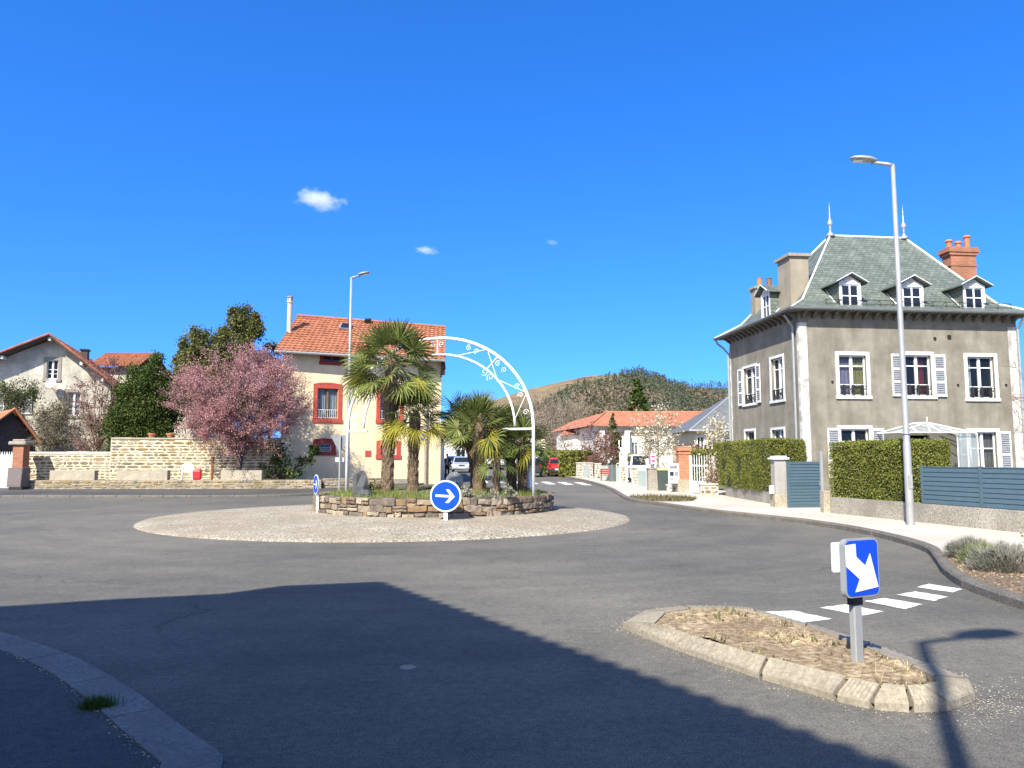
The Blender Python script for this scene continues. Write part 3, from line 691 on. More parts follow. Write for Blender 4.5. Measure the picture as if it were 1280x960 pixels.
pts = [p for p in pts if not inpoly(p[0], p[1], isl_out)]
gravel('loose_gravel', pts, .002, .007, label='loose pale gravel washed up round the splitter island')
q = scatter(bed_poly, 2500); gravel('bark_chips', q, .008, .024, 'chips', .113, 'pale bark chips in the kerbside bed')
# grass tuft at the near kerb
tx, ty = G(121,884,.03)
n = 420; P = np.stack([RNG.normal(tx, .055, n), RNG.normal(ty, .03, n), np.full(n, .028)], 1)
tag(blades('grass_tuft', P, .075, .0035, 'grass_dark', .7), 'small green grass tuft sprouting beside the shaded kerb', 'grass tuft')
bpy.data.objects['grass_tuft'].pop('kind')
ln = [p for p in offset_line(nline, .31) if 2.5 < p[1] < 7.5]; pts = []
for a, b in zip(ln, ln[1:]):
    for _ in range(int(math.dist(a, b)*60)):
        p = il(a, b, random.random()); pts.append((p[0]+random.gauss(0,.02), p[1]+random.gauss(0,.025)))
gravel('loose_gravel', pts, .003, .010, z=.03, label='grit gathered along the shaded kerb')
q = np.array([(x, y, .028) for x, y in pts if mnoise.noise(Vector((x*3, y*3, 0))) > .15])
blades('moss', q, .02, .003, 'grass_dark', 1.0, 'thin moss and weeds along the shaded kerb')
# weedy patch in the far right pavement
pc = G(828,623,.1); kx = lambda y: float(np.interp(y, [p[1] for p in inner if p[1] > 20], [p[0] for p in inner if p[1] > 20]))
poly = [(max(kx(pc[1]+2.3*math.sin(t))+.03, pc[0]+1.35*math.cos(t)*(1+.15*math.sin(3*t))), pc[1]+2.3*math.sin(t)) for t in np.linspace(0, 2*PI, 24, endpoint=False)]
sheet('soil_patch', poly, .106, 'mulch')
q = scatter(poly, 700); P = np.stack([q[:,0], q[:,1], np.full(len(q), .1)], 1)
blades('weeds', P, .13, .02, 'leaf_olive', .9, 'low brown weeds in the bare patch of the pale pavement')
# ------------------------------------------------------------------ hills
def profile(pts, x):
    xs, ys = zip(*pts); return float(np.interp(x, xs, ys))
hillA = [(330,573),(430,566),(520,540),(600,505),(655,486.5),(690,478),(735,468.5),(780,465.5),(800,467),(830,478),(870,493),(920,512),(1000,545),(1120,572)]
hillB = [(480,570),(620,540),(700,505),(780,490),(840,481.5),(880,482.5),(915,484),(1000,486),(1100,498),(1280,530),(1500,570)]
def hill(name, prof, y0, y1, seed, mat, amp=2.5):
    x0, x1 = prof[0][0], prof[-1][0]; nx, ny = 110, 40; mb = MB(); vs = []
    def surf(px, t):
        Y = y0+(y1-y0)*t
        crest = ZA(profile(prof, px), y1)-1.3
        s = t if t <= 1 else 1-(t-1)*1.2
        s = max(0, s); h = crest*(s**1.15)*(1 if t <= 1 else 1)
        X = (px-640)/F*y1*.995*(.55+.45*min(t,1.4))
        h += amp*mnoise.noise(Vector((X*.012, Y*.012, seed)))*min(1, 4*s*(1-s)+.1)
        return Vector((X, Y, 1.3+max(0, h)))
    for j in range(ny+1):
        for i in range(nx+1): vs.append(surf(x0+(x1-x0)*i/nx, 1.5*j/ny))
    mb.add(vs, [(j*(nx+1)+i, j*(nx+1)+i+1, (j+1)*(nx+1)+i+1, (j+1)*(nx+1)+i) for j in range(ny) for i in range(nx)])
    tag(mb.build(name, mat, smooth=True, uv=False), kind='structure'); return surf
sA = hill('hill', hillA, 330, 820, 1.0, 'hill')
sB = hill('hill', hillB, 800, 1350, 5.0, 'hill_wood')
def fpix(p):  # where a world point falls in the photo, to follow the forest's edge
    dy = p.y*CP+(p.z-EYE)*SP; dz = (p.z-EYE)*CP-p.y*SP
    return 640+F*p.x/dy, 480-F*dz/dy
con, dec = [], []
def clump(lst, p, h, rx, conifer, n):
    z = RNG.uniform(0, 1, n); q = RNG.uniform(0, 2*PI, n)
    rr = rx*((1-z)*.9+.1 if conifer else np.sqrt(np.clip(1-(2*z-1)**2, 0, 1)))*np.sqrt(RNG.uniform(.15, 1, n))
    P = np.stack([p.x+rr*np.cos(q), p.y+rr*np.sin(q), p.z+h*(z if conifer else .25+.75*z)], 1)
    lst.append(leaf_quads(P, rx*.27, .6))
for surf, prof, cnt, far in ((sA, hillA, 9500, 0), (sB, hillB, 9000, 1)):
    for _ in range(cnt):
        px = random.uniform(prof[0][0]+20, prof[-1][0]-20); t = random.random()**.8*1.03
        p = surf(px, t); a, b = fpix(p)
        if a < 560 or a > 960: continue
        if not far:
            edge = np.interp(a, [600,665,690,720,760,790,805,960], [540,520,503,488,477,470,460,440])
            if b < edge+mnoise.noise(Vector((a*.05, b*.05, 0)))*6: continue
            conif = mnoise.noise(Vector((p.x*.012, p.y*.006, 2)))+.55*(a > 790)*(b < 497)+ (.32 if b < 525 else -.12) > 0
        else: conif = mnoise.noise(Vector((p.x*.01, p.y*.006, 7))) > -.2
        h = random.uniform(6.5, 10.5)*(1.2 if far else 1); (clump)(con if conif else dec, p, h, h*random.uniform(.26,.36) if conif else h*.45, conif, 26)
tag(npmesh('conifer_forest', np.concatenate(con), 4, 'forest_c'), 'dark conifer woodland covering the distant hillside', kind='stuff')
tag(npmesh('bare_forest', np.concatenate(dec), 4, 'forest_d'), 'brown leafless woodland covering the distant hillside', kind='stuff')
# ------------------------------------------------------------------ clouds
def cloud(label, px, py, wpx, hpx, dens, seed):
    Y = 1900; p = D(px, py, Y); k = Y/F
    m = bpy.data.materials.new('cloud_vapour'); m.use_nodes = True; t = m.node_tree; t.nodes.clear()
    out = t.nodes.new('ShaderNodeOutputMaterial'); pv = t.nodes.new('ShaderNodeVolumePrincipled')
    tc = t.nodes.new('ShaderNodeTexCoord'); 
    nn = nd(t, 'ShaderNodeTexNoise'); nn.inputs['Scale'].default_value = 2.6; nn.inputs['Detail'].default_value = 6; nn.inputs['Roughness'].default_value = .62
    mp = t.nodes.new('ShaderNodeMapping'); mp.inputs['Location'].default_value = (seed, seed*2, 0); mp.inputs['Scale'].default_value = (1/(wpx*k*.5), 1/(wpx*k*.5), 1/(hpx*k*.7))
    t.links.new(tc.outputs['Object'], mp.inputs['Vector']); t.links.new(mp.outputs['Vector'], nn.inputs['Vector'])
    m2 = t.nodes.new('ShaderNodeMapping'); m2.inputs['Scale'].default_value = (1/(wpx*k*.5), 1/(wpx*k*.35), 1/(hpx*k*.5)); t.links.new(tc.outputs['Object'], m2.inputs['Vector'])
    ln = t.nodes.new('ShaderNodeVectorMath'); ln.operation = 'LENGTH'; t.links.new(m2.outputs['Vector'], ln.inputs[0])
    sb = t.nodes.new('ShaderNodeMath'); sb.operation = 'MULTIPLY_ADD'; sb.inputs[1].default_value = -.62; sb.inputs[2].default_value = .02; t.links.new(ln.outputs['Value'], sb.inputs[0])
    ad = t.nodes.new('ShaderNodeMath'); ad.operation = 'ADD'; t.links.new(sb.outputs[0], ad.inputs[0]); t.links.new(nn.outputs['Fac'], ad.inputs[1])
    mr = t.nodes.new('ShaderNodeMapRange'); mr.inputs['From Min'].default_value = .08; mr.inputs['From Max'].default_value = .45; mr.inputs['To Max'].default_value = dens/(wpx*k*.35)
    t.links.new(ad.outputs[0], mr.inputs['Value']); t.links.new(mr.outputs['Result'], pv.inputs['Density']); pv.inputs['Color'].default_value = (1,1,1,1); pv.inputs['Anisotropy'].default_value = -.1
    t.links.new(pv.outputs[0], out.inputs['Volume'])
    mb = MB(); mb.lathe([(.05,-1),(.5,-.86),(.86,-.5),(1,0),(.86,.5),(.5,.86),(.05,1)], n=20)
    o = mb.build('cloud', m, loc=p, uv=False, rz=0)
    for v in o.data.vertices: v.co = (v.co.x*wpx*k*.5, v.co.y*wpx*k*.35, v.co.z*hpx*k*.5)
    o.rotation_euler = (0, R(8), 0)
    return tag(o, label, 'cloud')
cloud('largest small white cloud, bright and ragged, high on the left in the blue sky', 399, 250, 84, 34, 1.8, 1.3)
cloud('thin white wisp of cloud between the larger cloud and the hilltop', 533, 313, 44, 14, .8, 4.1)
cloud('faintest tiny wisp of cloud, above the brown hill', 690, 303, 24, 10, .25, 8.2)
# ------------------------------------------------------------------ facade helper
class Facade:
    def __init__(s, O, a, wloc, wrz):
        s.O = Vector((O[0], O[1], 0)); s.t = Vector((math.cos(a), math.sin(a), 0)); s.n = Vector((math.sin(a), -math.cos(a), 0))
        s.mw = Matrix.Translation(Vector(wloc)) @ Matrix.Rotation(wrz, 4, 'Z')
    def P(s, u, z, d=0): q = s.O+s.t*u+s.n*d; return Vector((q.x, q.y, z))
    def box(s, mb, u0, u1, z0, z1, d0, d1, m=0):
        mb.hexa([s.P(u0,z0,d1), s.P(u1,z0,d1), s.P(u1,z0,d0), s.P(u0,z0,d0), s.P(u0,z1,d1), s.P(u1,z1,d1), s.P(u1,z1,d0), s.P(u0,z1,d0)], m)
    def uz(s, px, py, d=0):
        r = ray(px, py); o = s.mw @ s.P(0,0,d); n = s.mw.to_3x3() @ s.n
        k = (o-Vector((0,0,EYE))).dot(n)/r.dot(n); w_ = Vector((0,0,EYE))+r*k; l = s.mw.inverted() @ w_
        return (l-s.O).dot(s.t), l.z
    def rect(s, x0, y0, x1, y1, d=0):
        xm, ym = (x0+x1)/2, (y0+y1)/2
        return (s.uz(x0, ym, d)[0], s.uz(x1, ym, d)[0], s.uz(xm, y1, d)[1], s.uz(xm, y0, d)[1])
    def wall(s, mb, u0, u1, z0, z1, holes, depth=.3, m=0, mdark=1):
        us = sorted({u0, u1} | {h[i] for h in holes for i in (0,1)}); zs = sorted({z0, z1} | {h[i] for h in holes for i in (2,3)})
        for a, b in zip(us, us[1:]):
            for c, e in zip(zs, zs[1:]):
                if any(h[0]-1e-6 <= a and b <= h[1]+1e-6 and h[2]-1e-6 <= c and e <= h[3]+1e-6 for h in holes): continue
                mb.quad(s.P(a,c), s.P(b,c), s.P(b,e), s.P(a,e), m)
        for a, b, c, e in holes:
            mb.quad(s.P(a,c,0), s.P(a,c,-depth), s.P(a,e,-depth), s.P(a,e,0), m); mb.quad(s.P(b,c,-depth), s.P(b,c,0), s.P(b,e,0), s.P(b,e,-depth), m)
            mb.quad(s.P(a,c,0), s.P(b,c,0), s.P(b,c,-depth), s.P(a,c,-depth), m); mb.quad(s.P(a,e,-depth), s.P(b,e,-depth), s.P(b,e,0), s.P(a,e,0), m)
            D_ = depth+.9
            mb.quad(s.P(a,c,-D_), s.P(b,c,-D_), s.P(b,e,-D_), s.P(a,e,-D_), mdark)
            for ua in (a, b): mb.quad(s.P(ua,c,-depth), s.P(ua,c,-D_), s.P(ua,e,-D_), s.P(ua,e,-depth), mdark)
            for za in (c, e): mb.quad(s.P(a,za,-depth), s.P(b,za,-depth), s.P(b,za,-D_), s.P(a,za,-D_), mdark)
def window(par, f, h, fw=.14, fmat='white_worn', sill=True, curt=None, rail=False, shut=(0,0), bars=1, arch=False, sash='white', shut_in=False, pane='glass', transom=.26, open_=False):
    """one window: surround (part) with sash, pane, curtains, shutters, balustrade as sub-parts"""
    a, b, c, e = h; mb = MB()
    f.box(mb, a-fw, a, c-fw*.3, e+fw, .002, .035); f.box(mb, b, b+fw, c-fw*.3, e+fw, .002, .035); f.box(mb, a, b, e, e+fw, .002, .035)
    if sill: f.box(mb, a-fw-.03, b+fw+.03, c-fw*.9, c-.002, -.12, .07)
    if arch:
        n = 8
        for i in range(n):
            t0, t1 = i/n, (i+1)/n; k = .09*(b-a)
            za, zb = (e+fw+k*(1-(2*t-1)**2) for t in (t0, t1))
            ua, ub = (a-fw+(b-a+2*fw)*t for t in (t0, t1))
            mb.hexa([f.P(ua,e+fw*.9,.035), f.P(ub,e+fw*.9,.035), f.P(ub,e+fw*.9,.002), f.P(ua,e+fw*.9,.002), f.P(ua,za,.035), f.P(ub,zb,.035), f.P(ub,zb,.002), f.P(ua,za,.002)])
    fr = mb.build('window', fmat, par)
    m2 = MB(); s = .05; d0, d1 = -.17, -.11
    f.box(m2, a, a+s, c, e, d0, d1); f.box(m2, b-s, b, c, e, d0, d1); f.box(m2, a+s, b-s, c, c+s, d0, d1); f.box(m2, a+s, b-s, e-s, e, d0, d1)
    if bars: f.box(m2, (a+b)/2-.055, (a+b)/2+.055, c+s, e-s, d0, d1+.012)
    if transom:
        z = e-(e-c)*transom; f.box(m2, a+s, b-s, z-.02, z+.02, d0+.01, d1-.008)
        z = c+(e-c)*.28; f.box(m2, a+s, b-s, z-.014, z+.014, d0+.01, d1-.008)
    m2.build('sash', sash, fr)
    m3 = MB(); m3.quad(f.P(a+s,c+s,-.145), f.P(b-s,c+s,-.145), f.P(b-s,e-s,-.145), f.P(a+s,e-s,-.145)); m3.build('pane', pane, fr)
    if curt:
        for (k0, k1, cm) in curt:
            m4 = MB(); n = 12; ua, ub = a+(b-a)*k0, a+(b-a)*k1
            for i in range(n):
                u0, u1 = ua+(ub-ua)*i/n, ua+(ub-ua)*(i+1)/n
                w0, w1 = (-.24+.02*math.sin(x*40) for x in (u0, u1))
                m4.quad(f.P(u0,c+.03,w0), f.P(u1,c+.03,w1), f.P(u1,e-.03,w1), f.P(u0,e-.03,w0))
            m4.build('curtain', cm, fr)
    if rail:
        m5 = MB(); z = c+(e-c)*(.24 if rail == 1 else .3)
        rm = 'iron' if rail == 1 else 'white'
        f.box(m5, a, b, z-.012, z+.012, -.03, -.006); f.box(m5, a, b, c+.06, c+.08, -.03, -.006)
        k = int((b-a)/.12)
        for i in range(1, k): u = a+(b-a)*i/k; f.box(m5, u-.007, u+.007, c+.08, z-.012, -.024, -.010)
        if rail == 1:
            for i in range(3):
                u0 = a+(b-a)*(i+.5)/3
                for sg in (-1, 1):
                    m5.tube([f.P(u0+sg*.06+.055*math.cos(q), (c+.07+z)/2+.055*math.sin(q), -.0) for q in np.linspace(0, 5, 9)], .012, 4)
                f.box(m5, u0-.05, u0+.05, c+.1, z+.05, -.02, .004)
        m5.build('balustrade', rm, fr)
    for side, wdt in ((-1, shut[0]), (1, shut[1])):
        if not wdt: continue
        u0, u1 = (a-fw*.6-wdt, a-fw*.6) if side < 0 else (b+fw*.6, b+fw*.6+wdt)
        m6 = MB(); z0, z1 = c-.03, e+.03; dd = (.045, .08)
        f.box(m6, u0, u0+.06, z0, z1, *dd); f.box(m6, u1-.06, u1, z0, z1, *dd)
        for i in range(4):
            z = z0+(z1-z0)*(0, .34, .64, 1)[i]; zz = (z if i == 0 else z-.045 if i < 3 else z-.09); f.box(m6, u0+.06, u1-.06, zz, zz+.09, *dd)
        k = int((z1-z0)/.09)
        for i in range(k):
            z = z0+.06+(z1-z0-.12)*(i+.5)/k
            m6.hexa([f.P(u0+.06,z-.03,.072), f.P(u1-.06,z-.03,.072), f.P(u1-.06,z-.02,.052), f.P(u0+.06,z-.02,.052), f.P(u0+.06,z+.014,.064), f.P(u1-.06,z+.014,.064), f.P(u1-.06,z+.034,.052), f.P(u0+.06,z+.034,.052)], 1)
        m6.build('shutter', ['white_worn', 'louvre'], fr)
    return fr
def tile_roof(mb, A, B, Cc, Dd, nu, nv, m=0, amp=.035, step=.035):
    """corrugated, stepped tiles over the bilinear patch A-B (eave) to D-C (ridge)"""
    A, B, Cc, Dd = map(Vector, (A, B, Cc, Dd)); nrm = (B-A).cross(Dd-A).normalized(); k = 4; W = nu*k
    for j in range(nv):
        rows = []
        for s_, zo in ((j/nv, step), ((j+1)/nv, 0.0)):
            r = []
            for i in range(W+1):
                t = i/W; p = A.lerp(B, t).lerp(Dd.lerp(Cc, t), s_)
                r.append(p+nrm*(zo+amp*(.5+.5*math.cos(2*PI*i/k))))
            rows.append(r)
        low = [p-nrm*(step+.01) for p in rows[0]]
        n = W+1
        mb.add(low+rows[0]+rows[1], [(i, i+1, n+i+1, n+i) for i in range(W)]+[(n+i, n+i+1, 2*n+i+1, 2*n+i) for i in range(W)], m)
# ------------------------------------------------------------------ grey rendered house on the right
def right_house():
    th = R(6.6); Cn = D(1001, 480, 30.0); loc = (Cn.x, Cn.y, 0)
    t = thing('grey_house', 'large grey-brown rendered house with steep slate hip roof, dormers and white window frames', 'house', loc, th)
    L = 9.35; W = 6.9
    fr = Facade((0,0), 0, loc, th); lf = Facade((0,W), -PI/2, loc, th)
    Z1 = 7.45
    def inner(f, x0, y0, x1, y1, fw=.13):
        a, b, c, e = f.rect(x0, y0, x1, y1); return (a+fw, b-fw, c+fw*.8, e-fw)
    w1 = inner(fr, 1045,440,1087,498); w2 = inner(fr, 1127,440,1168,498); w3 = inner(fr, 1206,442,1247,501)
    g1 = inner(fr, 1048,532,1091,600); g3 = inner(fr, 1211,536,1251,622); dr = inner(fr, 1136,540,1168,640)
    dr = (dr[0], dr[1], .15, dr[3])
    l1 = inner(lf, 929,456,947,507,.11); l2 = inner(lf, 963,444,981,503,.11); l3 = inner(lf, 931,536,945,566,.10); l4 = inner(lf, 964,534,982,562,.10)
    mb = MB()
    fr.wall(mb, 0, L, -.1, Z1, [w1, w2, w3, g1, g3, dr]); lf.wall(mb, 0, W, -.1, Z1, [l1, l2, l3, l4])
    mb.quad((L,0,-.1), (L,W,-.1), (L,W,Z1), (L,0,Z1)); mb.quad((L,W,-.1), (0,W,-.1), (0,W,Z1), (L,W,Z1))
    mb.build('wall', ['stucco_grey','dark'], t)
    # corner quoins
    for spec in (((fr, .0, .32),(lf, W-.15, W+.03)), ((fr, L-.4, L),), ((lf, 0, .13),)):
        q = MB()
        for f_, a_, b_ in spec: f_.box(q, a_, b_, 0, 7.0, .002, .03)
        q.build('corner_quoin', 'quoin', t)
    # windows
    window(t, fr, w1, .14, rail=1, curt=[(0,.5,'curtain_p'),(.5,1,'curtain_y')])
    window(t, fr, w2, .14, rail=1, shut=(.5,.5), curt=[(.62,.85,'curtain_r')])
    window(t, fr, w3, .14, rail=1, curt=[(.08,.26,'curtain_w')])
    window(t, fr, g1, .14, shut=(.5,.5)); window(t, fr, g3, .14, shut=(.42,.5), curt=[(0,.48,'stone_trim'),(.52,1,'stone_trim')])
    window(t, lf, l1, .11, rail=1, shut=(.5,.45)); window(t, lf, l2, .11, rail=1, curt=[(.3,.8,'curtain_w')])
    window(t, lf, l3, .10, transom=0, bars=0); window(t, lf, l4, .10, transom=0, curt=[(0,1,'curtain_w')])
    d = MB(); fr.box(d, dr[0]+.01, dr[1]-.01, dr[2], dr[3]-.3, -.16, -.1); fr.box(d, dr[0]+.12, dr[1]-.12, dr[2]+.3, dr[3]-.5, -.1, -.085)
    dd = d.build('door', 'brown_wood', t)
    d = MB(); d.lathe([(.03,-.03),(.035,0),(.03,.03)], fr.P(dr[1]-.12, 1.15, -.06), 8); d.build('handle', 'steel_grey', dd)
    # eave soffit, brackets and gutter
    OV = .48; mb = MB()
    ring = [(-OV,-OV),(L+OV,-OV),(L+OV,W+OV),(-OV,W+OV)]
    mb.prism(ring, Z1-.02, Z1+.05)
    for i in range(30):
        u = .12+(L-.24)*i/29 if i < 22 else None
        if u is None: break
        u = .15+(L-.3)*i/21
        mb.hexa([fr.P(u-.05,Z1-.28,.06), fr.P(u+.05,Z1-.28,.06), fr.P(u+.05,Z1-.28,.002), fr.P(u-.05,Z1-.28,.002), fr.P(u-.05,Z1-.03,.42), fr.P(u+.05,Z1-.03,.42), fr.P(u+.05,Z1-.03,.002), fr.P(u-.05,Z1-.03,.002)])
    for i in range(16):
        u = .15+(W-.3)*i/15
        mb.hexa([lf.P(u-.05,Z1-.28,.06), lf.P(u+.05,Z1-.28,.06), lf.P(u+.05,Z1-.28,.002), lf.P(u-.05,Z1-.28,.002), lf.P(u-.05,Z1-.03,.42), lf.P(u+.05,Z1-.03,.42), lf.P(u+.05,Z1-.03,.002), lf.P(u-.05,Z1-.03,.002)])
    mb.build('eave_cornice', plain('eave_shade_tone', (.13,.118,.10), .85, var=.2), t)  # shade under the eave is put into the soffit and bracket colour
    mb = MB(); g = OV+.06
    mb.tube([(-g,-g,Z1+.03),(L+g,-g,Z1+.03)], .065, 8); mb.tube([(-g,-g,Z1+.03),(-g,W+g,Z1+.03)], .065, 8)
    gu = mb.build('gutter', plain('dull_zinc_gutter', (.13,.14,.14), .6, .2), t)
    for pp in ([lf.P(W-.33,.1,.09), lf.P(W-.33,Z1-.55,.09), lf.P(W-.28,Z1-.1,.45)],
               [lf.P(.04,.1,.1), lf.P(.04,Z1-.75,.1), lf.P(-.2,Z1-.45,.25), lf.P(-.5,Z1-.2,.4), lf.P(-.5,Z1,.5)],
               [fr.P(L-.02,.1,.1), fr.P(L-.02,Z1-.55,.1), fr.P(L,Z1-.1,.45)]):
        mb = MB(); mb.tube(pp, .05, 8); mb.build('downpipe', 'steel_grey', t)
    # roof: flared skirt then steep hips to a short ridge
    def ridge_u(px, py):
        r = ray(px, py); o = fr.mw @ Vector((0, W/2, 0)); n = fr.mw.to_3x3() @ Vector((0,-1,0))
        k = (o-Vector((0,0,EYE))).dot(n)/r.dot(n); l = fr.mw.inverted() @ (Vector((0,0,EYE))+r*k); return l.x, l.z
    ra, rza = ridge_u(1038, 295); rb, rzb = ridge_u(1130, 297); RZ = (rza+rzb)/2
    z0 = Z1+.06; i1 = .42; z1 = z0+.50
    r0 = [(-OV-.05,-OV-.05,z0),(L+OV+.05,-OV-.05,z0),(L+OV+.05,W+OV+.05,z0),(-OV-.05,W+OV+.05,z0)]
    r1 = [(i1,i1,z1),(L-i1,i1,z1),(L-i1,W-i1,z1),(i1,W-i1,z1)]
    ta, tb = (ra, W/2, RZ), (rb, W/2, RZ)
    mb = MB()
    mb.add(r0+r1+[ta,tb], [(0,1,5,4),(1,2,6,5),(2,3,7,6),(3,0,4,7),(4,5,9,8),(5,6,9),(6,7,8,9),(7,4,8)])
    rf = mb.build('roof', 'slate', t)
    mb = MB()
    for a, b, c in ((0,4,ta),(1,5,tb),(2,6,tb),(3,7,ta)):
        mb.tube([Vector(r0[a])+Vector((0,0,.02)), Vector(r1[b-4])+Vector((0,0,.03)), Vector(c)+Vector((0,0,.02))], .042, 6)
    mb.tube([ta, tb], .045, 6)
    mb.build('ridge_flashing', 'zinc', rf)
    for p in (ta, tb):
        m = MB(); m.lathe([(.22,-.06),(.15,.06),(.06,.16),(.035,.26),(.07,.30),(.035,.35),(.10,.46),(.13,.56),(.09,.66),(.035,.76),(.06,.80),(.03,.85),(.02,1.1),(.006,1.55)], p, 10)
        m.build('finial', plain('weathered_zinc', (.42,.43,.44), .45, .5), rf, smooth=True)
    # snow guard rail
    m = MB(); zz = z0+.42; y = -.16
    m.tube([(1.1,y,zz),(L-.3,y,zz)], .014, 4); m.tube([(1.1,y,zz-.15),(L-.3,y,zz-.15)], .010, 4)
    for i in range(15): u = 1.1+(L-1.4)*i/14; m.tube([(u,y,zz-.22),(u,y,zz)], .013, 4); m.tube([(u,y,zz),(u,y+.22,zz-.05)], .01, 4)
    m.build('snow_guard', 'iron', rf)
    # dormers
    slope = (RZ-z1)/(W/2-i1)
    def dormer(f, uc, wd, zb, ht, d0):
        """front plane at outward offset d0 of facade f"""
        p = MB(); a, b = uc-wd/2, uc+wd/2; depth = 1.6; e = zb+ht; ap = e+.30
        fw = .085
        fr_ = [(a,a+fw,zb,e),(b-fw,b,zb,e),(a+fw,b-fw,e-fw,e),(a+fw,b-fw,zb-.06,zb)]
        # cheeks (slate) and pediment
        for u in (a, b): 
            p.add([f.P(u,zb-.1,d0), f.P(u,e,d0), f.P(u,e,d0-depth), f.P(u,zb-.1,d0-depth*.35)], [(0,1,2,3)], 0)
        dm = p.build('dormer', ['slate'], t)
        p = MB()
        for r_ in fr_: f.box(p, *r_, d0-.02, d0+.03)
        p.quad(f.P(a,e,d0+.01), f.P(b,e,d0+.01), f.P(uc,ap-.02,d0+.01), f.P(uc,ap-.02,d0+.01))
        n = 8
        for i in range(n): # arched lintel
            t0, t1 = (PI*k/n for k in (i, i+1)); u0, u1 = uc-.26*math.cos(t0), uc-.26*math.cos(t1)
            p.quad(f.P(u0,e+.005,d0+.035), f.P(u1,e+.005,d0+.035), f.P(u1,e+.005+.13*math.sin(t1),d0+.035), f.P(u0,e+.005+.13*math.sin(t0),d0+.035))
        p.build('dormer_front', 'white_worn', dm)
        p = MB(); ov = .22
        for sg in (-1, 1):
            u = uc+sg*(wd/2+ov); zl = e-.07
            pts = [f.P(u,zl,d0+ov), f.P(uc,ap,d0+ov), f.P(uc,ap,d0-depth), f.P(u,zl,d0-depth)]
            up = Vector((0,0,.05))
            if sg > 0: pts = [pts[1], pts[0], pts[3], pts[2]]
            p.hexa([pts[0], pts[1], pts[2], pts[3], pts[0]+up, pts[1]+up, pts[2]+up, pts[3]+up])
        p.build('dormer_roof', 'slate', dm)
        p = MB()
        for sg in (-1, 1):
            u = uc+sg*(wd/2+ov); zl = e-.07; p.tube([f.P(u,zl+.05,d0+ov+.01), f.P(uc,ap+.05,d0+ov+.01)], .022, 5)
            p.tube([f.P(uc+sg*wd/2,zb-.06,d0+.02), f.P(uc+sg*(wd/2+.02),e-.1,d0-depth*.62)], .025, 5)
        p.build('flashing', 'zinc', dm)
        p = MB(); aa, bb = a+fw, b-fw
        f.box(p, aa, aa+.05, zb, e-fw, d0-.05, d0-.01); f.box(p, bb-.05, bb, zb, e-fw, d0-.05, d0-.01); f.box(p, uc-.03, uc+.03, zb, e-fw, d0-.05, d0-.005)
        f.box(p, aa, bb, zb, zb+.05, d0-.05, d0-.012); f.box(p, aa, bb, e-fw-.05, e-fw, d0-.05, d0-.012); z_ = zb+(ht-fw)*.52; f.box(p, aa, bb, z_-.02, z_+.02, d0-.048, d0-.008)
        p.build('sash', 'white', dm)
        p = MB(); p.quad(f.P(aa,zb,d0-.03), f.P(bb,zb,d0-.03), f.P(bb,e-fw,d0-.03), f.P(aa,e-fw,d0-.03)); p.build('pane', 'glass_dark', dm)
    for x0, x1, y0, y1 in ((1049,1076,353,385),(1126,1154,356,385),(1204,1231,357,386)):
        a, b, c, e = fr.rect(x0, y0, x1, y1, .1); dormer(fr, (a+b)/2, b-a, c, e-c, .1)
    a, b, c, e = lf.rect(949, 366, 966, 399, .1); dormer(lf, (a+b)/2, .82, c, e-c, .1)
    # chimneys
    def onv(px, py, v):
        r = ray(px, py); o = fr.mw @ Vector((0, v, 0)); n = fr.mw.to_3x3() @ Vector((0,-1,0))
        k = (o-Vector((0,0,EYE))).dot(n)/r.dot(n); l = fr.mw.inverted() @ (Vector((0,0,EYE))+r*k); return l.x, l.z
    x0, zt = onv(987, 320, 1.1); x1, _ = onv(1010, 320, 1.1)
    m = MB(); m.box(((x0+x1)/2, 1.65, (7.6+zt)/2), (x1-x0, 1.1, zt-7.6)); ch = m.build('chimney', stucco('grey_chimney_render', (.36,.31,.23), (.28,.24,.18), .5), t)
    m = MB(); m.box(((x0+x1)/2, 1.65, zt+.05), (x1-x0+.22, 1.32, .12)); m.build('cap', 'stone_trim', ch)
    x0, zt = onv(943, 361, W-1.4); x1, _ = onv(971, 361, W-1.4)
    m = MB(); m.box(((x0+x1)/2, W-1.2, (7.4+zt)/2), (x1-x0, .5, zt-7.4)); ch = m.build('chimney', stucco('grey_chimney_render', (.34,.29,.21), (.26,.22,.17), .5), t)
    m = MB(); m.box(((x0+x1)/2, W-1.2, zt+.05), (x1-x0+.16, .66, .1)); m.build('cap', 'stone_trim', ch)
    for k, mt in ((.32,'terracotta'),(.75,'brown_wood')):
        m = MB(); m.lathe([(.12,0),(.13,.05),(.115,.1),(.12,.42),(.14,.46),(.1,.46)], (x0+(x1-x0)*k, W-1.2, zt+.1), 10); m.build('pot', mt, ch)
    v = W*.62; x0, zt = onv(1181, 318, v); x1, _ = onv(1219, 318, v)
    m = MB(); xc = (x0+x1)/2; wd = x1-x0
    m.box((xc, v+.1, (8.5+zt)/2), (wd*.82, .62, zt-8.5)); m.box((xc, v+.1, zt+.0), (wd*.92, .72, .14)); m.box((xc, v+.1, zt+.14), (wd*1.02, .8, .14)); m.box((xc, v+.1, zt-.55), (wd*.88, .68, .08)); m.box((xc, v+.1, zt+.26), (wd*.94, .74, .1))
    ch = m.build('chimney', 'brick', t)
    for k, h in ((-.3,.42),(0,.36),(.3,.66)):
        m = MB(); m.lathe([(.14,0),(.15,.05),(.12,.08),(.12,h-.12),(.17,h-.1),(.17,h-.05),(.12,h)], (xc+k*wd, v+.1, zt+.31), 10); m.build('pot', 'terracotta', ch)
    # glass canopy over the door
    m = MB(); u0, z0_ = fr.uz(1112, 541, .9); u1, _ = fr.uz(1212, 541, .9); uc, zc = fr.uz(1158, 530, .3)
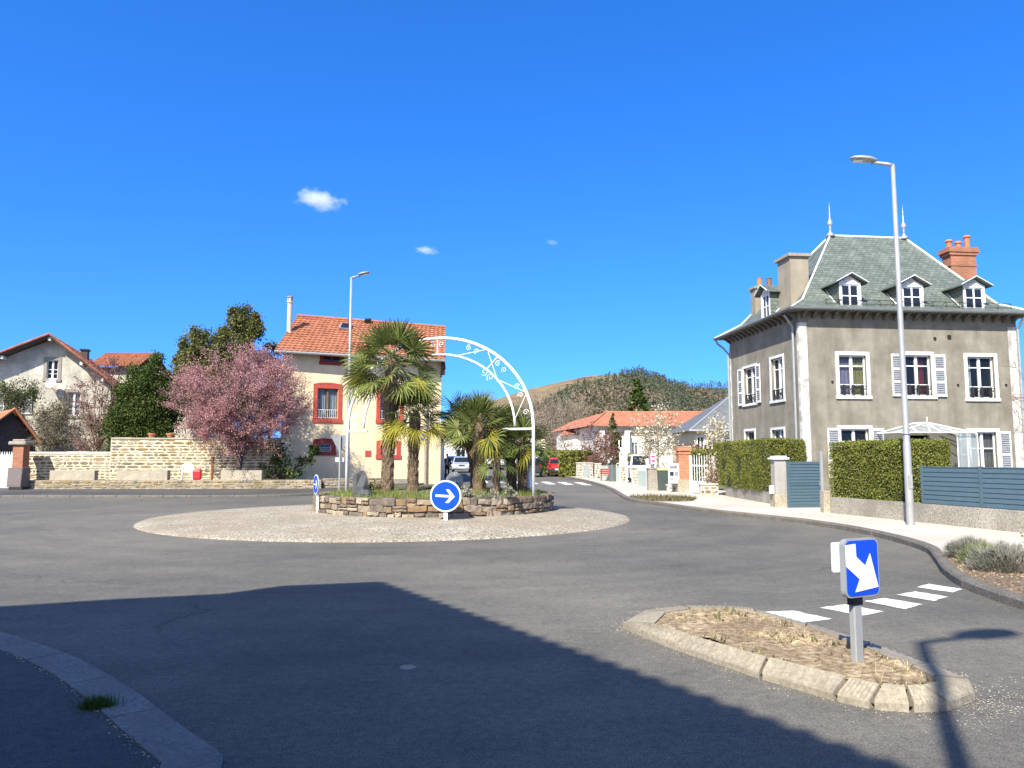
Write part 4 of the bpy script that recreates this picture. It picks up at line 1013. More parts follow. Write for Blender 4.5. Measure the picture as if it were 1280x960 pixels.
    zc += .05; D1 = 1.25
    pe = [fr.P(u0,z0_,.05), fr.P(u0,z0_,D1), fr.P(u1,z0_,D1), fr.P(u1,z0_,.05)]; r1_, r2_ = fr.P(uc-.35,zc,.05), fr.P(uc-.1,zc,.5)
    bars = [(pe[1],pe[2]),(pe[0],pe[1]),(pe[3],pe[2]),(r2_,pe[1]),(r2_,pe[2]),(r1_,r2_),(pe[0],r1_),(pe[3],r1_)]
    for k in range(1, 7): p = pe[1].lerp(pe[2], k/7); bars.append((r2_, p) if 2 < k < 5 else (pe[1].lerp(r2_, k/4) if k < 3 else pe[2].lerp(r2_, (7-k)/3.5), p))
    for k in (1,2,3): bars.append((pe[3].lerp(pe[2], k/4), pe[3].lerp(r2_, .55) if k < 3 else pe[2].lerp(r2_, .3)))
    for a, b in bars: m.tube([a, b], .022, 5)
    m.tube([r2_, r2_+Vector((0,0,.22))], .015, 4)
    cv = m.build('door_canopy', 'white', t)
    m = MB(); up = Vector((0,0,-.02))
    for tri in ((pe[1],pe[2],r2_),(pe[2],pe[3],r1_,r2_),(pe[0],pe[1],r2_,r1_)): m.add([p+up for p in tri], [tuple(range(len(tri)))])
    m.build('canopy_pane', 'canopy_glass', cv)
    m = MB(); ua = fr.uz(1186, 560, .6)[0]; ub = fr.uz(1211, 560, .6)[0]
    m.quad(fr.P(ub,.2,.05), fr.P(ub,.2,1.1), fr.P(ub,z0_,1.1), fr.P(ub,z0_,.05)); m.quad(fr.P(ua,.2,1.1), fr.P(ub,.2,1.1), fr.P(ub,z0_,1.1), fr.P(ua,z0_,1.1)); m.build('side_pane', 'canopy_glass', cv)
    m = MB()
    for u in (ua, (ua+ub)/2, ub): m.tube([fr.P(u,.1,1.11), fr.P(u,z0_,1.11)], .02, 5)
    m.build('side_frame', 'white', cv)
    # small fixings on the wall
    for px, py, k in ((1186,421,1),(1168,423,.7),(1040,477,.5),(1197,481,.5),(1257,481,.5)):
        m = MB(); u, z = fr.uz(px, py); m.box(fr.P(u,z,.03), (.13*k,.06,.13*k)); m.build('wall_bracket', 'iron', t)
right_house()
# ------------------------------------------------------------------ cream house with red window frames, on a skewed plot
def cream_house():
    A = D(352, 500, 44.0); B = D(551, 500, 48.2); loc = (A.x, A.y, 0)
    t = thing('cream_house', 'tall cream rendered house with orange tiled roof and brick-red window surrounds behind the palms', 'house', loc)
    th = math.atan2(B.y-A.y, B.x-A.x); f = Facade((0,0), th, loc, 0); L = math.hypot(B.x-A.x, B.y-A.y); DP = 7.2
    bx, by = B.x-A.x, B.y-A.y; ze = ZA(436, 44); 
    def inn(x0, y0, x1, y1, fw): a, b, c, e = f.rect(x0,y0,x1,y1); return (a+fw, b-fw, c+fw*.6, e-fw)
    wl = inn(391,480,428,527,.26); wr = inn(470,482,505,528,.26); bl = inn(391,549,420,568,.28); br = inn(470,551,501,572,.28); at = inn(398,439,432,456,.3); ar = inn(478,440,508,458,.3)
    mb = MB(); Z1 = ze+.05
    f.wall(mb, 0, L, -.1, Z1, [wl, wr, bl, br, at, ar], .28)
    mb.quad((0,DP,-.1),(0,0,-.1),(0,0,Z1),(0,DP,Z1)); SK = .75
    mb.quad((bx,by,-.1),(bx-SK,by+DP,-.1),(bx-SK,by+DP,Z1),(bx,by,Z1)); mb.quad((bx-SK,by+DP,-.1),(0,DP,-.1),(0,DP,Z1),(bx-SK,by+DP,Z1))
    # gables
    rz = ZA(396, 44+DP/2)
    mb.add([(0,0,Z1),(0,DP,Z1),(0,DP/2,rz-.12)], [(0,2,1)]); mb.add([(bx,by,Z1),(bx-SK,by+DP,Z1),(bx-SK/2,by+DP/2,rz-.12)], [(0,1,2)])
    mb.build('wall', ['stucco_cream','dark'], t)
    window(t, f, wl, .24, 'red_trim', arch=True, rail=2, curt=[(.02,.42,'curtain_w'),(.58,.98,'curtain_w')], transom=0, sash='brown_wood')
    window(t, f, wr, .24, 'red_trim', arch=True, rail=2, curt=[(.02,.42,'curtain_w')], transom=0, sash='brown_wood')
    window(t, f, bl, .26, 'red_dark', arch=True, transom=.5, bars=0, pane='glass_dark', sash='steel_grey'); window(t, f, br, .26, 'red_trim', arch=True, transom=.5, bars=0, pane='glass_dark', sash='steel_grey')
    window(t, f, at, .22, 'red_dark', transom=0, pane='glass_dark', sash='red_dark'); window(t, f, ar, .22, 'red_dark', transom=0, pane='glass_dark', sash='red_dark')
    m = MB(); u, z = f.uz(460, 567); f.box(m, u-.18, u+.18, z-.18, z+.18, .002, .03); m.build('vent_cover', 'red_trim', t)
    m = MB(); u, z = f.uz(525, 546); f.box(m, u-.3, u+.3, z-.2, z+.2, .002, .03); pl = m.build('street_plate', 'blue', t)
    m = MB(); f.box(m, u-.22, u+.22, z+.02, z+.07, .03, .034); f.box(m, u-.16, u+.16, z-.08, z-.03, .03, .034); m.build('plate_rim', 'white', pl)
    m = MB(); u, z = f.uz(492, 606); f.box(m, u-1.6, u+1.4, 0, z+.35, .002, .05); m.build('plinth', 'stone_trim', t)
    m = MB(); u = f.uz(532, 520)[0]; m.tube([f.P(u,.1,.09), f.P(u,Z1-.3,.09), f.P(u,Z1-.02,.5)], .09, 8); m.build('downpipe', 'brown_wood' if 0 else 'stone_trim', t)
    m = MB(); f.box(m, f.uz(538,520)[0], L+.01, 0, Z1-.2, .002, .035); m.build('corner_quoin', 'stucco_cream', t)
    # roof with overhang
    ov = .75; sl = (rz-ze)/(DP/2); zl = ze-ov*sl*.6+.12
    a = Vector((-.25,-ov,zl)); b = Vector((bx+.3,by-ov,zl)); c = Vector((bx+.3-SK/2,by+DP/2,rz)); d = Vector((-.25,DP/2,rz))
    m = MB(); tile_roof(m, a, b, c, d, 34, 15, amp=.05, step=.05)
    a2 = Vector((-.25,DP+ov,zl)); b2 = Vector((bx+.3-SK,by+DP+ov,zl)); m.quad(b2, a2, d, c)
    rf = m.build('roof', 'tile', t)
    m = MB(); lo = Vector((0,0,-.12))
    m.hexa([a+lo,b+lo,c+lo,d+lo,a-Vector((0,0,.03)),b-Vector((0,0,.03)),c-Vector((0,0,.03)),d-Vector((0,0,.03))]); m.build('roof_boards', 'dark_wood', rf)
    m = MB(); m.tube([a+Vector((0,-.06,-.06)), b+Vector((0,-.06,-.06))], .08, 8); m.build('gutter', 'galv', rf)
    m = MB(); m.tube([d+Vector((0,0,.06)), c+Vector((0,0,.06))], .12, 8); m.build('ridge_tile', 'tile', rf)
    m = MB() # braces under the right verge
    for k in (0,):
        p = Vector((bx,by+DP*.5*k-.2*(k==0),0)); m.tube([p+Vector((.02,0,Z1-1.25)), p+Vector((.28,-.35,zl+.3))], .07, 5)
    m.add([(bx+.02,by-.02,Z1-1.0),(bx+.02,by-.02,Z1),(bx+.3,by-ov,zl),(bx+.32,by-.2,zl-.5)], [(0,1,2,3)]); m.build('verge_brace', 'dark_wood', rf)
    # skylight, flue and vent on the slope
    nrm = (b-a).cross(d-a).normalized()
    def on(px, py):
        r = ray(px, py); o = A*1; o = Vector((A.x, A.y, 0))+a; k = (o-Vector((0,0,EYE))).dot(nrm)/r.dot(nrm); return Vector((0,0,EYE))+r*k-Vector((A.x,A.y,0))
    e1 = (b-a).normalized(); e2 = (d-a).normalized()
    def slab(px, py, w_, h_, th_, mat, name, par, lift=.02):
        p = on(px, py)+nrm*lift; m = MB(); q = [p-e1*w_-e2*h_, p+e1*w_-e2*h_, p+e1*w_+e2*h_, p-e1*w_+e2*h_]
        m.hexa(q+[x+nrm*th_ for x in q]); return m.build(name, mat, par)
    s = slab(432, 410, .36, .42, .14, 'steel_grey', 'skylight', rf); slab(432, 410, .29, .35, .02, 'glass_dark', 'pane', s, .17)
    for px in (457.5, 461.5): slab(px, 403.5, .1, .12, .25, 'iron', 'roof_vent', rf)
    p = on(361.5, 415); m = MB(); m.lathe([(.15,-.1),(.15,1.75),(.19,1.77),(.19,1.84),(.12,1.86),(.12,2.1)], p, 12); fl = m.build('flue', plain('pale_flue', (.50,.43,.32), .6, var=.2), rf)
    m = MB(); m.lathe([(.19,2.1),(.19,2.16),(.02,2.19)], p, 12)
    for k in range(6): q = k*PI/3; m.tube([p+Vector((.15*math.cos(q),.15*math.sin(q),1.84)), p+Vector((.15*math.cos(q),.15*math.sin(q),2.12))], .025, 4)
    m.build('cowl', 'steel_grey', fl)
cream_house()
# ------------------------------------------------------------------ old gabled house on the far left
def left_house():
    apx = D(66, 419, 50.0); th = R(18); loc = (apx.x, apx.y, 0); f = Facade((0,0), 0, loc, th); az = apx.z-.28
    t = thing('lime_house', 'old weathered lime-rendered house with brown tiled gable and satellite dish at the left', 'house', loc, th)
    def inn(x0,y0,x1,y1,fw): a,b,c,e = f.rect(x0,y0,x1,y1); return (a+fw,b-fw,c+fw*.8,e-fw)
    wu = inn(55,447,76,476,.16); wl = inn(4,486,29,520,.2); wr = inn(80,487,104,522,.17)
    uL, uR = -6.2, 3.6; mL, mR = .50, .80; zL = az+mL*uL; zR = az-mR*uR; zb = max(wu[3], wr[3])+.02
    mb = MB(); zz = min(wl[3], wr[3])
    # lower rectangle, then gable strips with the upper window hole
    ztop = min(zL, zR); 
    f.wall(mb, uL, uR, -.1, ztop, [(wl[0],wl[1],wl[2],min(wl[3],ztop-.05)), (wr[0],wr[1],wr[2],min(wr[3],ztop-.05))])
    zt = lambda u: az+mL*u if u < 0 else az-mR*u
    def poly(u0, u1, z0): mb.add([f.P(u0,z0),f.P(u1,z0),f.P(u1,max(z0,zt(u1))),f.P(u0,max(z0,zt(u0)))], [(0,1,2,3)])
    lo = ztop
    f.wall(mb, wu[0]-.02, wu[1]+.02, lo, min(zt(wu[0]-.02), zt(wu[1]+.02))-.001, [wu])
    u0 = wu[0]-.02; u1 = wu[1]+.02; zc = min(zt(u0), zt(u1))-.001
    poly(uL, u0, lo) if zL >= lo else None
    mb.add([f.P(u1,lo), f.P(uR,lo), f.P(uR,max(lo,zR)), f.P(u1,zt(u1))], [(0,1,2,3)])
    mb.add([f.P(u0,zc), f.P(u1,zc), f.P(u1,zt(u1)), f.P(0,az) if u0 < 0 < u1 else f.P((u0+u1)/2,zt((u0+u1)/2)), f.P(u0,zt(u0))], [(0,1,2,3,4)])
    DP = 9
    mb.quad(f.P(uL,-.1,-DP), f.P(uL,-.1), f.P(uL,zL), f.P(uL,zL,-DP)); mb.quad(f.P(uR,-.1), f.P(uR,-.1,-DP), f.P(uR,zR,-DP), f.P(uR,zR))
    mb.build('wall', ['stucco_old','dark'], t)
    window(t, f, wu, .19, 'stone_trim', transom=0.5); window(t, f, (wl[0],wl[1],wl[2],min(wl[3],ztop-.05)), .2, 'stone_trim', shut=(.55,.6), curt=[(0,.5,'curtain_w'),(.5,1,'curtain_w')]); window(t, f, (wr[0],wr[1],wr[2],min(wr[3],ztop-.05)), .2, 'stone_trim', transom=.5, curt=[(0,1,'curtain_w')])
    m = MB(); ov = .9; up = .2
    def slope(u0, u1, swap):
        z0, z1 = zt(u0)+up, zt(u1)+up
        if swap: tile_roof(m, f.P(u1,z1,ov), f.P(u1,z1,-DP), f.P(u0,z0,-DP), f.P(u0,z0,ov), 40, 12, amp=.06, step=.05)
        else: tile_roof(m, f.P(u1,z1,-DP), f.P(u1,z1,ov), f.P(u0,z0,ov), f.P(u0,z0,-DP), 40, 20, amp=.06, step=.05)
    slope(0, uR+.5, True); slope(0, uL-.6, False)
    rf = m.build('roof', 'tile_old', t)
    m = MB()
    for u0, u1 in ((0, uR+.5), (uL-.6, 0)):
        z0, z1 = zt(u0)+up-.06, zt(u1)+up-.06
        m.hexa([f.P(u0,z0-.1,ov-.03), f.P(u1,z1-.1,ov-.03), f.P(u1,z1-.1,-DP), f.P(u0,z0-.1,-DP), f.P(u0,z0,ov-.03), f.P(u1,z1,ov-.03), f.P(u1,z1,-DP), f.P(u0,z0,-DP)])
    m.build('roof_boards', 'dark_wood', rf)
    m = MB()
    for u0, u1 in ((0, uR+.5), (uL-.6, 0)): m.tube([f.P(u0,zt(u0)+up+.03,ov+.02), f.P(u1,zt(u1)+up+.03,ov+.02)], .075, 6)
    m.build('verge_tile', 'tile_old', rf)
    m = MB()
    for u in (-5,-2.6,-.0,1.9,3.2): z = zt(u)+up-.28; f.box(m, u-.08, u+.08, z-.1, z+.1, -.1, ov-.1)
    m.build('purlin_end', 'white_worn', rf)
    m = MB(); c = f.P(1.35, az-1.05, -3.0); m.box(c, (.42,.6,1.5)); ch = m.build('chimney', 'dark_wood', rf); m = MB(); m.box(c+Vector((0,0,.8)), (.56,.75,.1)); m.build('cap', 'iron', ch)
    # dish
    u, z = f.uz(63.5, 479, .6); d = MB(); p = f.P(u, z, .62); n = 16; vs = []
    dirn = (f.n+Vector((0,0,.45))-f.t*.2).normalized(); ex = dirn.orthogonal().normalized(); ey = dirn.cross(ex)
    for k, (r_, h_) in enumerate(((.02,-.08),(.16,-.05),(.26,-.02),(.32,.02))):
        for j in range(n): q = 2*PI*j/n; vs.append(p+(ex*math.cos(q)+ey*math.sin(q)*1.05)*r_+dirn*h_)
    fs = [(k*n+j, k*n+(j+1)%n, (k+1)*n+(j+1)%n, (k+1)*n+j) for k in range(3) for j in range(n)]
    d.add(vs, fs); di = d.build('satellite_dish', 'white_worn', t, uv=False)
    m = MB(); m.tube([p-dirn*.08, f.P(u,z-.3,.3), f.P(u+.05,z-.35,.0)], .025, 5); m.tube([p-ey*.35, p+dirn*.35], .015, 4); m.box(p+dirn*.36, (.07,.07,.1)); m.build('dish_arm', 'steel_grey', di)
left_house()
# annex with ribbed orange roof behind it
def annex():
    p = D(140, 480, 57); t = thing('tiled_annex', 'low annex with a ribbed orange tile roof behind the lime-rendered house', 'house', (p.x, p.y, 0))
    zt, zb = ZA(441, 57+2.2), ZA(458, 57); x0, x1 = XA(104, 57)-p.x, XA(169, 57)-p.x
    m = MB(); m.prism([(x0+.3,.6),(x1-.3,.6),(x1-.3,4.4),(x0+.3,4.4)], 0, zb); m.build('wall', 'stucco_old', t)
    m = MB(); tile_roof(m, (x0,0,zb), (x1,0,zb), (x1,2.6,zt), (x0,2.6,zt), 17, 7, amp=.1, step=.06); m.quad((x1,5.2,zb),(x0,5.2,zb),(x0,2.6,zt),(x1,2.6,zt)); m.build('roof', 'tile', t)
annex()
def shed():
    Y = 44.5; a = D(18, 512, Y); t = thing('tiled_shed', 'small shed with mossy orange tile gable behind the white gate at the far left', 'shed', (a.x, a.y, 0), R(45))
    zr = a.z; e = D(38, 553, Y); hw = 1.45; ze = e.z-.1; l = -2.2
    m = MB(); m.prism([(l+.2,.5),(hw-.15,.5),(hw-.15,5),(l+.2,5)], 0, ze+.1); m.add([(l+.2,.5,ze+.1),(hw-.15,.5,ze+.1),(0,.5,zr-.1)], [(0,1,2)]); m.build('wall', 'dark_wood', t)
    m = MB(); tile_roof(m, (l,5.4,ze), (l,-.1,ze), (0,-.1,zr), (0,5.4,zr), 18, 6, amp=.06, step=.05); tile_roof(m, (hw,-.1,ze), (hw,5.4,ze), (0,5.4,zr), (0,-.1,zr), 18, 6, amp=.06, step=.05); m.tube([(0,-.15,zr+.06),(hw,-.15,ze+.06)], .09, 6); m.tube([(0,-.15,zr+.06),(l,-.15,ze+.06)], .09, 6)
    m.build('roof', 'tile', t)
shed()
# ------------------------------------------------------------------ white building with long orange hip roof
def orange_building():
    Y = 85; c = D(745, 560, Y); t = thing('white_hall', 'long white single-storey building with orange hip roof below the hill', 'building', (c.x, c.y, zg(Y)))
    zz = zg(Y); ze = ZA(533, Y)-zz; x1 = 19.0; dp = 11
    f = Facade((0,0), 0, (c.x, c.y, zz), 0); lf = Facade((-3.2,dp*1.6), -PI/2+.18, (c.x, c.y, zz), 0)
    holes = []
    for x0, xx, y0, y1 in ((770,778,548,560),(790,797,553,570),(806,818,549,556),(834,843,548,557),(852,860,549,558),(874,880,549,558)):
        a, b, cc, e = f.rect(x0, y0, xx, y1); holes.append((a, b, cc, e))
    mb = MB(); f.wall(mb, 0, x1, -.3, ze, holes, .25); mb.quad((-3.2,dp*1.6,-.3),(0,0,-.3),(0,0,ze),(-3.2,dp*1.6,ze)); mb.build('wall', ['stucco_white','dark'], t)
    for i, h in enumerate(holes): window(t, f, h, .12, 'white', transom=0, pane='glass', sill=False, curt=[(0,.5,'curtain_w')] if i % 2 else None)
    m = MB(); f.box(m, -.2, x1, ze-.95, ze-.62, .003, .12); f.box(m, -.3, x1+.3, ze-.12, ze, .002, .9); m.build('fascia', 'stone_trim', t)
    for px in (752, 783): m = MB(); u = f.uz(px, 560)[0]; f.box(m, u-.25, u+.25, 0, ze-.5, .002, .9); m.build('buttress', 'stucco_white', t)
    rz = ZA(515.5, Y+5)-zz; r0 = XA(757, Y+5)-c.x
    m = MB(); E = [(-.8,-1.0,ze),(x1+.5,-1.0,ze),(x1+.5,dp,ze),(-4.2,dp*1.7,ze),(r0,5,rz),(x1+.5,5,rz),(-1.5,dp*1.6-4,rz-.6)]
    m.add(E, [(0,1,5,4),(3,0,4,6),(1,2,5),(2,3,6,4,5)]); rf = m.build('roof', 'tile_far', t)
    m = MB(); m.tube([E[0],E[4]], .15, 5); m.tube([E[4],E[5]], .15, 5); m.build('ridge_tile', 'tile', rf)
    # lower wing at the left
    m = MB(); x0 = XA(701, 92)-c.x; xx = XA(746, 92)-c.x; z2 = ZA(536, 92)-zz
    m.prism([(x0,7),(xx,7),(xx,15),(x0,15)], -.3, z2-.7); w = m.build('wing_wall', 'stucco_white', t)
    m = MB(); m.add([(x0-.4,6.4,z2-.9),(xx+.3,6.4,z2-.2),(xx+.3,15,z2+.9),(x0+2,15,z2+.9)], [(0,1,2,3)]); m.build('wing_roof', 'tile_far', w)
    m = MB(); m.quad((x0+4.2,6.9,.9),(x0+7.4,6.9,.9),(x0+7.4,6.9,2.2),(x0+4.2,6.9,2.2)); m.build('wing_window', 'glass_dark', w)
orange_building()
def slate_house():
    Y = 58; c = D(868, 560, Y); t = thing('slate_house', 'cream bungalow with blue-grey slate roof partly hidden by the grey house', 'house', (c.x, c.y, zg(Y)))
    zz = zg(Y); ze = ZA(537, Y)-zz; f = Facade((0,0), 0, (c.x, c.y, zz), 0); L = 9; dp = 8
    holes = [f.rect(872,546,880,565), f.rect(886,545,895,566), f.rect(903,547,914,566)]; mb = MB(); f.wall(mb, 0, L, -.3, ze, holes, .8)
    mb.quad((0,dp,-.3),(0,0,-.3),(0,0,ze),(0,dp,ze)); mb.build('wall', ['stucco_cream','dark'], t)
    for h in holes: window(t, f, h, .1, 'white', transom=0, sill=False)
    rz = ZA(488, Y+3.6)-zz; rx = XA(925, Y+3.6)-c.x
    m = MB(); E = [(-.5,-.6,ze-.1),(L+.5,-.6,ze-.1),(L+.5,dp+.6,ze-.1),(-.5,dp+.6,ze-.1),(rx,dp/2,rz),(L-2,dp/2,rz)]
    m.add(E, [(0,1,5,4),(1,2,5),(2,3,4,5),(3,0,4)]); rf = m.build('roof', 'slate_far', t)
    m = MB(); m.tube([E[0],E[4]], .09, 5); m.tube([E[0],E[1]], .09, 5); m.build('roof_edge', 'steel_grey', rf)
slate_house()
# row beyond the cream house and far houses down the street
def plain_house(name, label, loc, w_, d_, ze, zr, rz, wallm, roofm, wins=(), ridge_x=True):
    t = thing(name, label, 'house', loc, rz); f = Facade((-w_/2,0), 0, loc, rz)
    holes = [(w_*a, w_*b, c, e) for a, b, c, e in wins]; mb = MB(); f.wall(mb, 0, w_, -.3, ze, holes, .2)
    mb.quad((-w_/2,d_,-.3),(-w_/2,0,-.3),(-w_/2,0,ze),(-w_/2,d_,ze)); mb.quad((w_/2,0,-.3),(w_/2,d_,-.3),(w_/2,d_,ze),(w_/2,0,ze))
    if not ridge_x: mb.add([(-w_/2,0,ze),(w_/2,0,ze),(0,0,zr-.1)], [(0,1,2)])
    mb.build('wall', [wallm,'dark'], t)
    for h in holes: window(t, f, h, .12, 'white', transom=0, sill=False)
    m = MB(); o = .4; a = w_/2+o
    if ridge_x: m.add([(-a,-o,ze),(a,-o,ze),(a,d_+o,ze),(-a,d_+o,ze),(-a+2,d_/2,zr),(a-2,d_/2,zr)], [(0,1,5,4),(1,2,5),(2,3,4,5),(3,0,4)])
    else: m.add([(-a,-o,ze-.2),(a,-o,ze-.2),(a,d_+o,ze-.2),(-a,d_+o,ze-.2),(0,-o,zr),(0,d_+o,zr)], [(0,4,5,3),(1,2,5,4)])
    m.build('roof', roofm, t); return t
t = thing('brick_row', 'narrow brick-ended row building just beyond the cream house', 'building', (XA(553, 53), 53, zg(53)))
m = MB(); k = -.09; m.prism([(0,0),(-6,-.6),(-7,12),(k*13-.2,13)], -.3, 3.7); m.build('wall', 'brick', t)
m = MB(); m.prism([(.12,-.1),(-.35,-.14),(-.35,.2),(.12,.2)], 0, 3.6); m.build('corner_pilaster', 'stucco_white', t)
m = MB(); m.prism([(.2,-.4),(-6.4,-1),(-7.4,12.4),(k*13,13.4)], 3.7, 3.9); m.build('roof', 'tile_far', t)
W4 = [(.12,.25,.9,2.3),(.6,.74,.9,2.3),(.12,.25,3.6,5),(.6,.74,3.6,5)]
plain_house('street_house', 'distant white house with dull red hip roof closing the street, left of the silver car', (XA(563,150), 150, 1.3), 12, 9, 5.0, 7.2, .1, 'stucco_white', 'tile_far', W4)
plain_house('street_house', 'distant cream house with brownish roof seen between the palm trunks', (XA(604,165), 165, 1.3), 13, 9, 5.2, 8.2, -.1, 'stucco_cream', 'tile_far', W4)
plain_house('street_house', 'distant pale house low behind the dark palm crowns near the arch', (XA(648,175), 175, 1.3), 12, 9, 4.2, 6.4, 0, 'stucco_white', 'tile_far', W4)
plain_house('hidden_house', 'grey gabled house glimpsed between the dark evergreen and the pink tree', (XA(208,58), 58, .2), 5, 8, 5.2, 7.0, .1, 'stucco_old', 'slate_far', [(.4,.6,3.4,4.6)], False)
# ------------------------------------------------------------------ building behind the camera whose shadow falls on the road
def shade_building():
    H = 8.0; o = Vector((math.sin(AZ), math.cos(AZ)))*(H/math.tan(EL))
    P = [Vector(G(*p))-o for p in ((-420,806),(0,758),(140,749),(280,742),(355,732),(475,727))]
    e1 = (Vector(G(850,860))-Vector(G(475,727))).normalized(); A = P[-1]; Bc = A+e1*15
    poly = [(p.x, p.y) for p in P]+[(Bc.x, Bc.y), (Bc.x-9, Bc.y-4.5), (P[0].x-6, P[0].y-8)]
    t = thing('corner_building', 'tall rendered corner building behind the viewpoint that shades the road', 'building', (A.x, A.y, 0))
    loc = [(x-A.x, y-A.y) for x, y in poly]; cx = sum(x for x, y in loc)/len(loc); cy = sum(y for x, y in loc)/len(loc)
    wl = [(x+(cx-x)*.06, y+(cy-y)*.06) for x, y in loc]
    m = MB(); m.prism(wl, 0, H-.25); m.build('wall', 'stucco_cream', t)
    m = MB(); n = len(loc); m.prism(loc, H-.25, H-.02)
    m.add([(x, y, H) for x, y in loc]+[(x+(cx-x)*.8, y+(cy-y)*.8, H+1.6) for x, y in loc], [(i,(i+1)%n,n+(i+1)%n,n+i) for i in range(n)]+[tuple(range(n,2*n))])
    a = Vector(loc[5]); b = Vector(loc[6]); L = (b-a).length; d = (b-a).normalized(); nn = Vector((-d.y, d.x))
    for i in range(int(L/.26)):
        p = a+d*(.13+.26*i)+nn*.05; m.box((p.x, p.y, H-.03), (.13,.03,.03), rz=math.atan2(d.y, d.x))
    m.build('roof', 'tile_far', t)
    f = Facade(a*.94+Vector((cx,cy))*.06, math.atan2(d.y,d.x), (A.x,A.y,0), 0)
    for k in range(4):
        for z in (1.0, 4.4):
            mm = MB(); u = 1.5+3.2*k; f.box(mm, u, u+1.1, z, z+1.7, -.0, .05); wn = mm.build('window', 'white', t); mm = MB(); f.box(mm, u+.1, u+1.0, z+.1, z+1.6, .05, .06); mm.build('pane', 'glass_dark', wn)
shade_building()
# ------------------------------------------------------------------ trees and plants
def qcurve(a, b, c, n=5): return [a*(1-t)**2+b*2*t*(1-t)+c*t*t for t in (i/n for i in range(n+1))]
def tree(name, label, cat, base, cc, rad, trunk_h, r0, limbs=7, subs=6, twigs=6, twl=.3, bark='bark', leaves=0, lsize=.1, lmat=None, jit=.12, group=None, lean=(0,0), twr=.012, seed=1, hubs=1, along=.0, up=.35):
    """tapered trunk, limbs to the inside of an ellipsoid crown, branches to its shell, twigs and leaves along them"""
    random.seed(seed); global RNG; RNG = np.random.default_rng(seed)
    t = thing(name, label, cat, base, 0, group); cc = Vector(cc); rad = Vector(rad)
    mb = MB(); hub = Vector((lean[0], lean[1], trunk_h)); mb.tube(qcurve(Vector((0,0,-.15)), Vector((lean[0]*.2, lean[1]*.2, trunk_h*.5)), hub, 5), [r0*1.25, r0*1.05, r0, r0*.95, r0*.9, r0*.85], 8)
    top = cc+Vector((0,0,rad.z*.55))
    if along: mb.tube(qcurve(hub, hub.lerp(top,.5)+Vector((.1,0,0)), top, 6), [r0*.8*(1-.13*i) for i in range(7)], 6)
    def rp(lo, hi):
        v = Vector(rand_unit(1)[0]); k = random.uniform(lo, hi)
        return cc+Vector((v.x*rad.x, v.y*rad.y, v.z*rad.z))*k
    segs = []; tw = MB()
    for i in range(limbs):
        a = 2*PI*i/limbs+random.uniform(-.3,.3)
        e = cc+Vector((math.cos(a)*rad.x*random.uniform(.3,.6), math.sin(a)*rad.y*random.uniform(.3,.6), rad.z*random.uniform(-.5,.5)))
        s0 = hub.lerp(top, random.uniform(0, along)) if along else hub
        mid = s0.lerp(e, .5)+Vector((0,0,(e-s0).length*(.0 if along else -.05)))+Vector((math.cos(a),math.sin(a),0))*.12*rad.x
        c = qcurve(s0, mid, e, 5); mb.tube(c, [r0*.5*(1-.13*k) for k in range(6)], 5, cap=False)
        for j in range(subs):
            k = random.choice((2,3,4,5)); st = c[k]; d = (e-cc); 
            en = rp(.72, 1.0)
            for _ in range(6):
                if (en-cc).dot(e-cc) > -.1*rad.x*rad.x*.3: break
                en = rp(.72, 1.0)
            m2 = st.lerp(en, .5)+Vector((0,0,.12*rad.z)); sc_ = qcurve(st, m2, en, 4); mb.tube(sc_, [r0*.2*(1-.17*q) for q in range(5)], 4, cap=False)
            for q in range(twigs):
                p = sc_[random.choice((1,2,3,4))]; v = Vector(rand_unit(1)[0]); out = (p-cc); out.normalize()
                d = (v*.75+out*.7+Vector((0,0,up))).normalized(); L = twl*random.uniform(.5,1.3)*max(rad)
                pe = p+d*L; pm = p.lerp(pe,.5)+Vector(rand_unit(1)[0])*L*.12
                tw.tube([p, pm, pe], [twr, twr*.75, twr*.4], 3, cap=False); segs.append((p, pm, pe))
    mb.build('trunk', bark, t, smooth=True, uv=False)
    cr = tw.build('crown', bark, t, uv=False) if not leaves else None
    if leaves:
        S = np.array([[tuple(a), tuple(b), tuple(c)] for a, b, c in segs]); k = RNG.integers(0, len(S), leaves); u = RNG.uniform(0,1,leaves)[:,None]
        A = S[k,0]; B = S[k,1]; Cc = S[k,2]; P = np.where(u < .5, A+(B-A)*u*2, B+(Cc-B)*(u-.5)*2)+RNG.normal(0, jit, (leaves,3))
        npmesh('crown', leaf_quads(P, lsize), 4, lmat, t); tag(tw.build('twigs', bark, t, uv=False), kind='stuff')
    return t
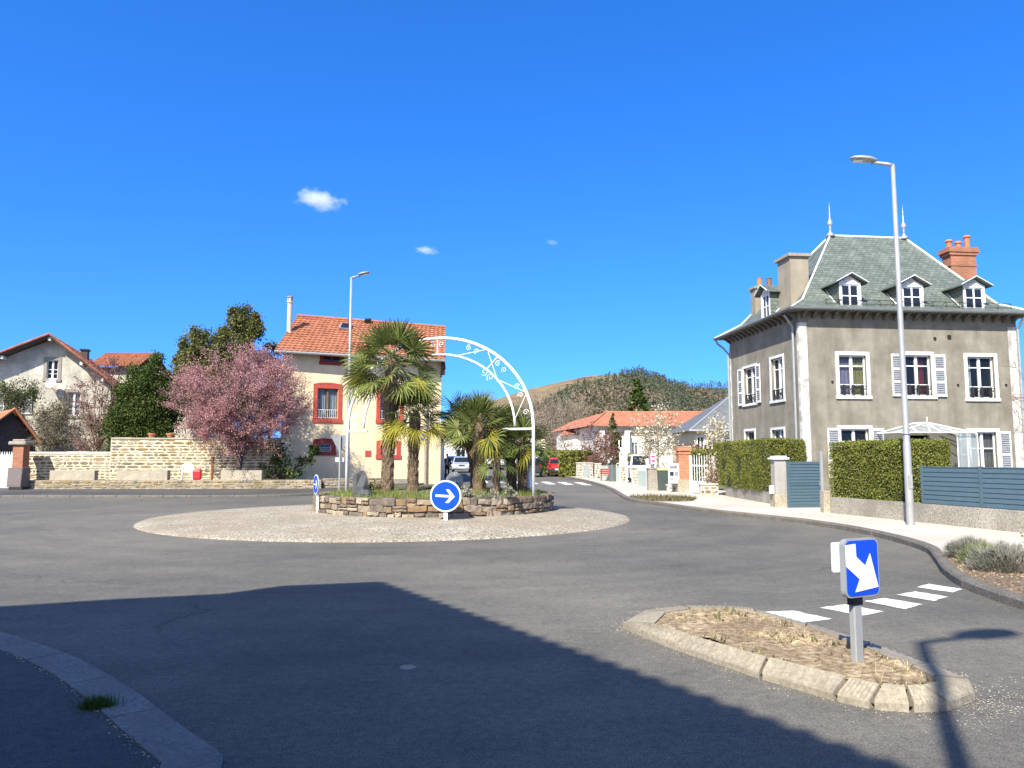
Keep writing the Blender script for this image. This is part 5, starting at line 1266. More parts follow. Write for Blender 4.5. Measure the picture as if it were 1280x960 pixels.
def clumpy(name, label, cat, base, blobs, per, lsize, lmat, trunk=None, core=None, group=None, aspect=.6, seed=3, shell=.5, up=0):
    """foliage as leaf clumps gathered round blob centres: (x,y,z,rx,ry,rz)"""
    random.seed(seed); global RNG; RNG = np.random.default_rng(seed)
    t = thing(name, label, cat, base, 0, group); allp = []
    for (x,y,z,rx,ry,rz) in blobs:
        nb = max(6, int(14*(rx*rz))); 
        for _ in range(nb):
            v = rand_unit(1)[0]; k = random.uniform(shell, 1); c = np.array((x+v[0]*rx*k, y+v[1]*ry*k, z+v[2]*rz*k)); s = .26*min(rx,rz)*random.uniform(.6,1.3)
            n = int(per*random.uniform(.6,1.4)); P = c+RNG.normal(0, 1, (n,3))*np.array((s,s,s*(1+up))); allp.append(P)
    P = np.concatenate(allp); P = P[P[:,2] > .02]
    npmesh('foliage', leaf_quads(P, lsize, aspect), 4, lmat, t)
    m = MB()
    if trunk: m.tube([Vector((0,0,-.1)), Vector((0,0,trunk[0]*.5)), Vector((trunk[2] if len(trunk)>2 else 0,0,trunk[0]))], [trunk[1]*1.2, trunk[1], trunk[1]*.6], 7)
    for (x,y,z,rx,ry,rz) in blobs:
        m.tube([Vector((0,0,trunk[0]*.6 if trunk else 0)), Vector((x*.6,y*.6,z*.6)), Vector((x,y,z))], [.07,.05,.02], 5)
    m.build('trunk', 'bark', t, smooth=True, uv=False); return t
def at(px, Y, z=None): return (XA(px, Y), Y, zg(Y) if z is None else z)
def vis(px, py, Y): p = D(px, py, Y); return p
# pink blossom tree in front of the cream house
bY = 41.6; b = at(298, bY, .45); c = vis(301, 505, bY)
tree('blossom_tree', 'round pink-blossoming tree behind the low wall, left of the cream house', 'tree', b, (c.x-b[0], 0, c.z-b[2]), (3.62, 3.0, 2.95), 1.25, .17, limbs=12, subs=11, twigs=11, twl=.26, leaves=105000, lsize=.034, lmat='blossom', jit=.10, up=.75, seed=11, twr=.014, lean=(.1,0))
# bare reddish shrub-tree and dark evergreen
b = at(122, 46); c = vis(122, 493, 46)
tree('bare_tree', 'reddish leafless tree against the gable of the lime-rendered house', 'tree', b, (0,0,c.z-.1), (1.6,1.4,2.3), 2.0, .09, limbs=8, subs=8, twigs=9, twl=.22, bark='twig_red', leaves=2600, lsize=.05, lmat='leaf_red', seed=5, twr=.013)
b = at(178, 46)
clumpy('evergreen_tree', 'dense dark green evergreen tree behind the tall part of the stone wall', 'tree', b, [(0,0,4.8,1.6,1.4,1.9),(-1.1,-.2,3.6,.95,1.1,1.3),(.9,.2,3.4,1.0,1.1,1.6),(-.4,-.3,6.4,.75,.8,.9),(.5,0,6.9,.65,.7,.8),(-.2,-.5,2.4,1.5,1.1,.9),(1.2,0,5.4,.6,.7,.8),(-1.2,0,5.4,.5,.6,.6),(1.2,0,6.4,.35,.5,.4)], 520, .06, 'leaf_dark', (3, .16), seed=8)
b = at(248, 56)
clumpy('cypress_tree', 'tall clumpy dark cypress rising behind the pink tree, the left one of two', 'tree', b, [(-.5,0,9.6,1.0,.9,1.2),(-1.3,0,8.2,.9,.9,1.3),(-.2,0,8.2,1.1,1.0,1.4),(.9,.2,9.4,.9,.8,.9),(1.3,.2,8.4,.8,.8,1.0),(-1.5,0,6.6,.8,.9,1.3),(.2,0,6.6,1.5,1.3,1.6),(1.5,.2,7.2,.9,.9,1.0),(-1.6,0,5.4,.6,.8,1.0)], 380, .085, 'leaf_cypress', (7, .2), seed=9, up=.3)
b = at(288, 57)
clumpy('cypress_tree', 'tallest clumpy cypress, its round top leaning right above the pink tree', 'tree', b, [(.7,0,11.9,1.1,1.0,.9),(-.1,0,11.0,.9,.9,.9),(1.3,0,11.1,.9,.9,.9),(.3,0,9.8,1.0,.9,1.1),(-.1,0,8.4,1.0,1.0,1.1),(-.3,0,7.0,.9,1.0,1.2),(.0,0,5.8,1.1,1.0,1.4)], 380, .085, 'leaf_cypress', (9, .22, .4), seed=10, up=.2)
b = at(336, 60)
clumpy('cypress_tree', 'small grey-green treetop showing just left of the cream house roof', 'tree', b, [(0,0,10.0,.8,.8,.7),(-.5,0,9.0,.9,1,1.0),(.6,0,8.6,.9,1,1.0)], 200, .08, 'leaf_olive', (8, .15), seed=12)
# shrubs behind the low wall at the left
for i, (px, py, Y, rx, rz, lab, lm, bk) in enumerate([(58,535,45.6,1.1,1.6,'olive bush behind the stone wall, beside the tiled shed','leaf_olive','twig_pale'),(85,528,46.4,1.2,1.7,'pale twiggy bush behind the stone wall, under the satellite dish','leaf_olive','twig_pale'),(112,545,45.4,1.2,1.2,'brownish bare bush behind the stone wall, against its taller part','leaf_olive','twig_red'),(15,492,47.5,1.3,.7,'dark green shrub top above the tiled shed','leaf_dark','twig')]):
    b = at(px, Y); c = vis(px, py, Y)
    tree('garden_bush', lab, 'bush', b, (0,0,c.z), (rx, rx*.8, rz), .5, .05, limbs=8, subs=7, twigs=8, twl=.3, bark=bk, leaves=(2600,1200,900,5000)[i], lsize=.05, lmat=lm, jit=.14, seed=30+i, twr=.012)
b = at(352, 42.6, .45)
clumpy('garden_bush', 'dark leafy bush against the foot of the cream house, right of the pink tree', 'bush', b, [(-.4,0,.7,.9,.6,.7),(.6,-.2,.8,.8,.5,.6),(1.3,-.1,1.3,.7,.4,.4),(-.2,0,1.6,.6,.5,.6),(1.9,-.1,1.7,.4,.3,.3)], 60, .07, 'leaf_dark', None, seed=41)
# hill-foot trees and street trees
proto = None
for i, (px, Y, h, lab) in enumerate([(645,150,13,'tall bare birch at the foot of the hill, above the dark palm crowns'),(662,140,12.5,'tall bare birch just right of the arch, first of the row'),(676,150,14,'tall bare birch behind the far hedge, above the red car'),(690,145,13,'tall bare birch behind the far hedge, left of the white hall'),(703,155,13.5,'bare birch rising behind the left wing of the white hall'),(725,160,14.5,'bare tree rising behind the hip of the white hall roof'),(570,130,7.5,'bare tree over the far street, right of the cream house'),(592,150,8.5,'bare tree over the far street, between the palm trunks')]):
    b = at(px, Y)
    if proto is None: proto = tree('bare_birch', lab, 'tree', b, (0,0,h*.62), (2.6,2.4,h*.4), h*.2, .16, limbs=10, subs=8, twigs=9, twl=.16, bark='twig_pale', seed=21, along=.8, twr=.035, group='bare trees at the foot of the hill')
    else: dup(proto, b, i*1.3, lab, h/13)
b = at(798, 128)
clumpy('fir_tree', 'dark conical fir standing against the hillside behind the white hall', 'tree', b, [(0,0,13.5-i*1.35,.5+i*.36,.5+i*.36,.9) for i in range(9)], 55, .3, 'leaf_dark', (12,.25), seed=51, shell=.3)
b = at(767, 62)
clumpy('young_fir', 'thin young conifer in front of the white hall', 'tree', b, [(0,0,4.6-i*.5,.14+i*.13,.14+i*.13,.4) for i in range(8)], 60, .12, 'leaf_olive', (4.5,.06), seed=52, shell=.2)
b = at(822, 47); c = vis(822, 543, 47)
tree('magnolia_tree', 'cream-blossoming tree in the garden before the white hall', 'tree', b, (0,0,c.z-b[2]), (1.55,1.4,2.3), .9, .07, limbs=8, subs=7, twigs=7, twl=.22, bark='twig_pale', leaves=1500, lsize=.07, lmat='blossom_w', jit=.1, seed=61, along=.6)
b = at(908, 47); c = vis(908, 548, 47)
tree('magnolia_tree', 'cream-blossoming tree tight against the left corner of the grey house', 'tree', b, (0,0,c.z-b[2]), (1.5,1.4,1.6), .9, .07, limbs=8, subs=7, twigs=7, twl=.22, bark='twig_pale', leaves=2200, lsize=.075, lmat='blossom_w', jit=.1, seed=62)
b = at(716, 64); c = vis(716, 555, 64)
tree('bare_tree', 'small spreading leafless tree in front of the left wing of the white hall', 'tree', b, (0,0,c.z-b[2]), (2.2,2,1.7), 1.2, .08, limbs=8, subs=6, twigs=6, twl=.2, bark='twig', seed=63, twr=.02)
for px, py, Y, rx, rz, lab in ((752,568,58,1.5,1.6,'red-brown bush behind the stone garden wall, left of the thin conifer'),(868,577,42.5,1.0,1.0,'dark red bush behind the notice board and brick gate pillar'),(742,556,66,1.4,2.2,'tall reddish bush in front of the white hall corner')):
    b = at(px, Y); c = vis(px, py, Y)
    tree('red_bush', lab, 'bush', b, (0,0,c.z-b[2]), (rx,rx*.8,rz), .4, .05, limbs=8, subs=7, twigs=7, twl=.26, bark='twig_red', leaves=2200, lsize=.06, lmat='leaf_red', jit=.12, seed=int(px), group=None)
b = (17.0, 23.2, 0)
tree('bare_tree', 'leafless branches of a tree reaching in at the right edge before the grey house', 'tree', b, (-.1,0,3.3), (2.0,1.6,2.2), 1.2, .09, limbs=8, subs=5, twigs=4, twl=.25, bark='twig', seed=71, twr=.012)
b = at(880, 33.6, .6); 
tree('garden_bush', 'dry brown shrub growing through the white gate railings', 'bush', (b[0]+.35,b[1],.4), (0,0,.75), (.38,.3,.7), .2, .02, limbs=7, subs=6, twigs=7, twl=.3, bark='twig_red', leaves=350, lsize=.05, lmat='blossom_w', seed=72, twr=.008)
# ------------------------------------------------------------------ clipped hedges
def hedge(label, poly, z0, z1, dens=2500, lsize=.023, wob=.05, group='clipped green hedges'):
    """poly: footprint (world), leaves over its faces and a dark woody core"""
    cx = sum(p[0] for p in poly)/len(poly); cy = sum(p[1] for p in poly)/len(poly); t = thing('hedge', label, 'hedge', (cx, cy, z0), 0, group)
    pl = [(x-cx, y-cy) for x, y in poly]; n = len(pl); H = z1-z0; P = []; Nn = []
    a = sum(pl[i][0]*pl[(i+1)%n][1]-pl[(i+1)%n][0]*pl[i][1] for i in range(n))
    if a < 0: pl = pl[::-1]
    for i in range(n):
        a, b = Vector(pl[i]), Vector(pl[(i+1)%n]); L = (b-a).length; d = (b-a)/L; nn = Vector((d.y,-d.x)); k = int(L*H*dens)
        if nn.y > .5: k //= 4
        u = RNG.uniform(0,L,k); v = RNG.uniform(0,H,k)
        off = np.array([mnoise.noise(Vector((q*1.7+i*9, r*1.7, cx))) for q, r in zip(u, v)])*wob*1.6+RNG.normal(-.02, .03, k)
        P.append(np.stack([a.x+d.x*u+nn.x*off, a.y+d.y*u+nn.y*off, v+RNG.normal(0,.01,k)],1)); Nn.append(np.tile((nn.x,nn.y,.5),(k,1)))
    area = abs(a_ := sum(pl[i][0]*pl[(i+1)%n][1]-pl[(i+1)%n][0]*pl[i][1] for i in range(n)))/2; k = int(area*dens)
    q = scatter(pl, k); off = np.array([mnoise.noise(Vector((x*1.7,y*1.7,cy))) for x, y in q])*wob+RNG.normal(0,.03,k)
    P.append(np.stack([q[:,0],q[:,1],H+off],1)); Nn.append(np.tile((0,0,1.),(k,1)))
    P = np.concatenate(P); N_ = np.concatenate(Nn); N_ /= np.linalg.norm(N_,axis=1)[:,None]
    keep = np.array([mnoise.noise(Vector((q[0]*2.6+cx, q[1]*2.6, q[2]*2.6)))+.5*mnoise.noise(Vector((q[0]*7, q[1]*7+cy, q[2]*7))) < .38+.5*random.random() for q in P]); P = P[keep]; N_ = N_[keep]
    npmesh('foliage', leaf_quads(P, lsize, .62, N_, .45), 4, 'hedge', t)
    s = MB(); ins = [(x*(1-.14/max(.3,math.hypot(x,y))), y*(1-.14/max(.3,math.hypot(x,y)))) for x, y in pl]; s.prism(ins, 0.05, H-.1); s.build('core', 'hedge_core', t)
def Wx(Y): return 8.95+(33.5-Y)*.0 if Y > 25.2 else 9.1+(22-Y)*.246
hz = ZA(552, 27)
hedge('clipped hedge left of the blue-grey gate, its bottom corner cut back beside the gate pillar', [(8.92,34.2),(8.82,26.5),(9.4,26.5),(9.9,27.6),(10.1,34.2)], .5, ZA(551, 28.5))
hedge('clipped hedge behind the gate pillar, partly shading the gap above the gate', [(XA(957,28.0),28.0),(XA(1004,28.0),28.0),(XA(1006,29.0),29.0),(XA(957,29.0),29.0)], .9, ZA(551, 28.2))
hedge('clipped hedge right of the blue-grey gate, standing behind the silver lamp post', [(9.16,22.4),(9.90,19.5),(11.1,19.9),(10.3,22.9)], .42, ZA(554, 21.6))
hedge('clipped hedge rising behind the slatted fence, right of the silver lamp post', [(XA(1142,21.4),21.4),(XA(1185,21.2),21.2),(XA(1187,22.4),22.4),(XA(1142,22.6),22.6)], .46, ZA(552, 21.3))
hedge('far hedge behind the white post and the red car, before the birches', [(XA(676,66),66),(XA(722,66),66),(XA(722,68),68),(XA(676,68),68)], zg(66), ZA(564, 66), 150, .09)
hedge('far hedge between the white posts and the stone garden walls', [(XA(699,60),60),(XA(721,59),59),(XA(741,60.5),60.5),(XA(741,62),62),(XA(699,62),62)], zg(60), ZA(564, 60), 170, .09)
hedge('low hedge behind the white van', [(XA(785,52),52),(XA(812,52),52),(XA(812,53.2),53.2),(XA(785,53.2),53.2)], zg(50), ZA(568, 52), 160, .08)
hedge('low dark hedge behind the white entrance gate and brick pillar', [(XA(864,40),40),(XA(893,40),40),(XA(893,41),41),(XA(864,41),41)], 0, ZA(563, 40), 200, .07)
# ------------------------------------------------------------------ fan palms
def frond(fan, stem, o, az, el, Lp, Lf, n=26, droop=.35, spread=112):
    d = Vector((math.cos(az)*math.cos(el), math.sin(az)*math.cos(el), math.sin(el))); pts = [o]
    for i in range(4):
        d = (d+Vector((0,0,-.07))).normalized(); pts.append(pts[-1]+d*Lp/4)
    stem.tube(pts, [.016,.014,.012,.010,.009], 4, cap=False)
    h = pts[-1]; s = d.cross(Vector((0,0,1))); s = s.normalized() if s.length > .05 else Vector((1,0,0)); nrm = s.cross(d).normalized()
    roll = random.uniform(-1.15,1.15); s, nrm = s*math.cos(roll)+nrm*math.sin(roll), nrm*math.cos(roll)-s*math.sin(roll)
    dphi = R(2*spread/n)
    for i in range(n):
        ph = R(-spread)+dphi*(i+.5); L = Lf*(1-.34*abs(ph/R(spread))**2)*random.uniform(.9,1.06)
        dr = d*math.cos(ph)+s*math.sin(ph)+nrm*(.10*abs(math.sin(ph))+.04*(-1)**i); sd = (s*math.cos(ph)-d*math.sin(ph))
        w1 = .40*L*math.tan(dphi/2)*1.02; dd = droop*L
        c1 = h+dr*.40*L+Vector((0,0,-dd*.08)); c2 = h+dr*.75*L+Vector((0,0,-dd*.38)); c3 = h+dr*L*.97+Vector((0,0,-dd*1.0))
        fold = nrm*(w1*.35)
        v = [h, c1-sd*w1+fold*(-1)**i, c1+sd*w1-fold*(-1)**i, c2+sd*w1*.62, c2-sd*w1*.62, c3]
        fan.add(v, [(0,2,1),(1,2,3,4),(4,3,5)])
def palm(label, px, Y, z0, top_py, tr, nf, Lp, Lf, seed, lean=0, leafm='palm_leaf', yellow=4, dead=5, group='palms on the roundabout', droop=.4, low=-45, skirt=True):
    random.seed(seed); X = XA(px, Y, z0); t = thing('palm_tree', label, 'palm', (X, Y, z0), 0, group); H = ZA(top_py, Y)-z0
    m = MB(); n = 12; k = max(8, int(H/.12)); vs = []
    for i in range(k+1):
        s = i/k; r = tr*(1.12-.12*s+.25*max(0,.12-s)/.12)*(1.18 if .55 < s < .97 else 1)
        for j in range(n):
            q = 2*PI*j/n; rr = r*(1+random.uniform(-.14,.16)); vs.append((lean*s*s+rr*math.cos(q), rr*math.sin(q), H*s-.1+.0))
    m.add(vs, [(i*n+j, i*n+(j+1)%n, (i+1)*n+(j+1)%n, (i+1)*n+j) for i in range(k) for j in range(n)])
    for _ in range(int(H*120)):
        s = random.random(); q = random.uniform(0,2*PI); r = tr*1.02; h = random.uniform(.08,.2); o = random.uniform(.02,.08)
        c = Vector((lean*s*s+r*math.cos(q), r*math.sin(q), H*s)); tg = Vector((-math.sin(q),math.cos(q),0))*random.uniform(.012,.035); out = Vector((math.cos(q),math.sin(q),0))*o
        sg = random.choice((1,1,-1)); m.add([c-tg, c+tg, c+out+Vector((0,0,h*sg))], [(0,1,2)])
    m.build('trunk', 'palm_bark', t, uv=False)
    o = Vector((lean,0,H-.08)); ga = PI*(3-math.sqrt(5)); st = MB()
    fans = {leafm: MB(), 'palm_yellow': MB(), 'palm_dead': MB()}
    for i in range(nf):
        s = i/(nf-1); el = R(82+(low-82)*s**.85)+random.uniform(-.1,.1); az = i*ga+random.uniform(-.2,.2)
        frond(fans[leafm], st, o+Vector((0,0,-.25*s)), az, el, Lp*random.uniform(.8,1.15)*(.75+.4*s), Lf*random.uniform(.88,1.08), 26, droop*(.6+s))
    for i in range(yellow):
        az = -PI/2+random.uniform(-1.6,1.6); frond(fans['palm_yellow'], st, o+Vector((0,0,-.25)), az, R(random.uniform(-30,5)), Lp*1.1, Lf*.95, 24, .5)
    for i in range(dead):
        az = random.uniform(0,2*PI); frond(fans['palm_dead'], st, o+Vector((0,0,-.35)), az, R(random.uniform(-85,-65)), Lp*.5, Lf*.8, 18, .15, 60)
    for mt, nm in ((leafm,'fronds'),('palm_yellow','yellowing_fronds'),('palm_dead','dead_fronds')):
        if fans[mt].v: fans[mt].build(nm, mt, t, uv=False)
    st.build('stalks', plain('palm_stalk', (.20,.21,.07), .6) if seed == 1 else 'palm_stalk', t, uv=False)
M['palm_stalk'] = plain('palm_stalk', (.20,.21,.07), .6)
palm('tallest fan palm, left of the round planter, in front of the cream house windows', 484, 21.3, .66, 445, .145, 46, .78, .78, 2, .10, yellow=2, dead=3, droop=.12, low=-30)
palm('shorter fan palm with yellow lower fronds, just right of the tallest palm', 516, 21.4, .66, 512, .13, 22, .55, .60, 3, .03, yellow=6, dead=6, low=-12, droop=.12)
palm('stout fan palm with a wide dark crown in the middle of the planter', 599, 21.5, .66, 524, .16, 36, .58, .66, 4, .03, yellow=2, dead=4, low=-16, droop=.12)
palm('thin short fan palm close beside the stout palm trunk', 621, 20.9, .66, 566, .075, 12, .28, .44, 5, .0, yellow=0, dead=4, low=-30, droop=.2)
palm('dark-trunked fan palm leaning behind the arch leg, second from the right', 640, 22.4, .66, 536, .13, 28, .5, .58, 6, -.1, yellow=0, dead=4, low=-28, droop=.18)
palm('rightmost fan palm, its dark trunk leaning beside the white arch leg', 653, 21.8, .66, 548, .12, 24, .42, .56, 7, .02, yellow=1, dead=3, low=-25, droop=.2)
palm('fan palm at the back of the planter, its crown filling the gap between the others', 594, 23.6, .66, 518, .12, 26, .45, .62, 8, -.45, yellow=0, dead=2, low=-25, droop=.18)
# ------------------------------------------------------------------ arch
def arch():
    A = Vector((XA(433,22.7,.7), 22.7)); B = Vector((XA(667,20.9,.7), 20.9)); zc = ZA(533, 21.2); t = thing('garden_arch', 'white metal arch with scrollwork spanning the palms on the planter', 'arch', (A.x, A.y, .6))
    L = (B-A).length; e = (B-A)/L; r = L/2; zc -= .6; zt = ZA(418.5, 21.2)-.6; ry = zt-zc
    def P(u, z, d=0): return Vector((e.x*u-e.y*d, e.y*u+e.x*d, z))
    def arc(rx, rz_, a0, a1, n=28): return [P(r+rx*math.cos(a), zc+rz_*math.sin(a)) for a in np.linspace(a0, a1, n)]
    m = MB(); m.tube([P(0,-.1)]+arc(r, ry, PI, 0)+[P(L,-.1)], .044, 10); m.build('outer_hoop', 'white', t, smooth=True, uv=False)
    ri = r*.815; rzi = ry*.815
    m = MB(); m.tube(arc(ri, rzi, PI, 0), .033, 8); m.build('inner_hoop', 'white', t, smooth=True, uv=False)
    for u0, u1 in ((0, r-ri+.12), (L-(r-ri)-.35, L)): m = MB(); m.tube([P(u0,zc-.08),P(u1,zc-.08)], .032, 6); m.build('foot_bracket', 'white', t, uv=False)
    ang = [R(a) for a in (8,28,50,72,90,108,130,152,172)]
    for i, a in enumerate(ang[1:-1:1]):
        if i % 2 == 1 or i == 3:
            m = MB(); m.tube([P(r+ri*math.cos(a), zc+rzi*math.sin(a)), P(r+r*math.cos(a), zc+ry*math.sin(a))], .021, 6); m.build('strut', 'white', t, uv=False)
    pts = [R(a) for a in (5,21,39,58,76,104,122,141,159,175)]
    for i in range(len(pts)-1):
        if i == 4: continue
        a, b = pts[i], pts[i+1]; k0, k1 = ((ri, r) if i % 2 == 0 else (r, ri)); z0, z1 = ((rzi, ry) if i % 2 == 0 else (ry, rzi))
        m = MB(); m.tube([P(r+k0*math.cos(a), zc+z0*math.sin(a)), P(r+k1*math.cos(b), zc+z1*math.sin(b))], .010, 4); m.build('tie_rod', 'white', t, uv=False)
    def scroll(u, z, R0, a0, sg):
        m = MB(); m.tube([P(u+(R0*(1-q/9.5))*math.cos(a0+sg*q), z+(R0*(1-q/9.5))*math.sin(a0+sg*q)) for q in np.linspace(0, 8.2, 20)], .009, 4); m.build('scroll', 'white', t, uv=False)
    for a in (90, 66, 44, 24, 6, 114, 136, 156, 174):
        a = R(a); km = (r+ri)/2*(1.03); kz = (ry+rzi)/2*1.03; tx, tz = -math.sin(a), math.cos(a)
        for sg in (-1, 1):
            if a in (R(6),) and sg < 0: continue
            scroll(r+km*math.cos(a)+tx*.13*sg, zc+kz*math.sin(a)+tz*.13*sg, .085, a+(0 if sg > 0 else PI), sg)
    for sg in (-1, 1): a = R(47); scroll(r+(ri-.1)*math.cos(a)-math.sin(a)*.12*sg, zc+(rzi-.1)*math.sin(a)+math.cos(a)*.12*sg, .11, a+PI, sg)
arch()
m = MB(); m.lathe([(.30,0),(.29,.3),(.22,.62),(.1,.72)], n=7, sc=(.72,.5))
o = m.build('standing_stone', 'rock', loc=(XA(449,20.4,.7),20.4,.60)); tag(o, 'dark grey upright basalt stone standing in the planter grass by the tallest palm', 'stone')
for v in o.data.vertices: v.co += Vector((random.uniform(-.04,.04), random.uniform(-.04,.04), random.uniform(-.03,.03)))
m = MB(); m.lathe([(.16,0),(.17,.12),(.1,.22)], n=7); o = m.build('small_rock', 'rock', loc=(XA(457,20.0,.7),20.0,.62)); tag(o, 'small pale-grey rock at the foot of the upright basalt stone', 'stone')
# grey-green weeds and low plants on the planter
for i, (px, Y, s, lm, lab) in enumerate([(583,19.6,.16,'lavender','small grey-green clump behind the round arrow sign, left of the stout palm'),(612,19.5,.2,'lavender','largest grey-green clump at the foot of the stout palm'),(636,19.6,.16,'lavender','grey-green clump before the dark leaning palm trunk'),(463,20.6,.22,'leaf_olive','olive weeds right of the upright basalt stone')]):
    clumpy('planter_plant', lab, 'plant', (XA(px,Y,.7),Y,.66), [(0,0,.08,s*1.5,s,s)], 60, .03, lm, None, seed=80+i)
# lavender bushes in the kerb bed
for i, (px, py, w_, lm, lab) in enumerate([(1213,697,.40,'lavender','grey lavender bush nearest the crossing, left of three in the bark bed'),(1232,705,.38,'lavender_g','greener lavender bush between two grey ones in the bark bed'),(1256,713,.50,'lavender','largest grey lavender bush at the front of the bark bed')]):
    x, y = G(px, py, .11); random.seed(90+i); t = thing('lavender_bush', lab, 'shrub', (x, y, .11), 0, 'lavender bushes in the bark bed')
    n = 7500; v = rand_unit(n); v[:,2] = np.abs(v[:,2]); k = RNG.uniform(.45,1,n)[:,None]; P = v*k*np.array((w_*.95,w_*.8,w_*.66)); P *= (1+.22*np.array([mnoise.noise(Vector(tuple(q*4))) for q in v]))[:,None]
    az = RNG.uniform(0,2*PI,n); side = np.stack([np.cos(az),np.sin(az),np.zeros(n)],1)*.006; d = v*.06+RNG.normal(0,.02,(n,3))+np.array((0,0,.02))
    npmesh('foliage', np.stack([P-side,P+side,P+d],1), 3, lm, t); m = MB()
    for _ in range(14): q = random.uniform(0,2*PI); m.tube([(0,0,0),(.3*w_*math.cos(q),.3*w_*math.sin(q),w_*.3),(.6*w_*math.cos(q),.6*w_*math.sin(q),w_*.5)], .008, 4)
    m.build('stems', 'twig', t, uv=False)
b = G(1300,706,.11); clumpy('lavender_bush', 'grey-green shrub cut by the right edge of the photo, behind the largest lavender', 'shrub', (b[0],b[1],.11), [(0,0,.2,.35,.3,.25)], 150, .02, 'lavender_g', None, seed=99)
# ------------------------------------------------------------------ walls on the left
M['mortar_cream'] = grain('cream_mortar', (.50,.42,.28), (.68,.59,.41), (.78,.70,.52), 14, 1.3, bmp=.5, patch=(.42,.37,.28), pscale=.6)
M['mortar_grey'] = grain('old_mortar', (.22,.18,.12), (.34,.285,.20), (.46,.40,.30), 14, 1.3, bmp=.5, patch=(.16,.15,.08), pscale=.7)
M['mortar_pale'] = grain('pale_mortar', (.40,.37,.31), (.55,.51,.43), (.66,.62,.54), 14, 1.3, bmp=.5)
STONES = [plain('wall_stone', c, .92, var=.35, scale=6, bmp=.5) for c in ((.20,.14,.08),(.30,.22,.13),(.36,.28,.18),(.25,.16,.075),(.165,.14,.11),(.32,.26,.19))]
def stones(par, L, z0, z1, row, lmin, lmax, gap, pale=0.0, yf=0.0, mats=None):
    m = MB(); z = z0
    while z < z1-.04:
        h = row*random.uniform(.7,1.3); h = min(h, z1-z); u = random.uniform(-.2,0)
        while u < L:
            l = random.uniform(lmin,lmax); a, b = max(u,.01), min(u+l,L-.01); u += l
            if b-a < .06: continue
            g = gap*random.uniform(.5,1.6); za = z+g/2+random.uniform(0,.25)*row*random.random(); zb = z+h-g/2-random.uniform(0,.2)*row*random.random(); a += g/2; b -= g/2
            if zb-za < .03 or b-a < .05: continue
            cx, cz = (a+b)/2, (za+zb)/2; n = 8; ring = []
            for i in range(n):
                q = 2*PI*(i+.5)/n; cu, sz = math.cos(q), math.sin(q); k = 1/max(abs(cu),abs(sz)); k = k**.72*random.uniform(.86,1.03)
                ring.append((cx+(b-a)/2*cu*k, cz+(zb-za)/2*sz*k))
            d = random.uniform(.008,.035); vs = [(x,yf+.01,q) for x,q in ring]+[(x,yf-d*.6,q) for x,q in ring]+[(cx+(x-cx)*.8,yf-d,cz+(q-cz)*.75) for x,q in ring]
            m.add(vs, [(j,(j+1)%n,n+(j+1)%n,n+j) for j in range(n)]+[(n+j,n+(j+1)%n,2*n+(j+1)%n,2*n+j) for j in range(n)]+[tuple(range(2*n,3*n))], random.randrange(len(STONES)))
        z += h
    return tag(m.build('stone_facing', mats or STONES, par, uv=False), kind='stuff')
def wall_run(name, label, p0, p1, z0, z1, th_, mat, cop=None, cat='wall', copm='planter_c', cap_over=.05):
    a, b = Vector(p0), Vector(p1); d = (b-a); L = d.length; rz = math.atan2(d.y, d.x); t = thing(name, label, cat, (a.x, a.y, z0), rz)
    m = MB(); k = max(2, int(L/.8)); 
    for i in range(k):  # slightly uneven top
        u0, u1 = L*i/k, L*(i+1)/k; m.quad((u0,0,-.2),(u1,0,-.2),(u1,0,z1-z0),(u0,0,z1-z0)); m.quad((u1,th_,-.2),(u0,th_,-.2),(u0,th_,z1-z0),(u1,th_,z1-z0)); m.quad((u0,0,z1-z0),(u1,0,z1-z0),(u1,th_,z1-z0),(u0,th_,z1-z0))
    m.quad((0,th_,-.2),(0,0,-.2),(0,0,z1-z0),(0,th_,z1-z0)); m.quad((L,0,-.2),(L,th_,-.2),(L,th_,z1-z0),(L,0,z1-z0))
    m.build('wall_body', mat, t)
    if mat == 'mortar_cream': stones(t, L, 0, z1-z0-.02, .17, .16, .75, .028)
    if mat == 'mortar_grey': stones(t, L, 0, z1-z0, .135, .14, .55, .025)
    if cop:
        m = MB(); k = max(1, int(L/1.1))
        for i in range(k):
            h = cop+random.uniform(-.012,.012); m.hexa([(L*i/k+.006,-cap_over,z1-z0+.002),(L*(i+1)/k-.006,-cap_over,z1-z0+.002),(L*(i+1)/k-.006,th_+cap_over,z1-z0+.002),(L*i/k+.006,th_+cap_over,z1-z0+.002)]+[(L*i/k+.006,-cap_over,z1-z0+h),(L*(i+1)/k-.006,-cap_over,z1-z0+h),(L*(i+1)/k-.006,th_+cap_over,z1-z0+h),(L*i/k+.006,th_+cap_over,z1-z0+h)])
        m.build('coping', copm, t)
    return t
Yw = 42.6
wall_run('stone_wall', 'lower part of the cream-mortared rubble wall, between the brick pillar and its tall part', (XA(28,Yw),Yw), (XA(139,Yw),Yw), .3, ZA(567,Yw), .4, 'mortar_cream', .10, copm='stucco_white')
wall_run('stone_wall', 'tall part of the cream-mortared rubble wall, behind the white plastic chair and pink tree', (XA(138,Yw),Yw-.03), (XA(352,Yw),Yw+.2), .3, ZA(549,Yw), .45, 'mortar_cream', .09, copm='planter_c')
wall_run('stone_wall', 'long knee-high rubble retaining wall along the far pavement, carrying concrete troughs', (XA(24,40.0),40.0), (XA(402,40.9),40.9), 0, .56, .4, 'mortar_grey', None)
wall_run('stone_wall', 'short low rubble wall at the foot of the cream house behind the planter', (XA(404,41.0),41.2), (XA(482,42.6),42.6), 0, .62, .35, 'mortar_grey', None)
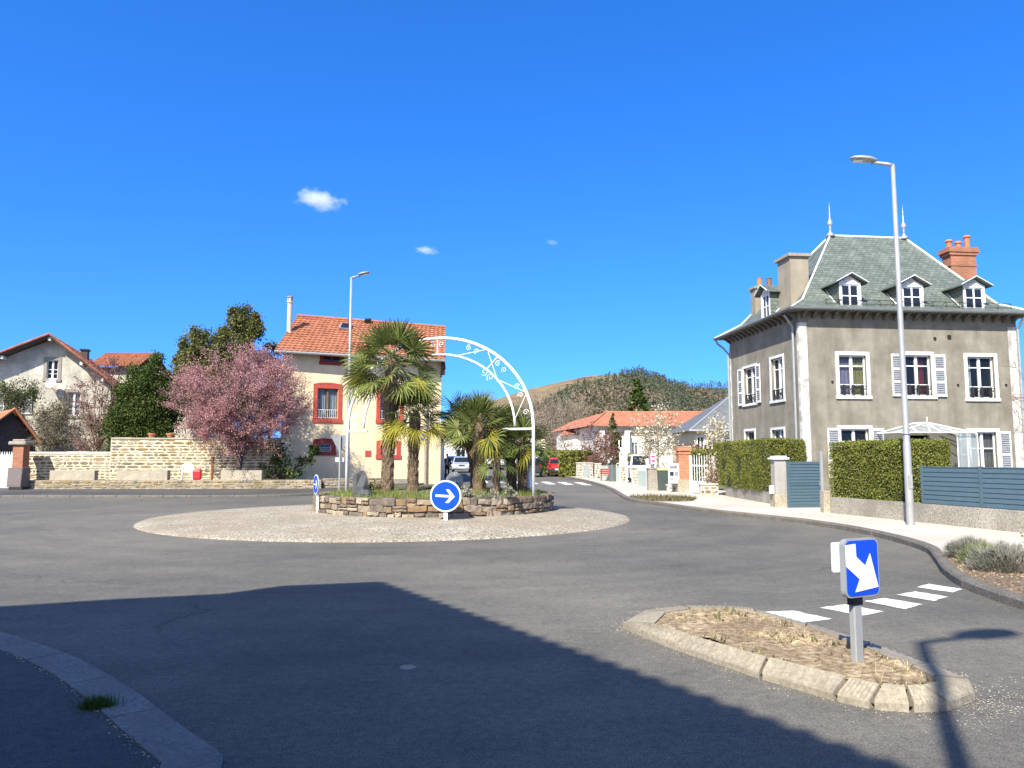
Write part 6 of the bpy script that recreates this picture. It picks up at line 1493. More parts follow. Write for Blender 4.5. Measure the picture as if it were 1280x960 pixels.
sheet('garden_soil', [(XA(26,40.2),40.3),(XA(402,41.2),41.2),(XA(402,44),44),(XA(26,43),43)], .50, 'earth', slope=False)
for (x0, x1, lab) in ((62,118,'gravel-concrete trough nearest the brown cabinet, first of three on the low wall'),(146,209,'longest gravel-concrete trough, left of the white plastic chair'),(276,327,'gravel-concrete trough in front of the pink tree trunk')):
    Y = 40.06+.9*(x1-24)/378; t = thing('concrete_trough', lab, 'planter', (XA(x0,Y,.8), Y, .56), 0, 'concrete troughs on the low wall'); w_ = XA(x1,Y,.8)-XA(x0,Y,.8)
    m = MB(); o = [(0,0),(w_,0),(w_,.36),(0,.36)]; i_ = [(.07,.07),(w_-.07,.07),(w_-.07,.29),(.07,.29)]
    vs = [(x,y,0) for x,y in o]+[(x,y,.5) for x,y in o]+[(x,y,.5) for x,y in i_]+[(x,y,.38) for x,y in i_]
    m.add(vs, [(3,2,1,0)]+[(k,(k+1)%4,4+(k+1)%4,4+k) for k in range(4)]+[(4+k,4+(k+1)%4,8+(k+1)%4,8+k) for k in range(4)]+[(8+k,8+(k+1)%4,12+(k+1)%4,12+k) for k in range(4)]); m.build('trough', 'planter_c', t)
    m = MB(); m.quad(*[(x,y,.44) for x,y in i_]); m.build('soil', 'earth', t)
# brick pillar, white gate, cabinet
Y = 41.4; x = XA(26,Y); t = thing('brick_pillar', 'small red brick gate pillar with rough stone cap beside the brown cabinet', 'pillar', (x,Y,0)); w_ = 13/962*Y
m = MB(); m.box((0,0,(ZA(556,Y))/2), (w_,.55,ZA(556,Y))); m.build('shaft', 'brick', t)
m = MB(); m.box((0,0,ZA(556,Y)+.08), (w_+.38,.85,.2)); m.box((0,0,ZA(556,Y)+.23), (w_+.1,.6,.12)); m.build('cap', 'stone_trim', t, bevel=.04)
Y = 41.8; t = thing('white_gate', 'solid white gate with short pickets on top, at the far left edge', 'gate', (XA(-60,Y),Y,.05)); w_ = XA(19,Y)-XA(-60,Y); zt = ZA(569,Y)-.05
m = MB(); m.box((w_/2,0,zt/2), (w_,.06,zt)); m.build('panel', 'gatewhite', t)
m = MB(); m.box((w_/2,-.045,zt*.45), (w_,.03,.05)); m.box((w_/2,-.045,zt-.05), (w_,.03,.1)); m.build('rail', 'gatewhite', t)
for i in range(26):
    u = w_*(i+.5)/26; m = MB(); m.hexa([(u-.035,-.02,zt),(u+.035,-.02,zt),(u+.035,.02,zt),(u-.035,.02,zt),(u-.006,-.01,zt+.2),(u+.006,-.01,zt+.2),(u+.006,.01,zt+.2),(u-.006,.01,zt+.2)]); m.build('picket', 'gatewhite', t)
Y = 39.4; t = thing('utility_cabinet', 'brown-grey metal utility cabinet leaning slightly in front of the brick pillar', 'cabinet', (XA(9.5,Y),Y,.1)); w_ = 18/962*Y; h = 1.0
m = MB(); m.hexa([(0,0,.12),(w_,0,.12),(w_+.1,.5,.12),(.1,.5,.12),(.04,0,h+.12),(w_+.06,0,h+.12),(w_+.16,.5,h+.12),(.14,.5,h+.12)]); m.build('body', 'brown_box', t, bevel=.015)
m = MB(); m.box((w_/2+.1,.2,.06), (w_*.9,.4,.12)); m.build('plinth', 'iron', t)
m = MB(); m.quad((.03,-.006,.2),(w_-.01,-.006,.2),(w_+.03,-.006,h+.06),(.07,-.006,h+.06)); dr_ = m.build('door', plain('cabinet_door', (.165,.135,.125), .55, var=.04), t); m = MB(); m.box((w_*.9,-.015,.65), (.03,.02,.12)); m.build('lock', 'steel_grey', dr_)
# terracotta pots on the wall, chair, canister, post
for px, lab in ((190,'squat terracotta pot on the tall stone wall, the left one of two'),(213,'squat terracotta pot on the tall stone wall, the right one, nearer the pink tree')):
    Y = 42.8; zt = ZA(549,Y)+.09; t = thing('flower_pot', lab, 'flower pot', (XA(px,Y,zt),Y,zt), 0, 'terracotta pots on the stone wall')
    m = MB(); m.lathe([(.15,0),(.2,.16),(.23,.16),(.23,.23),(.19,.23),(.18,.15)], n=12); m.build('pot', 'terracotta', t)
    m = MB(); m.lathe([(.18,.0),(.17,.17),(.05,.19)], n=10); m.build('soil', 'earth', t)
def chair():
    Y = 40.75; t = thing('plastic_chair', 'white moulded plastic garden chair on the low wall by the tall stone wall', 'chair', (XA(234,Y,.7),Y,.56), R(20))
    m = MB(); m.box((0,0,.42), (.48,.46,.035)); m.build('seat', 'plastic_w', t, bevel=.015)
    m = MB(); n = 8; vs = []
    for i in range(n+1):
        q = -1+2*i/n; vs += [(.24*q, .2+.06*(1-q*q), .43), (.25*q, .28+.07*(1-q*q), .86-.06*q*q)]
    m.add(vs, [(2*i,2*i+2,2*i+3,2*i+1) for i in range(n)]); m.add([(x,y+.03,z) for x,y,z in vs], [(2*i,2*i+1,2*i+3,2*i+2) for i in range(n)]); m.build('backrest', 'plastic_w', t)
    for sx in (-1,1):
        m = MB(); m.tube([(sx*.26,.24,.66),(sx*.27,-.12,.64),(sx*.26,-.22,.58),(sx*.25,-.23,.42)], .028, 6); m.build('armrest', 'plastic_w', t)
        for sy in (-1,1): m = MB(); m.tube([(sx*.23,sy*.21,.42),(sx*.27,sy*.26,0)], [.035,.024], 6); m.build('leg', 'plastic_w', t)
chair()
Y = 40.6; t = thing('red_canister', 'red plastic canister standing just right of the white plastic chair', 'canister', (XA(246.5,Y,.8),Y,.56), R(8))
m = MB(); m.box((0,0,.27), (.42,.28,.5)); m.build('body', 'plastic_r', t, bevel=.07, seg=2)
m = MB(); m.tube([(-.12,0,.5),(-.1,0,.58),(.08,0,.58),(.1,0,.5)], .022, 6); m.build('handle', 'plastic_r', t); m = MB(); m.lathe([(.04,0),(.04,.06),(.03,.07)], (.15,0,.51), 8); m.build('cap', 'plastic_k', t)
Y = 41.6; m = MB(); m.box((0,0,.62), (.1,.1,1.24)); m.box((0,0,1.26), (.13,.13,.05)); tag(m.build('rusty_post', 'rust', loc=(XA(265,Y,.8),Y,.5)), 'rusty brown iron post left of the pink tree trunk', 'post')
# ------------------------------------------------------------------ walls, hedging walls and gate on the right
wall_run('garden_wall', 'low concrete wall under the clipped hedge left of the blue-grey gate', (8.97,32.6), (8.84,25.3), .08, .66, .3, 'concrete', None)
wall_run('garden_wall', 'long grey concrete wall behind the silver lamp post, carrying the slatted fence', (9.06,22.1), (11.5,12.2), .08, .55, .28, 'concrete', None)
t = thing('gate_pillar', 'square grey pillar with pale cap left of the blue-grey gate', 'pillar', (XA(975,24.9),24.9,.1)); zt = ZA(573,24.9)-.1; w_ = 15/962*24.9
m = MB(); m.box((0,.15,zt/2+.2), (w_,.36,zt-.4)); m.build('shaft', stucco('pillar_render', (.40,.38,.36), (.33,.31,.29)), t)
m = MB(); m.box((.02,.15,.2), (w_+.12,.46,.42)); m.build('base', 'planter_c', t); m = MB(); m.box((0,.15,zt+.0), (w_+.14,.5,.06)); m.box((0,.15,zt+.05), (w_+.02,.38,.06)); m.build('cap', 'gatewhite', t)
m = MB(); m.box((-w_/2-.09,.05,.55), (.14,.1,.26)); m.build('letter_box', 'white', t, bevel=.01)
t = thing('gate_post', 'short concrete stub with thin grey post right of the blue-grey gate', 'post', (XA(1030.5,22.3),22.35,.1))
m = MB(); m.box((0,0,.3), (.2,.3,.64)); m.build('stub', 'planter_c', t, bevel=.02); m = MB(); m.box((-.06,.05,.95), (.07,.07,1.6)); m.build('upright', 'steel_grey', t)
def slat_gate():
    a = Vector((XA(983,24.6),24.6)); b = Vector((XA(1027,24.9),24.9)); d = b-a; L = d.length; z0, z1 = ZA(634,24.7), ZA(577,24.7); t = thing('slatted_gate', 'closed blue-grey aluminium gate of horizontal slats between two hedges', 'gate', (a.x,a.y,0), math.atan2(d.y,d.x))
    m = MB(); 
    for u0,u1,za,zb in ((0,.09,z0,z1),(L-.09,L,z0,z1),(.09,L-.09,z0,z0+.09),(.09,L-.09,z1-.09,z1),(.09,L-.09,(z0+z1)/2-.03,(z0+z1)/2+.03)): m.box(((u0+u1)/2,0,(za+zb)/2), (u1-u0,.06,zb-za))
    m.build('frame', 'panel', t); m = MB(); n = 13
    for i in range(n):
        za = z0+.09+(z1-z0-.18)*i/n; zb = z0+.09+(z1-z0-.18)*(i+1)/n; m.hexa([(.09,-.026,za+.004),(L-.09,-.026,za+.004),(L-.09,.012,za),(.09,.012,za),(.09,-.010,zb),(L-.09,-.010,zb),(L-.09,.012,zb),(.09,.012,zb)])
    m.build('slats', 'panel', t); m = MB(); m.box((L-.12,-.05,.85), (.03,.06,.14)); m.build('handle', 'steel_grey', t)
slat_gate()
def fence():
    p0 = Vector((9.06,22.1)); p1 = Vector((11.5,12.2)); d = (p1-p0).normalized(); s0 = 3.35; a = p0+d*s0; L = (p1-p0).length-s0; z0, z1 = .56, 1.42; t = thing('slatted_fence', 'blue-grey slatted fence on the concrete wall right of the silver lamp post', 'fence', (a.x+.13,a.y,z0), math.atan2(d.y,d.x)); H = z1-z0; bay = 1.88; off = .0; k = 0
    u = 0.0; posts = [0, 1.72, 3.42, 5.1]
    for i, u in enumerate(posts):
        if u > L: break
        m = MB(); m.box((u,0,H/2+.02), (.07,.09,H+.04)); m.build('post', 'panel', t)
        e = min(posts[i+1] if i+1 < len(posts) else L, L)-.035
        if e-u < .2: continue
        m = MB(); n = 8
        for q in range(n):
            za, zb = H*q/n, H*(q+1)/n; x0_, x1_ = u+.036, e
            m.hexa([(x0_,-.026,za+.004),(x1_,-.026,za+.004),(x1_,.012,za),(x0_,.012,za),(x0_,-.010,zb),(x1_,-.010,zb),(x1_,.012,zb),(x0_,.012,zb)])
        m.box(((u+e)/2,0,H+.012), (e-u-.04,.05,.024)); m.build('slat_panel', 'panel', t)
fence()
# ------------------------------------------------------------------ entrances further along the right pavement
Y = 36.2; zt = ZA(559.5,Y); t = thing('brick_pillar', 'tall orange-brick gate pillar with stepped top beside the white entrance gate', 'pillar', (XA(856,Y),Y+.35,.05)); w_ = 16.5/962*Y
m = MB(); m.box((0,0,.3), (w_+.04,.66,.7)); m.build('base', 'planter_c', t); m = MB(); m.box((0,0,(zt+.6)/2), (w_*.86,.56,zt-.6)); m.box((0,0,zt-.32), (w_*.95,.62,.08)); m.box((0,0,zt-.1), (w_*1.04,.68,.2)); m.build('shaft', tiles('orange_brick', (.40,.13,.055), (.50,.18,.08), (.40,.30,.22), .22, .075, .85, .4, mort=.06), t)
def entrance_gate():
    a = Vector((XA(862,35.2),35.2)); b = Vector((XA(893,33.9),33.9)); d = b-a; L = d.length; t = thing('entrance_gate', 'tall white railing gate with a solid lower panel beside the orange-brick pillar', 'gate', (a.x,a.y,.1), math.atan2(d.y,d.x)); zt = ZA(569,34.6)-.1
    m = MB()
    for z in (.06,.5,1.22): m.box((L/2,0,z+.03), (L,.05,.06))
    m.box((.03,0,zt/2), (.06,.06,zt)); m.box((L-.03,0,zt/2), (.06,.06,zt-.1)); m.build('frame', 'gatewhite', t); m = MB(); m.box((L/2,0,.3), (L-.12,.02,.36)); m.build('lower_panel', 'white_worn', t)
    for i in range(9): u = .06+(L-.12)*(i+.5)/9; m = MB(); m.tube([(u,0,.53),(u,0,zt-.12),(u,0,zt+.02)], [.016,.016,.004], 5); m.build('bar', 'gatewhite', t)
entrance_gate()
def lowwall(label, x0, x1, Y, ytop, mat, th_=.4, name='stone_pillar', cat='pillar', cop=None):
    z0 = zg(Y); t = thing(name, label, cat, (XA(x0,Y), Y, z0)); w_ = XA(x1,Y)-XA(x0,Y); h = ZA(ytop,Y)-z0; m = MB(); m.box((w_/2,th_/2,h/2-.05), (w_,th_,h+.1)); m.build('body', mat, t)
    if mat == 'mortar_pale': stones(t, w_, 0, h-.02, .15, .12, .34, .035)
    m = MB(); m.box((w_/2,th_/2,h+.03), (w_+.08,th_+.08,.06)); m.build('cap', cop or mat, t); return t
lowwall('short pale rubble wall at the foot of the white entrance gate railings', 875, 897, 33.4, 606, 'mortar_pale', .35, 'stone_wall', 'wall')
lowwall('low rubble stub between the notice board and orange-brick pillar', 834, 847, 37.0, 607, 'mortar_pale', .3, 'stone_wall', 'wall')
lowwall('broad lichen-grey stone pillar, left of the yellow-lidded bin', 810, 825, 38.4, 586, 'concrete', .5)
lowwall('pale rubble pillar at the right side of the white van', 790, 797, 44.5, 585, 'mortar_pale', .4)
lowwall('pale rubble pillar right beside the dark litter bin', 775, 782, 48.0, 582, 'mortar_pale', .4)
lowwall('pale rubble pillar left of the pale green panels and red bench', 743.5, 751, 52.5, 580, 'mortar_pale', .4)
t = lowwall('long pale rubble wall with an inset grey panel, farthest of the garden walls', 720.5, 741, 55, 579, 'mortar_pale', .4, 'stone_wall', 'wall')
m = MB(); m.box((.72,-.012,.62), (.45,.02,.8)); m.build('inset_panel', 'steel_grey', t)
def panel(label, x0, x1, Y0, Y1, y0, mat, name='fence_panel'):
    a = Vector((XA(x0,Y0),Y0)); b = Vector((XA(x1,Y1),Y1)); d = b-a; L = d.length; z0 = zg(Y0); h = ZA(y0,(Y0+Y1)/2)-z0; t = thing(name, label, 'fence', (a.x,a.y,z0), math.atan2(d.y,d.x)); m = MB()
    n = max(3, int(L/.16))
    for i in range(n): m.box((L*(i+.5)/n,0,h/2), (L/n-.012,.04,h))
    m.build('boards', mat, t); m = MB(); m.box((L/2,.03,h*.85), (L,.03,.06)); m.box((L/2,.03,h*.2), (L,.03,.06)); m.build('rail', mat, t)
panel('pale green board fence behind the red bench', 751, 775, 52.3, 48.6, 582, 'pale_green'); panel('pale green board fence between the van pillar and the white post', 797, 808, 44.3, 41, 588, 'pale_green')
m = MB(); m.box((0,0,.75), (.13,.13,1.5)); m.lathe([(.09,1.5),(.09,1.55),(.02,1.6)], n=8); tag(m.build('white_post', 'white', loc=(XA(809,40.2),40.2,.08)), 'thick white post at the edge of the pavement, left of the broad stone pillar', 'post')
for px, Y, h, lab in ((699.5,64,1.7,'white gatepost just right of the red car, the taller of two'),(704,62.5,1.4,'white gatepost right of the red car, against the far hedge')):
    m = MB(); m.box((0,0,h/2), (.22,.22,h)); m.box((0,0,h+.03), (.27,.27,.06)); tag(m.build('white_post', 'white', loc=(XA(px,Y),Y,zg(Y))), lab, 'post')
m = MB(); m.hexa([(-.26,-.26,0),(.26,-.26,0),(.26,.26,0),(-.26,.26,0),(-.3,-.3,1.0),(.3,-.3,1.0),(.3,.3,1.0),(-.3,.3,1.0)]); t = thing('wheelie_bin', 'dark grey bin with yellow lid between the broad stone pillar and notice board', 'bin', (XA(829.5,38.2),38.4,.1)); m.build('body', plain('dark_green_bin', (.05,.07,.06), .6), t); m = MB(); m.hexa([(-.32,-.34,1.0),(.32,-.34,1.0),(.32,.3,1.0),(-.32,.3,1.0),(-.3,-.32,1.05),(.3,-.32,1.05),(.3,.3,1.14),(-.3,.3,1.14)]); m.build('lid', plain('yellow_lid', (.55,.50,.20), .6), t)
t = thing('litter_bin', 'tall dark grey litter bin right of the red bench', 'bin', (XA(765.5,49.5),49.5,zg(49.5))); m = MB(); m.lathe([(.24,.05),(.26,.1),(.26,1.1),(.24,1.15)], n=12); m.build('body', 'bin', t); m = MB(); m.lathe([(.27,1.16),(.26,1.24),(.12,1.34)], n=12); m.build('lid', 'iron', t)
t = thing('park_bench', 'small red bench on dark legs against the pale green fence', 'bench', (XA(757.5,50.2),50.2,zg(50.2)), R(-8)); m = MB()
for i in range(4): m.box((0,-.2+.11*i,.46), (.8,.09,.03))
m.build('seat', 'plastic_r', t); m = MB()
for i in range(3): m.box((0,.2,.58+.13*i), (.8,.03,.1))
m.build('backrest', 'plastic_r', t)
for s in (-1,1): m = MB(); m.box((s*.32,-.18,.22), (.05,.05,.44)); m.box((s*.32,.18,.44), (.05,.05,.88)); m.box((s*.32,0,.42), (.05,.36,.04)); m.build('leg', 'iron', t)
def board(name, label, px0, px1, Y, y0, y1, cells, legs=True, rz=0, face='white', ground=None):
    z0 = ground if ground is not None else zg(Y)+.1; t = thing(name, label, 'sign', (XA((px0+px1)/2,Y),Y,z0), rz); w_ = XA(px1,Y)-XA(px0,Y); za, zb = ZA(y1,Y)-z0, ZA(y0,Y)-z0
    m = MB(); m.box((0,0,(za+zb)/2), (w_,.05,zb-za)); m.build('board', face, t)
    if legs:
        for s in (-1,1): m = MB(); m.box((s*(w_/2-.03),.0,za/2), (.05,.045,za)); m.build('leg', 'white', t)
    for i, (a, b, c, e, mt) in enumerate(cells):
        m = MB(); m.box((-w_/2+w_*(a+b)/2,-.027,za+(zb-za)*(c+e)/2), (w_*(b-a),.006,(zb-za)*(e-c))); m.build('printed_block', mt, t)
    return t
board('notice_board', 'white notice board with small dark pictures, standing beside the orange-brick pillar', 835, 848.5, 36.3, 579, 604, [(.1,.85,.72,.9,'grey_print'),(.14,.5,.36,.58,'iron'),(.58,.9,.36,.6,'grey_print'),(.1,.45,.12,.26,'steel_grey'),(.12,.7,.64,.68,'grey_print')])
board('site_sign', 'tall white information sign with a small dark emblem, left of the white van', 774.5, 784, 46.6, 565, 582, [(.1,.32,.78,.92,'panel'),(.38,.9,.8,.86,'grey_print'),(0,1,.44,.47,'iron'),(.1,.8,.3,.34,'steel_grey')])
board('site_sign', 'white sign with a magenta band, standing behind the broad stone pillar', 811.5, 819.5, 41.5, 567, 580, [(0,.22,0,1,'magenta'),(.32,.9,.62,.82,'magenta'),(.32,.9,.2,.42,'magenta')])
# ------------------------------------------------------------------ street lamps
def lamp(label, loc, H, az, arm, rb=.09):
    t = thing('street_lamp', label, 'street lamp', loc, 0, 'tall silver street lamps'); m = MB(); m.lathe([(rb*1.02,-.05),(rb,.0),(rb*.93,H*.22),(rb*.8,H*.225),(rb*.7,H*.6),(rb*.52,H)], n=16); m.build('pole', 'galv', t, smooth=True)
    m = MB(); m.box((0,-rb*.99,1.0), (.09,.02,.32)); m.build('hatch', 'galv', t)
    m = MB(); m.tube([(rb*1.0*math.cos(q),rb*1.0*math.sin(q),H*.245) for q in np.linspace(0,2*PI,13)], .012, 5); m.build('collar', 'steel_grey', t)
    d = Vector((math.cos(az),math.sin(az),0)); s = Vector((-d.y,d.x,0)); m = MB(); m.tube([(0,0,H-.02), d*.12+Vector((0,0,H+.03)), d*(arm*.5)+Vector((0,0,H+.11))], [.05,.045,.04], 8); m.build('arm', 'galv', t, smooth=True)
    prof = [(.36,.05,.03,.035),(.42,.10,.05,.045),(.55,.17,.075,.055),(.75,.185,.075,.05),(.92,.15,.055,.04),(1.0,.06,.025,.02)]; m = MB(); vs = []; n = 10
    for k, wd, up, dn in prof:
        c = d*(arm*k)+Vector((0,0,H+.09+.16*k))
        for j in range(n): q = 2*PI*j/n; zz = math.sin(q); vs.append(c+s*(wd*math.cos(q))+Vector((0,0,zz*(up if zz > 0 else dn))))
    m.add(vs, [(i*n+j,i*n+(j+1)%n,(i+1)*n+(j+1)%n,(i+1)*n+j) for i in range(len(prof)-1) for j in range(n)]+[tuple(range(n))[::-1], tuple((len(prof)-1)*n+j for j in range(n))]); hd = m.build('lamp_head', 'galv', t, smooth=True)
    m = MB(); c = d*(arm*.72)+Vector((0,0,H+.09+.16*.72-.055)); m.add([c-d*.22-s*.1+Vector((0,0,-.02)), c+d*.2-s*.1+Vector((0,0,.03)), c+d*.2+s*.1+Vector((0,0,.03)), c-d*.22+s*.1+Vector((0,0,-.02))], [(3,2,1,0)]); m.build('lens', 'lamp_clear', hd)
    return t
g = G(1138.5,656.5,.1); lamp('tall silver street lamp on the pale pavement before the grey house', (g[0],g[1],.1), D(1113,206,g[1]).z-.1, PI-.25, .95)
lamp('silver street lamp rising in front of the cream house, behind the round planter', (XA(433.5,33,.1),33,.0), D(441,347,33).z, .15, .78)
o = Vector((math.sin(AZ),math.cos(AZ)))*(9.1/math.tan(EL)); hp = Vector(G(1152,803)); hh = Vector(G(1272,797)); dv = hh-hp
lamp('silver street lamp standing behind the viewpoint, casting its shadow across the traffic island', (hp.x-o.x,hp.y-o.y,0), 9.1, math.atan2(dv.y,dv.x), 1.0, .10)
# ------------------------------------------------------------------ traffic signs
def rounded(w_, h, r, n=5):
    out = []
    for cx, cy, a0 in ((w_/2-r,h/2-r,0),(-w_/2+r,h/2-r,PI/2),(-w_/2+r,-h/2+r,PI),(w_/2-r,-h/2+r,3*PI/2)):
        for i in range(n+1): a = a0+PI/2*i/n; out.append((cx+r*math.cos(a), cy+r*math.sin(a)))
    return out
def slab_xz(m, poly, y0, y1, z0=0, x0=0):
    n = len(poly); vs = [(x+x0,y0,z+z0) for x,z in poly]+[(x+x0,y1,z+z0) for x,z in poly]
    tri = geometry.tessellate_polygon([[Vector((x,z,0)) for x,z in poly]]); m.add(vs, [tuple(t) for t in tri]+[tuple(i+n for i in t)[::-1] for t in tri]+[(i,(i+1)%n,n+(i+1)%n,n+i) for i in range(n)])
def island_sign():
    b = G(1072,828,.12); t = thing('direction_sign', 'square blue keep-right sign with fat white diagonal arrow, on the near traffic island', 'road sign', (b[0],b[1],.12), R(27)); Wd, Hd = .36, .42; zc = ZA(708,b[1])-.12
    m = MB(); m.box((0,.0,(zc-.1)/2), (.085,.055,zc-.1)); m.build('post', 'galv', t, bevel=.008)
    m = MB(); m.box((0,0,zc-Hd/2-.03), (.092,.062,.075)); m.build('collar', 'iron', t)
    m = MB(); slab_xz(m, rounded(Wd,Hd,.05), -.075, -.03, zc); m.build('sign_box', 'galv', t)
    m = MB(); slab_xz(m, rounded(Wd-.024,Hd-.024,.042), -.079, -.0755, zc); m.build('sign_face', 'blue', t)
    A = [(150,92),(200,88),(202,145),(245,187),(270,135),(305,285),(192,298),(215,245),(152,185)]; m = MB(); slab_xz(m, [((x-232)/165*Wd, -(y-195)/255*Hd) for x,y in A], -.083, -.0795, zc); m.build('arrow', 'sign_white', t)
    m = MB(); slab_xz(m, rounded(.22,.22,.015), .09, .10, zc+.06, -.005); m.build('back_plate', 'white', t)
    m = MB(); m.box((0,.055,zc+.05), (.05,.07,.05)); m.build('clamp', 'galv', t)
island_sign()
def round_sign(label, px, Y, z0, cpy, Rr, rz, arrow=True, tilt=0):
    t = thing('roundabout_sign', label, 'road sign', (XA(px,Y,z0),Y,z0), rz); zc = ZA(cpy,Y)-z0; n = 32; cir = lambda r: [(r*math.cos(2*PI*i/n), r*math.sin(2*PI*i/n)) for i in range(n)]
    m = MB(); m.box((0,.02,(zc-.05)/2), (.09,.05,zc+.05)); m.build('post', 'white', t)
    m = MB(); slab_xz(m, cir(Rr), -.035, -.008, zc); m.build('disc', ['sign_back'], t); m = MB(); slab_xz(m, cir(Rr-.004), -.038, -.0355, zc); m.build('rim', 'sign_white', t); m = MB(); slab_xz(m, cir(Rr*.89), -.042, -.0385, zc); m.build('face', 'blue', t)
    k = Rr/.36; P = [(-.235,-.022),(.115,-.022),(.0,-.165),(.075,-.165),(.215,0),(.075,.165),(.0,.165),(.115,.022),(-.235,.022)]
    P = [(x*k, z*k) for x,z in [(-.23,.025),(-.23,-.025),(.10,-.025),(-.0,-.15),(.075,-.15),(.21,0),(.075,.15),(-.0,.15),(.10,.025)]]
    c, s = math.cos(tilt), math.sin(tilt); P = [(x*c-z*s, x*s+z*c) for x,z in P]; m = MB(); slab_xz(m, P, -.046, -.0425, zc); m.build('arrow', 'sign_white', t)
round_sign('large round blue sign with white right-pointing arrow in front of the stone planter', 557, 18.35, .20, 620, .375, R(-3), tilt=R(-3))
round_sign('small round blue arrow sign seen almost edge-on at the left end of the planter', 395.5, 20.6, .15, 605.5, .265, R(-62))
round_sign('round sign seen from its grey back across the planter, behind the large arrow sign', 568, 26.0, .12, 601, .30, R(172))
t = thing('yield_sign', 'grey back of a triangular yield sign above a small plate, left of the arch', 'road sign', (XA(424,30.5,.5),30.5,0), R(22)); zc = ZA(551,30.5)
m = MB(); m.lathe([(.035,-.05),(.035,ZA(545,30.5))], n=8); m.build('post', 'galv', t); m = MB(); r_ = .42
slab_xz(m, [(-.36,.2),(-.33,.24),(.33,.24),(.36,.2),(.035,-.42),(-.035,-.42)], .04, .06, zc-.02); m.build('triangle', 'sign_back', t); m = MB(); m.box((0,.07,zc-.74), (.34,.02,.16)); m.build('small_plate', 'white', t)
t = thing('edge_on_sign', 'narrow grey box sign seen edge-on, by the right leg of the white arch', 'road sign', (XA(660,23.4,.8),23.4,.05), R(80)); m = MB(); m.box((0,0,.75), (.07,.1,1.5)); m.build('post', 'galv', t); m = MB(); m.box((0,-.02,1.05), (.5,.14,.7)); m.build('box', 'sign_white', t, bevel=.02)
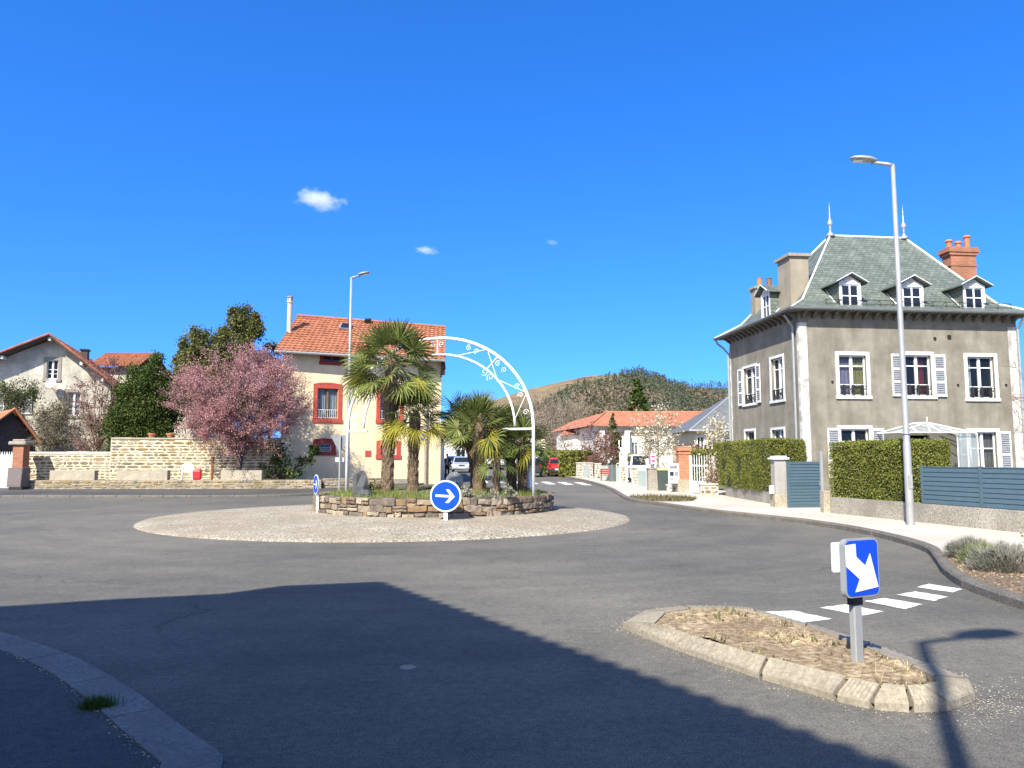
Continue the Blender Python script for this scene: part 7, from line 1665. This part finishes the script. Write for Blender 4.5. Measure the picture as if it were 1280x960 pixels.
# ------------------------------------------------------------------ vehicles
def car(name, label, cat, px, Y, rz, paint, kind='hatch', group=None, x=None):
    Lc, Wc, Hc = {'hatch':(3.9,1.70,1.47),'saloon':(4.4,1.78,1.5),'van':(4.2,1.82,1.82),'bigvan':(5.0,1.95,2.2)}[kind]; X = XA(px,Y) if x is None else x
    t = thing(name, label, cat, (X,Y,zg(Y)+.005), rz, group); h = Lc/2; wb = .86  # front faces -Y locally
    if kind in ('van','bigvan'):
        body = [(-h,.28),(-h+.02,.75),(-h+.25,.98),(-h+.95,1.08),(h,1.1),(h,.28)]; cab = [(-h+.75,1.05),(-h+1.45,Hc-.04),(h-.03,Hc),(h,1.05)]
    else:
        body = [(-h,.3),(-h-.02,.55),(-h+.12,.76),(-h+1.0,.92),(h-.2,.98),(h,.8),(h+.02,.5),(h,.3)]; cab = [(-h+.95,.9),(-h+1.75,Hc-.05),(-h+2.2,Hc),(h-.75,Hc-.06),(h-.12,.95)]
    def extr(prof, w0, w1, name, mat, par, bev):
        m = MB(); n = len(prof); zs = [p[1] for p in prof]; lo, hi = min(zs), max(zs); vs = []
        for sx in (-1,1):
            for y, z in prof: ww = w0+(w1-w0)*(z-lo)/(hi-lo); vs.append((sx*ww/2,y,z))
        m.add(vs, [tuple(range(n))[::-1] if True else 0, tuple(range(n,2*n))]+[(i,(i+1)%n,n+(i+1)%n,n+i) for i in range(n)]); o = m.build(name, mat, par, bevel=bev, seg=2, smooth=False)
        bm = bmesh.new(); bm.from_mesh(o.data); bmesh.ops.recalc_face_normals(bm, faces=bm.faces); bm.to_mesh(o.data); bm.free(); return o
    bd = extr(body, Wc, Wc*.97, 'body', paint, t, .06); cb = extr(cab, Wc*.94, Wc*.76, 'cabin', paint, t, .05)
    wid = lambda z: Wc*(.94-.18*(z-cab[0][1])/(Hc-cab[0][1]))
    def glass(p0, p1, name, k0=.08, k1=.9, ins=.1, out=.012):
        (ya,za),(yb,zb) = p0, p1; nrm = Vector((0,-(zb-za),(yb-ya))).normalized(); nrm = nrm if nrm.z > 0 or abs(nrm.z) < .01 else -nrm
        a = Vector((0,ya+(yb-ya)*k0,za+(zb-za)*k0))+nrm*out; b = Vector((0,ya+(yb-ya)*k1,za+(zb-za)*k1))+nrm*out; w0 = wid(a.z)/2-ins; w1 = wid(b.z)/2-ins*.9
        m = MB(); m.quad((-w0,a.y,a.z),(w0,a.y,a.z),(w1,b.y,b.z),(-w1,b.y,b.z)); m.build(name, 'glass_dark', t)
    glass(cab[0], cab[1], 'windscreen'); glass(cab[-1], cab[-2], 'rear_window', .12 if kind in ('hatch','saloon') else .2, .85)
    for sx in (-1,1):
        z0, z1 = cab[0][1]+.08, Hc-.14; ys = (cab[0][0]+.35, cab[0][0]+.75, cab[-2][0]-.1, cab[-1][0]-.25); f0, f1 = sx*(wid(z0)/2+.012), sx*(wid(z1)/2+.012); m = MB(); q = [(f0,ys[0],z0),(f0,ys[3],z0),(f1,ys[2],z1),(f1,ys[1]+.1,z1)]; m.add(q, [(0,1,2,3) if sx < 0 else (3,2,1,0)]); m.build('side_window', 'glass_dark', t)
        m = MB(); m.box((sx*Wc*.35,-h+.03,.68), (.36,.1,.16)); m.build('headlight', 'lamp_clear', t, bevel=.03); m = MB(); m.box((sx*Wc*.41,h-.02,.86 if kind in ('hatch','saloon') else .95), (.2,.08,.3)); m.build('tail_light', 'lamp_red', t, bevel=.02)
        m = MB(); m.box((sx*(Wc/2+.08),-h+1.15,1.0), (.16,.09,.13)); m.build('mirror', paint, t, bevel=.02)
        for y in (-h+.75, h-.7):
            m = MB(); m.tube([(sx*(Wc/2-.2),y,.31),(sx*(Wc/2+.005),y,.31)], .31, 18); wh = m.build('wheel', 'rubber', t); m = MB(); m.tube([(sx*(Wc/2+.0),y,.31),(sx*(Wc/2+.014),y,.31)], .19, 12); m.build('rim', 'galv', wh)
    m = MB(); m.box((0,-h+.0,.46), (Wc*.94,.12,.22)); m.build('front_bumper', 'plastic_k' if kind != 'saloon' else paint, t, bevel=.03); m = MB(); m.box((0,h-.0,.48), (Wc*.95,.14,.26)); m.build('rear_bumper', 'plastic_k', t, bevel=.03)
    m = MB(); m.box((0,-h-.02,.66), (.55,.06,.1)); m.build('grille', 'plastic_k', t); m = MB(); m.box((0,-h-.066,.47), (.5,.01,.11)); m.build('number_plate', 'white', t); m = MB(); m.box((0,h+.076,.55 if kind in ('van','bigvan') else .56), (.5,.01,.11)); m.build('number_plate', 'white', t)
    return t
car('parked_car', 'silver car facing us at the far end of the street, right of the walking person', 'car', 577, 74, R(4), 'car_silver', 'saloon')
car('parked_car', 'dark blue car parked just behind the silver car, nearest the walking person', 'car', 567, 86, R(4), 'car_blue', 'hatch')
car('parked_van', 'white van between the palm trunks, right behind the silver car', 'van', 604, 88, R(3), 'car_white', 'bigvan')
car('parked_van', 'white van partly hidden by the dark leaning palm trunks', 'van', 636, 84, R(-4), 'car_white', 'van')
car('parked_car', 'dark car half hidden behind the right leg of the white arch', 'car', 664, 62, R(178), 'car_dark', 'hatch')
car('parked_car', 'red hatchback seen from behind, parked by the far hedge', 'car', 697, 63, R(178), 'car_red', 'hatch')
car('parked_van', 'white van standing in the driveway behind the pale rubble pillars', 'van', 802, 50.5, R(-4), 'car_white', 'van')
# ------------------------------------------------------------------ walking person
def person():
    Y = 60.0; t = thing('person', 'person in dark jacket and grey top walking towards us on the far street', 'person', (XA(559,Y),Y,zg(Y)))
    def skin(name, V, E, Rr, mat, lvl=2):
        me = bpy.data.meshes.new(name); me.from_pydata(V, E, []); o = bpy.data.objects.new(name, me); C.objects.link(o); o.parent = t; me.materials.append(M[mat])
        md = o.modifiers.new('skin', 'SKIN'); 
        bm = bmesh.new(); bm.from_mesh(me); ly = bm.verts.layers.skin.verify(); bm.verts.ensure_lookup_table()
        for i, v in enumerate(bm.verts): r = Rr[i]; v[ly].radius = r if isinstance(r, tuple) else (r, r); v[ly].use_root = (i == 0)
        bm.to_mesh(me); bm.free(); s = o.modifiers.new('sub', 'SUBSURF'); s.levels = lvl; s.render_levels = lvl; return o
    V = [(0,0,.95),(0,.0,1.15),(0,.01,1.36),(0,0,1.48),(0,-.01,1.56),(0,-.02,1.66),(0,-.01,1.74),(-.19,.01,1.40),(-.25,.05,1.14),(-.25,-.04,.92),(-.25,-.07,.84),(.19,.01,1.40),(.25,-.03,1.14),(.25,-.14,.94),(.25,-.18,.87),
         (-.1,0,.9),(-.1,-.12,.50),(-.1,-.10,.09),(-.1,-.22,.04),(.1,0,.9),(.1,.08,.50),(.1,.22,.12),(.1,.14,.04)]
    E = [(0,1),(1,2),(2,3),(3,4),(4,5),(5,6),(2,7),(7,8),(8,9),(9,10),(2,11),(11,12),(12,13),(13,14),(0,15),(15,16),(16,17),(17,18),(0,19),(19,20),(20,21),(21,22)]
    Rr = [(.15,.11),(.14,.10),(.17,.11),.06,.055,(.085,.10),(.07,.085),.065,.052,.04,.042,.065,.052,.04,.042,.095,.065,.045,.04,.095,.065,.045,.04]
    skin('body', V, E, Rr, 'skin')
    skin('jacket', [(0,0.01,.86),(0,.01,1.0),(0,.015,1.2),(0,.02,1.38),(0,.02,1.46),(-.2,.015,1.40),(-.26,.055,1.14),(-.26,-.03,.94),(.2,.015,1.40),(.26,-.02,1.14),(.26,-.12,.96)], [(0,1),(1,2),(2,3),(3,4),(3,5),(5,6),(6,7),(3,8),(8,9),(9,10)], [(.21,.14),(.19,.135),(.18,.13),(.19,.125),.085,.085,.07,.062,.085,.07,.062], 'cloth_k')
    skin('trousers', [(0,0,.96),(-.1,0,.86),(-.1,-.12,.50),(-.1,-.10,.1),(.1,0,.86),(.1,.08,.50),(.1,.22,.14)], [(0,1),(1,2),(2,3),(0,4),(4,5),(5,6)], [(.16,.12),.11,.08,.07,.11,.08,.07], 'cloth_k')
    m = MB(); m.hexa([(-.075,-.15,.95),(.075,-.15,.95),(.075,-.1,.95),(-.075,-.1,.95),(-.09,-.128,1.42),(.09,-.128,1.42),(.09,-.09,1.42),(-.09,-.09,1.42)]); m.build('top', 'cloth_g', t, bevel=.015)
    m = MB(); m.lathe([(.1,.0),(.105,.06),(.085,.12),(.03,.15)], (0,.012,1.69), 10, sc=(.86,1.0)); m.build('hair', 'iron', t, smooth=True)
    for s in (-1,1): m = MB(); m.box((s*.1,-.15 if s < 0 else .16,.045), (.09,.27,.09)); m.build('shoe', 'rubber', t, bevel=.025)
person()
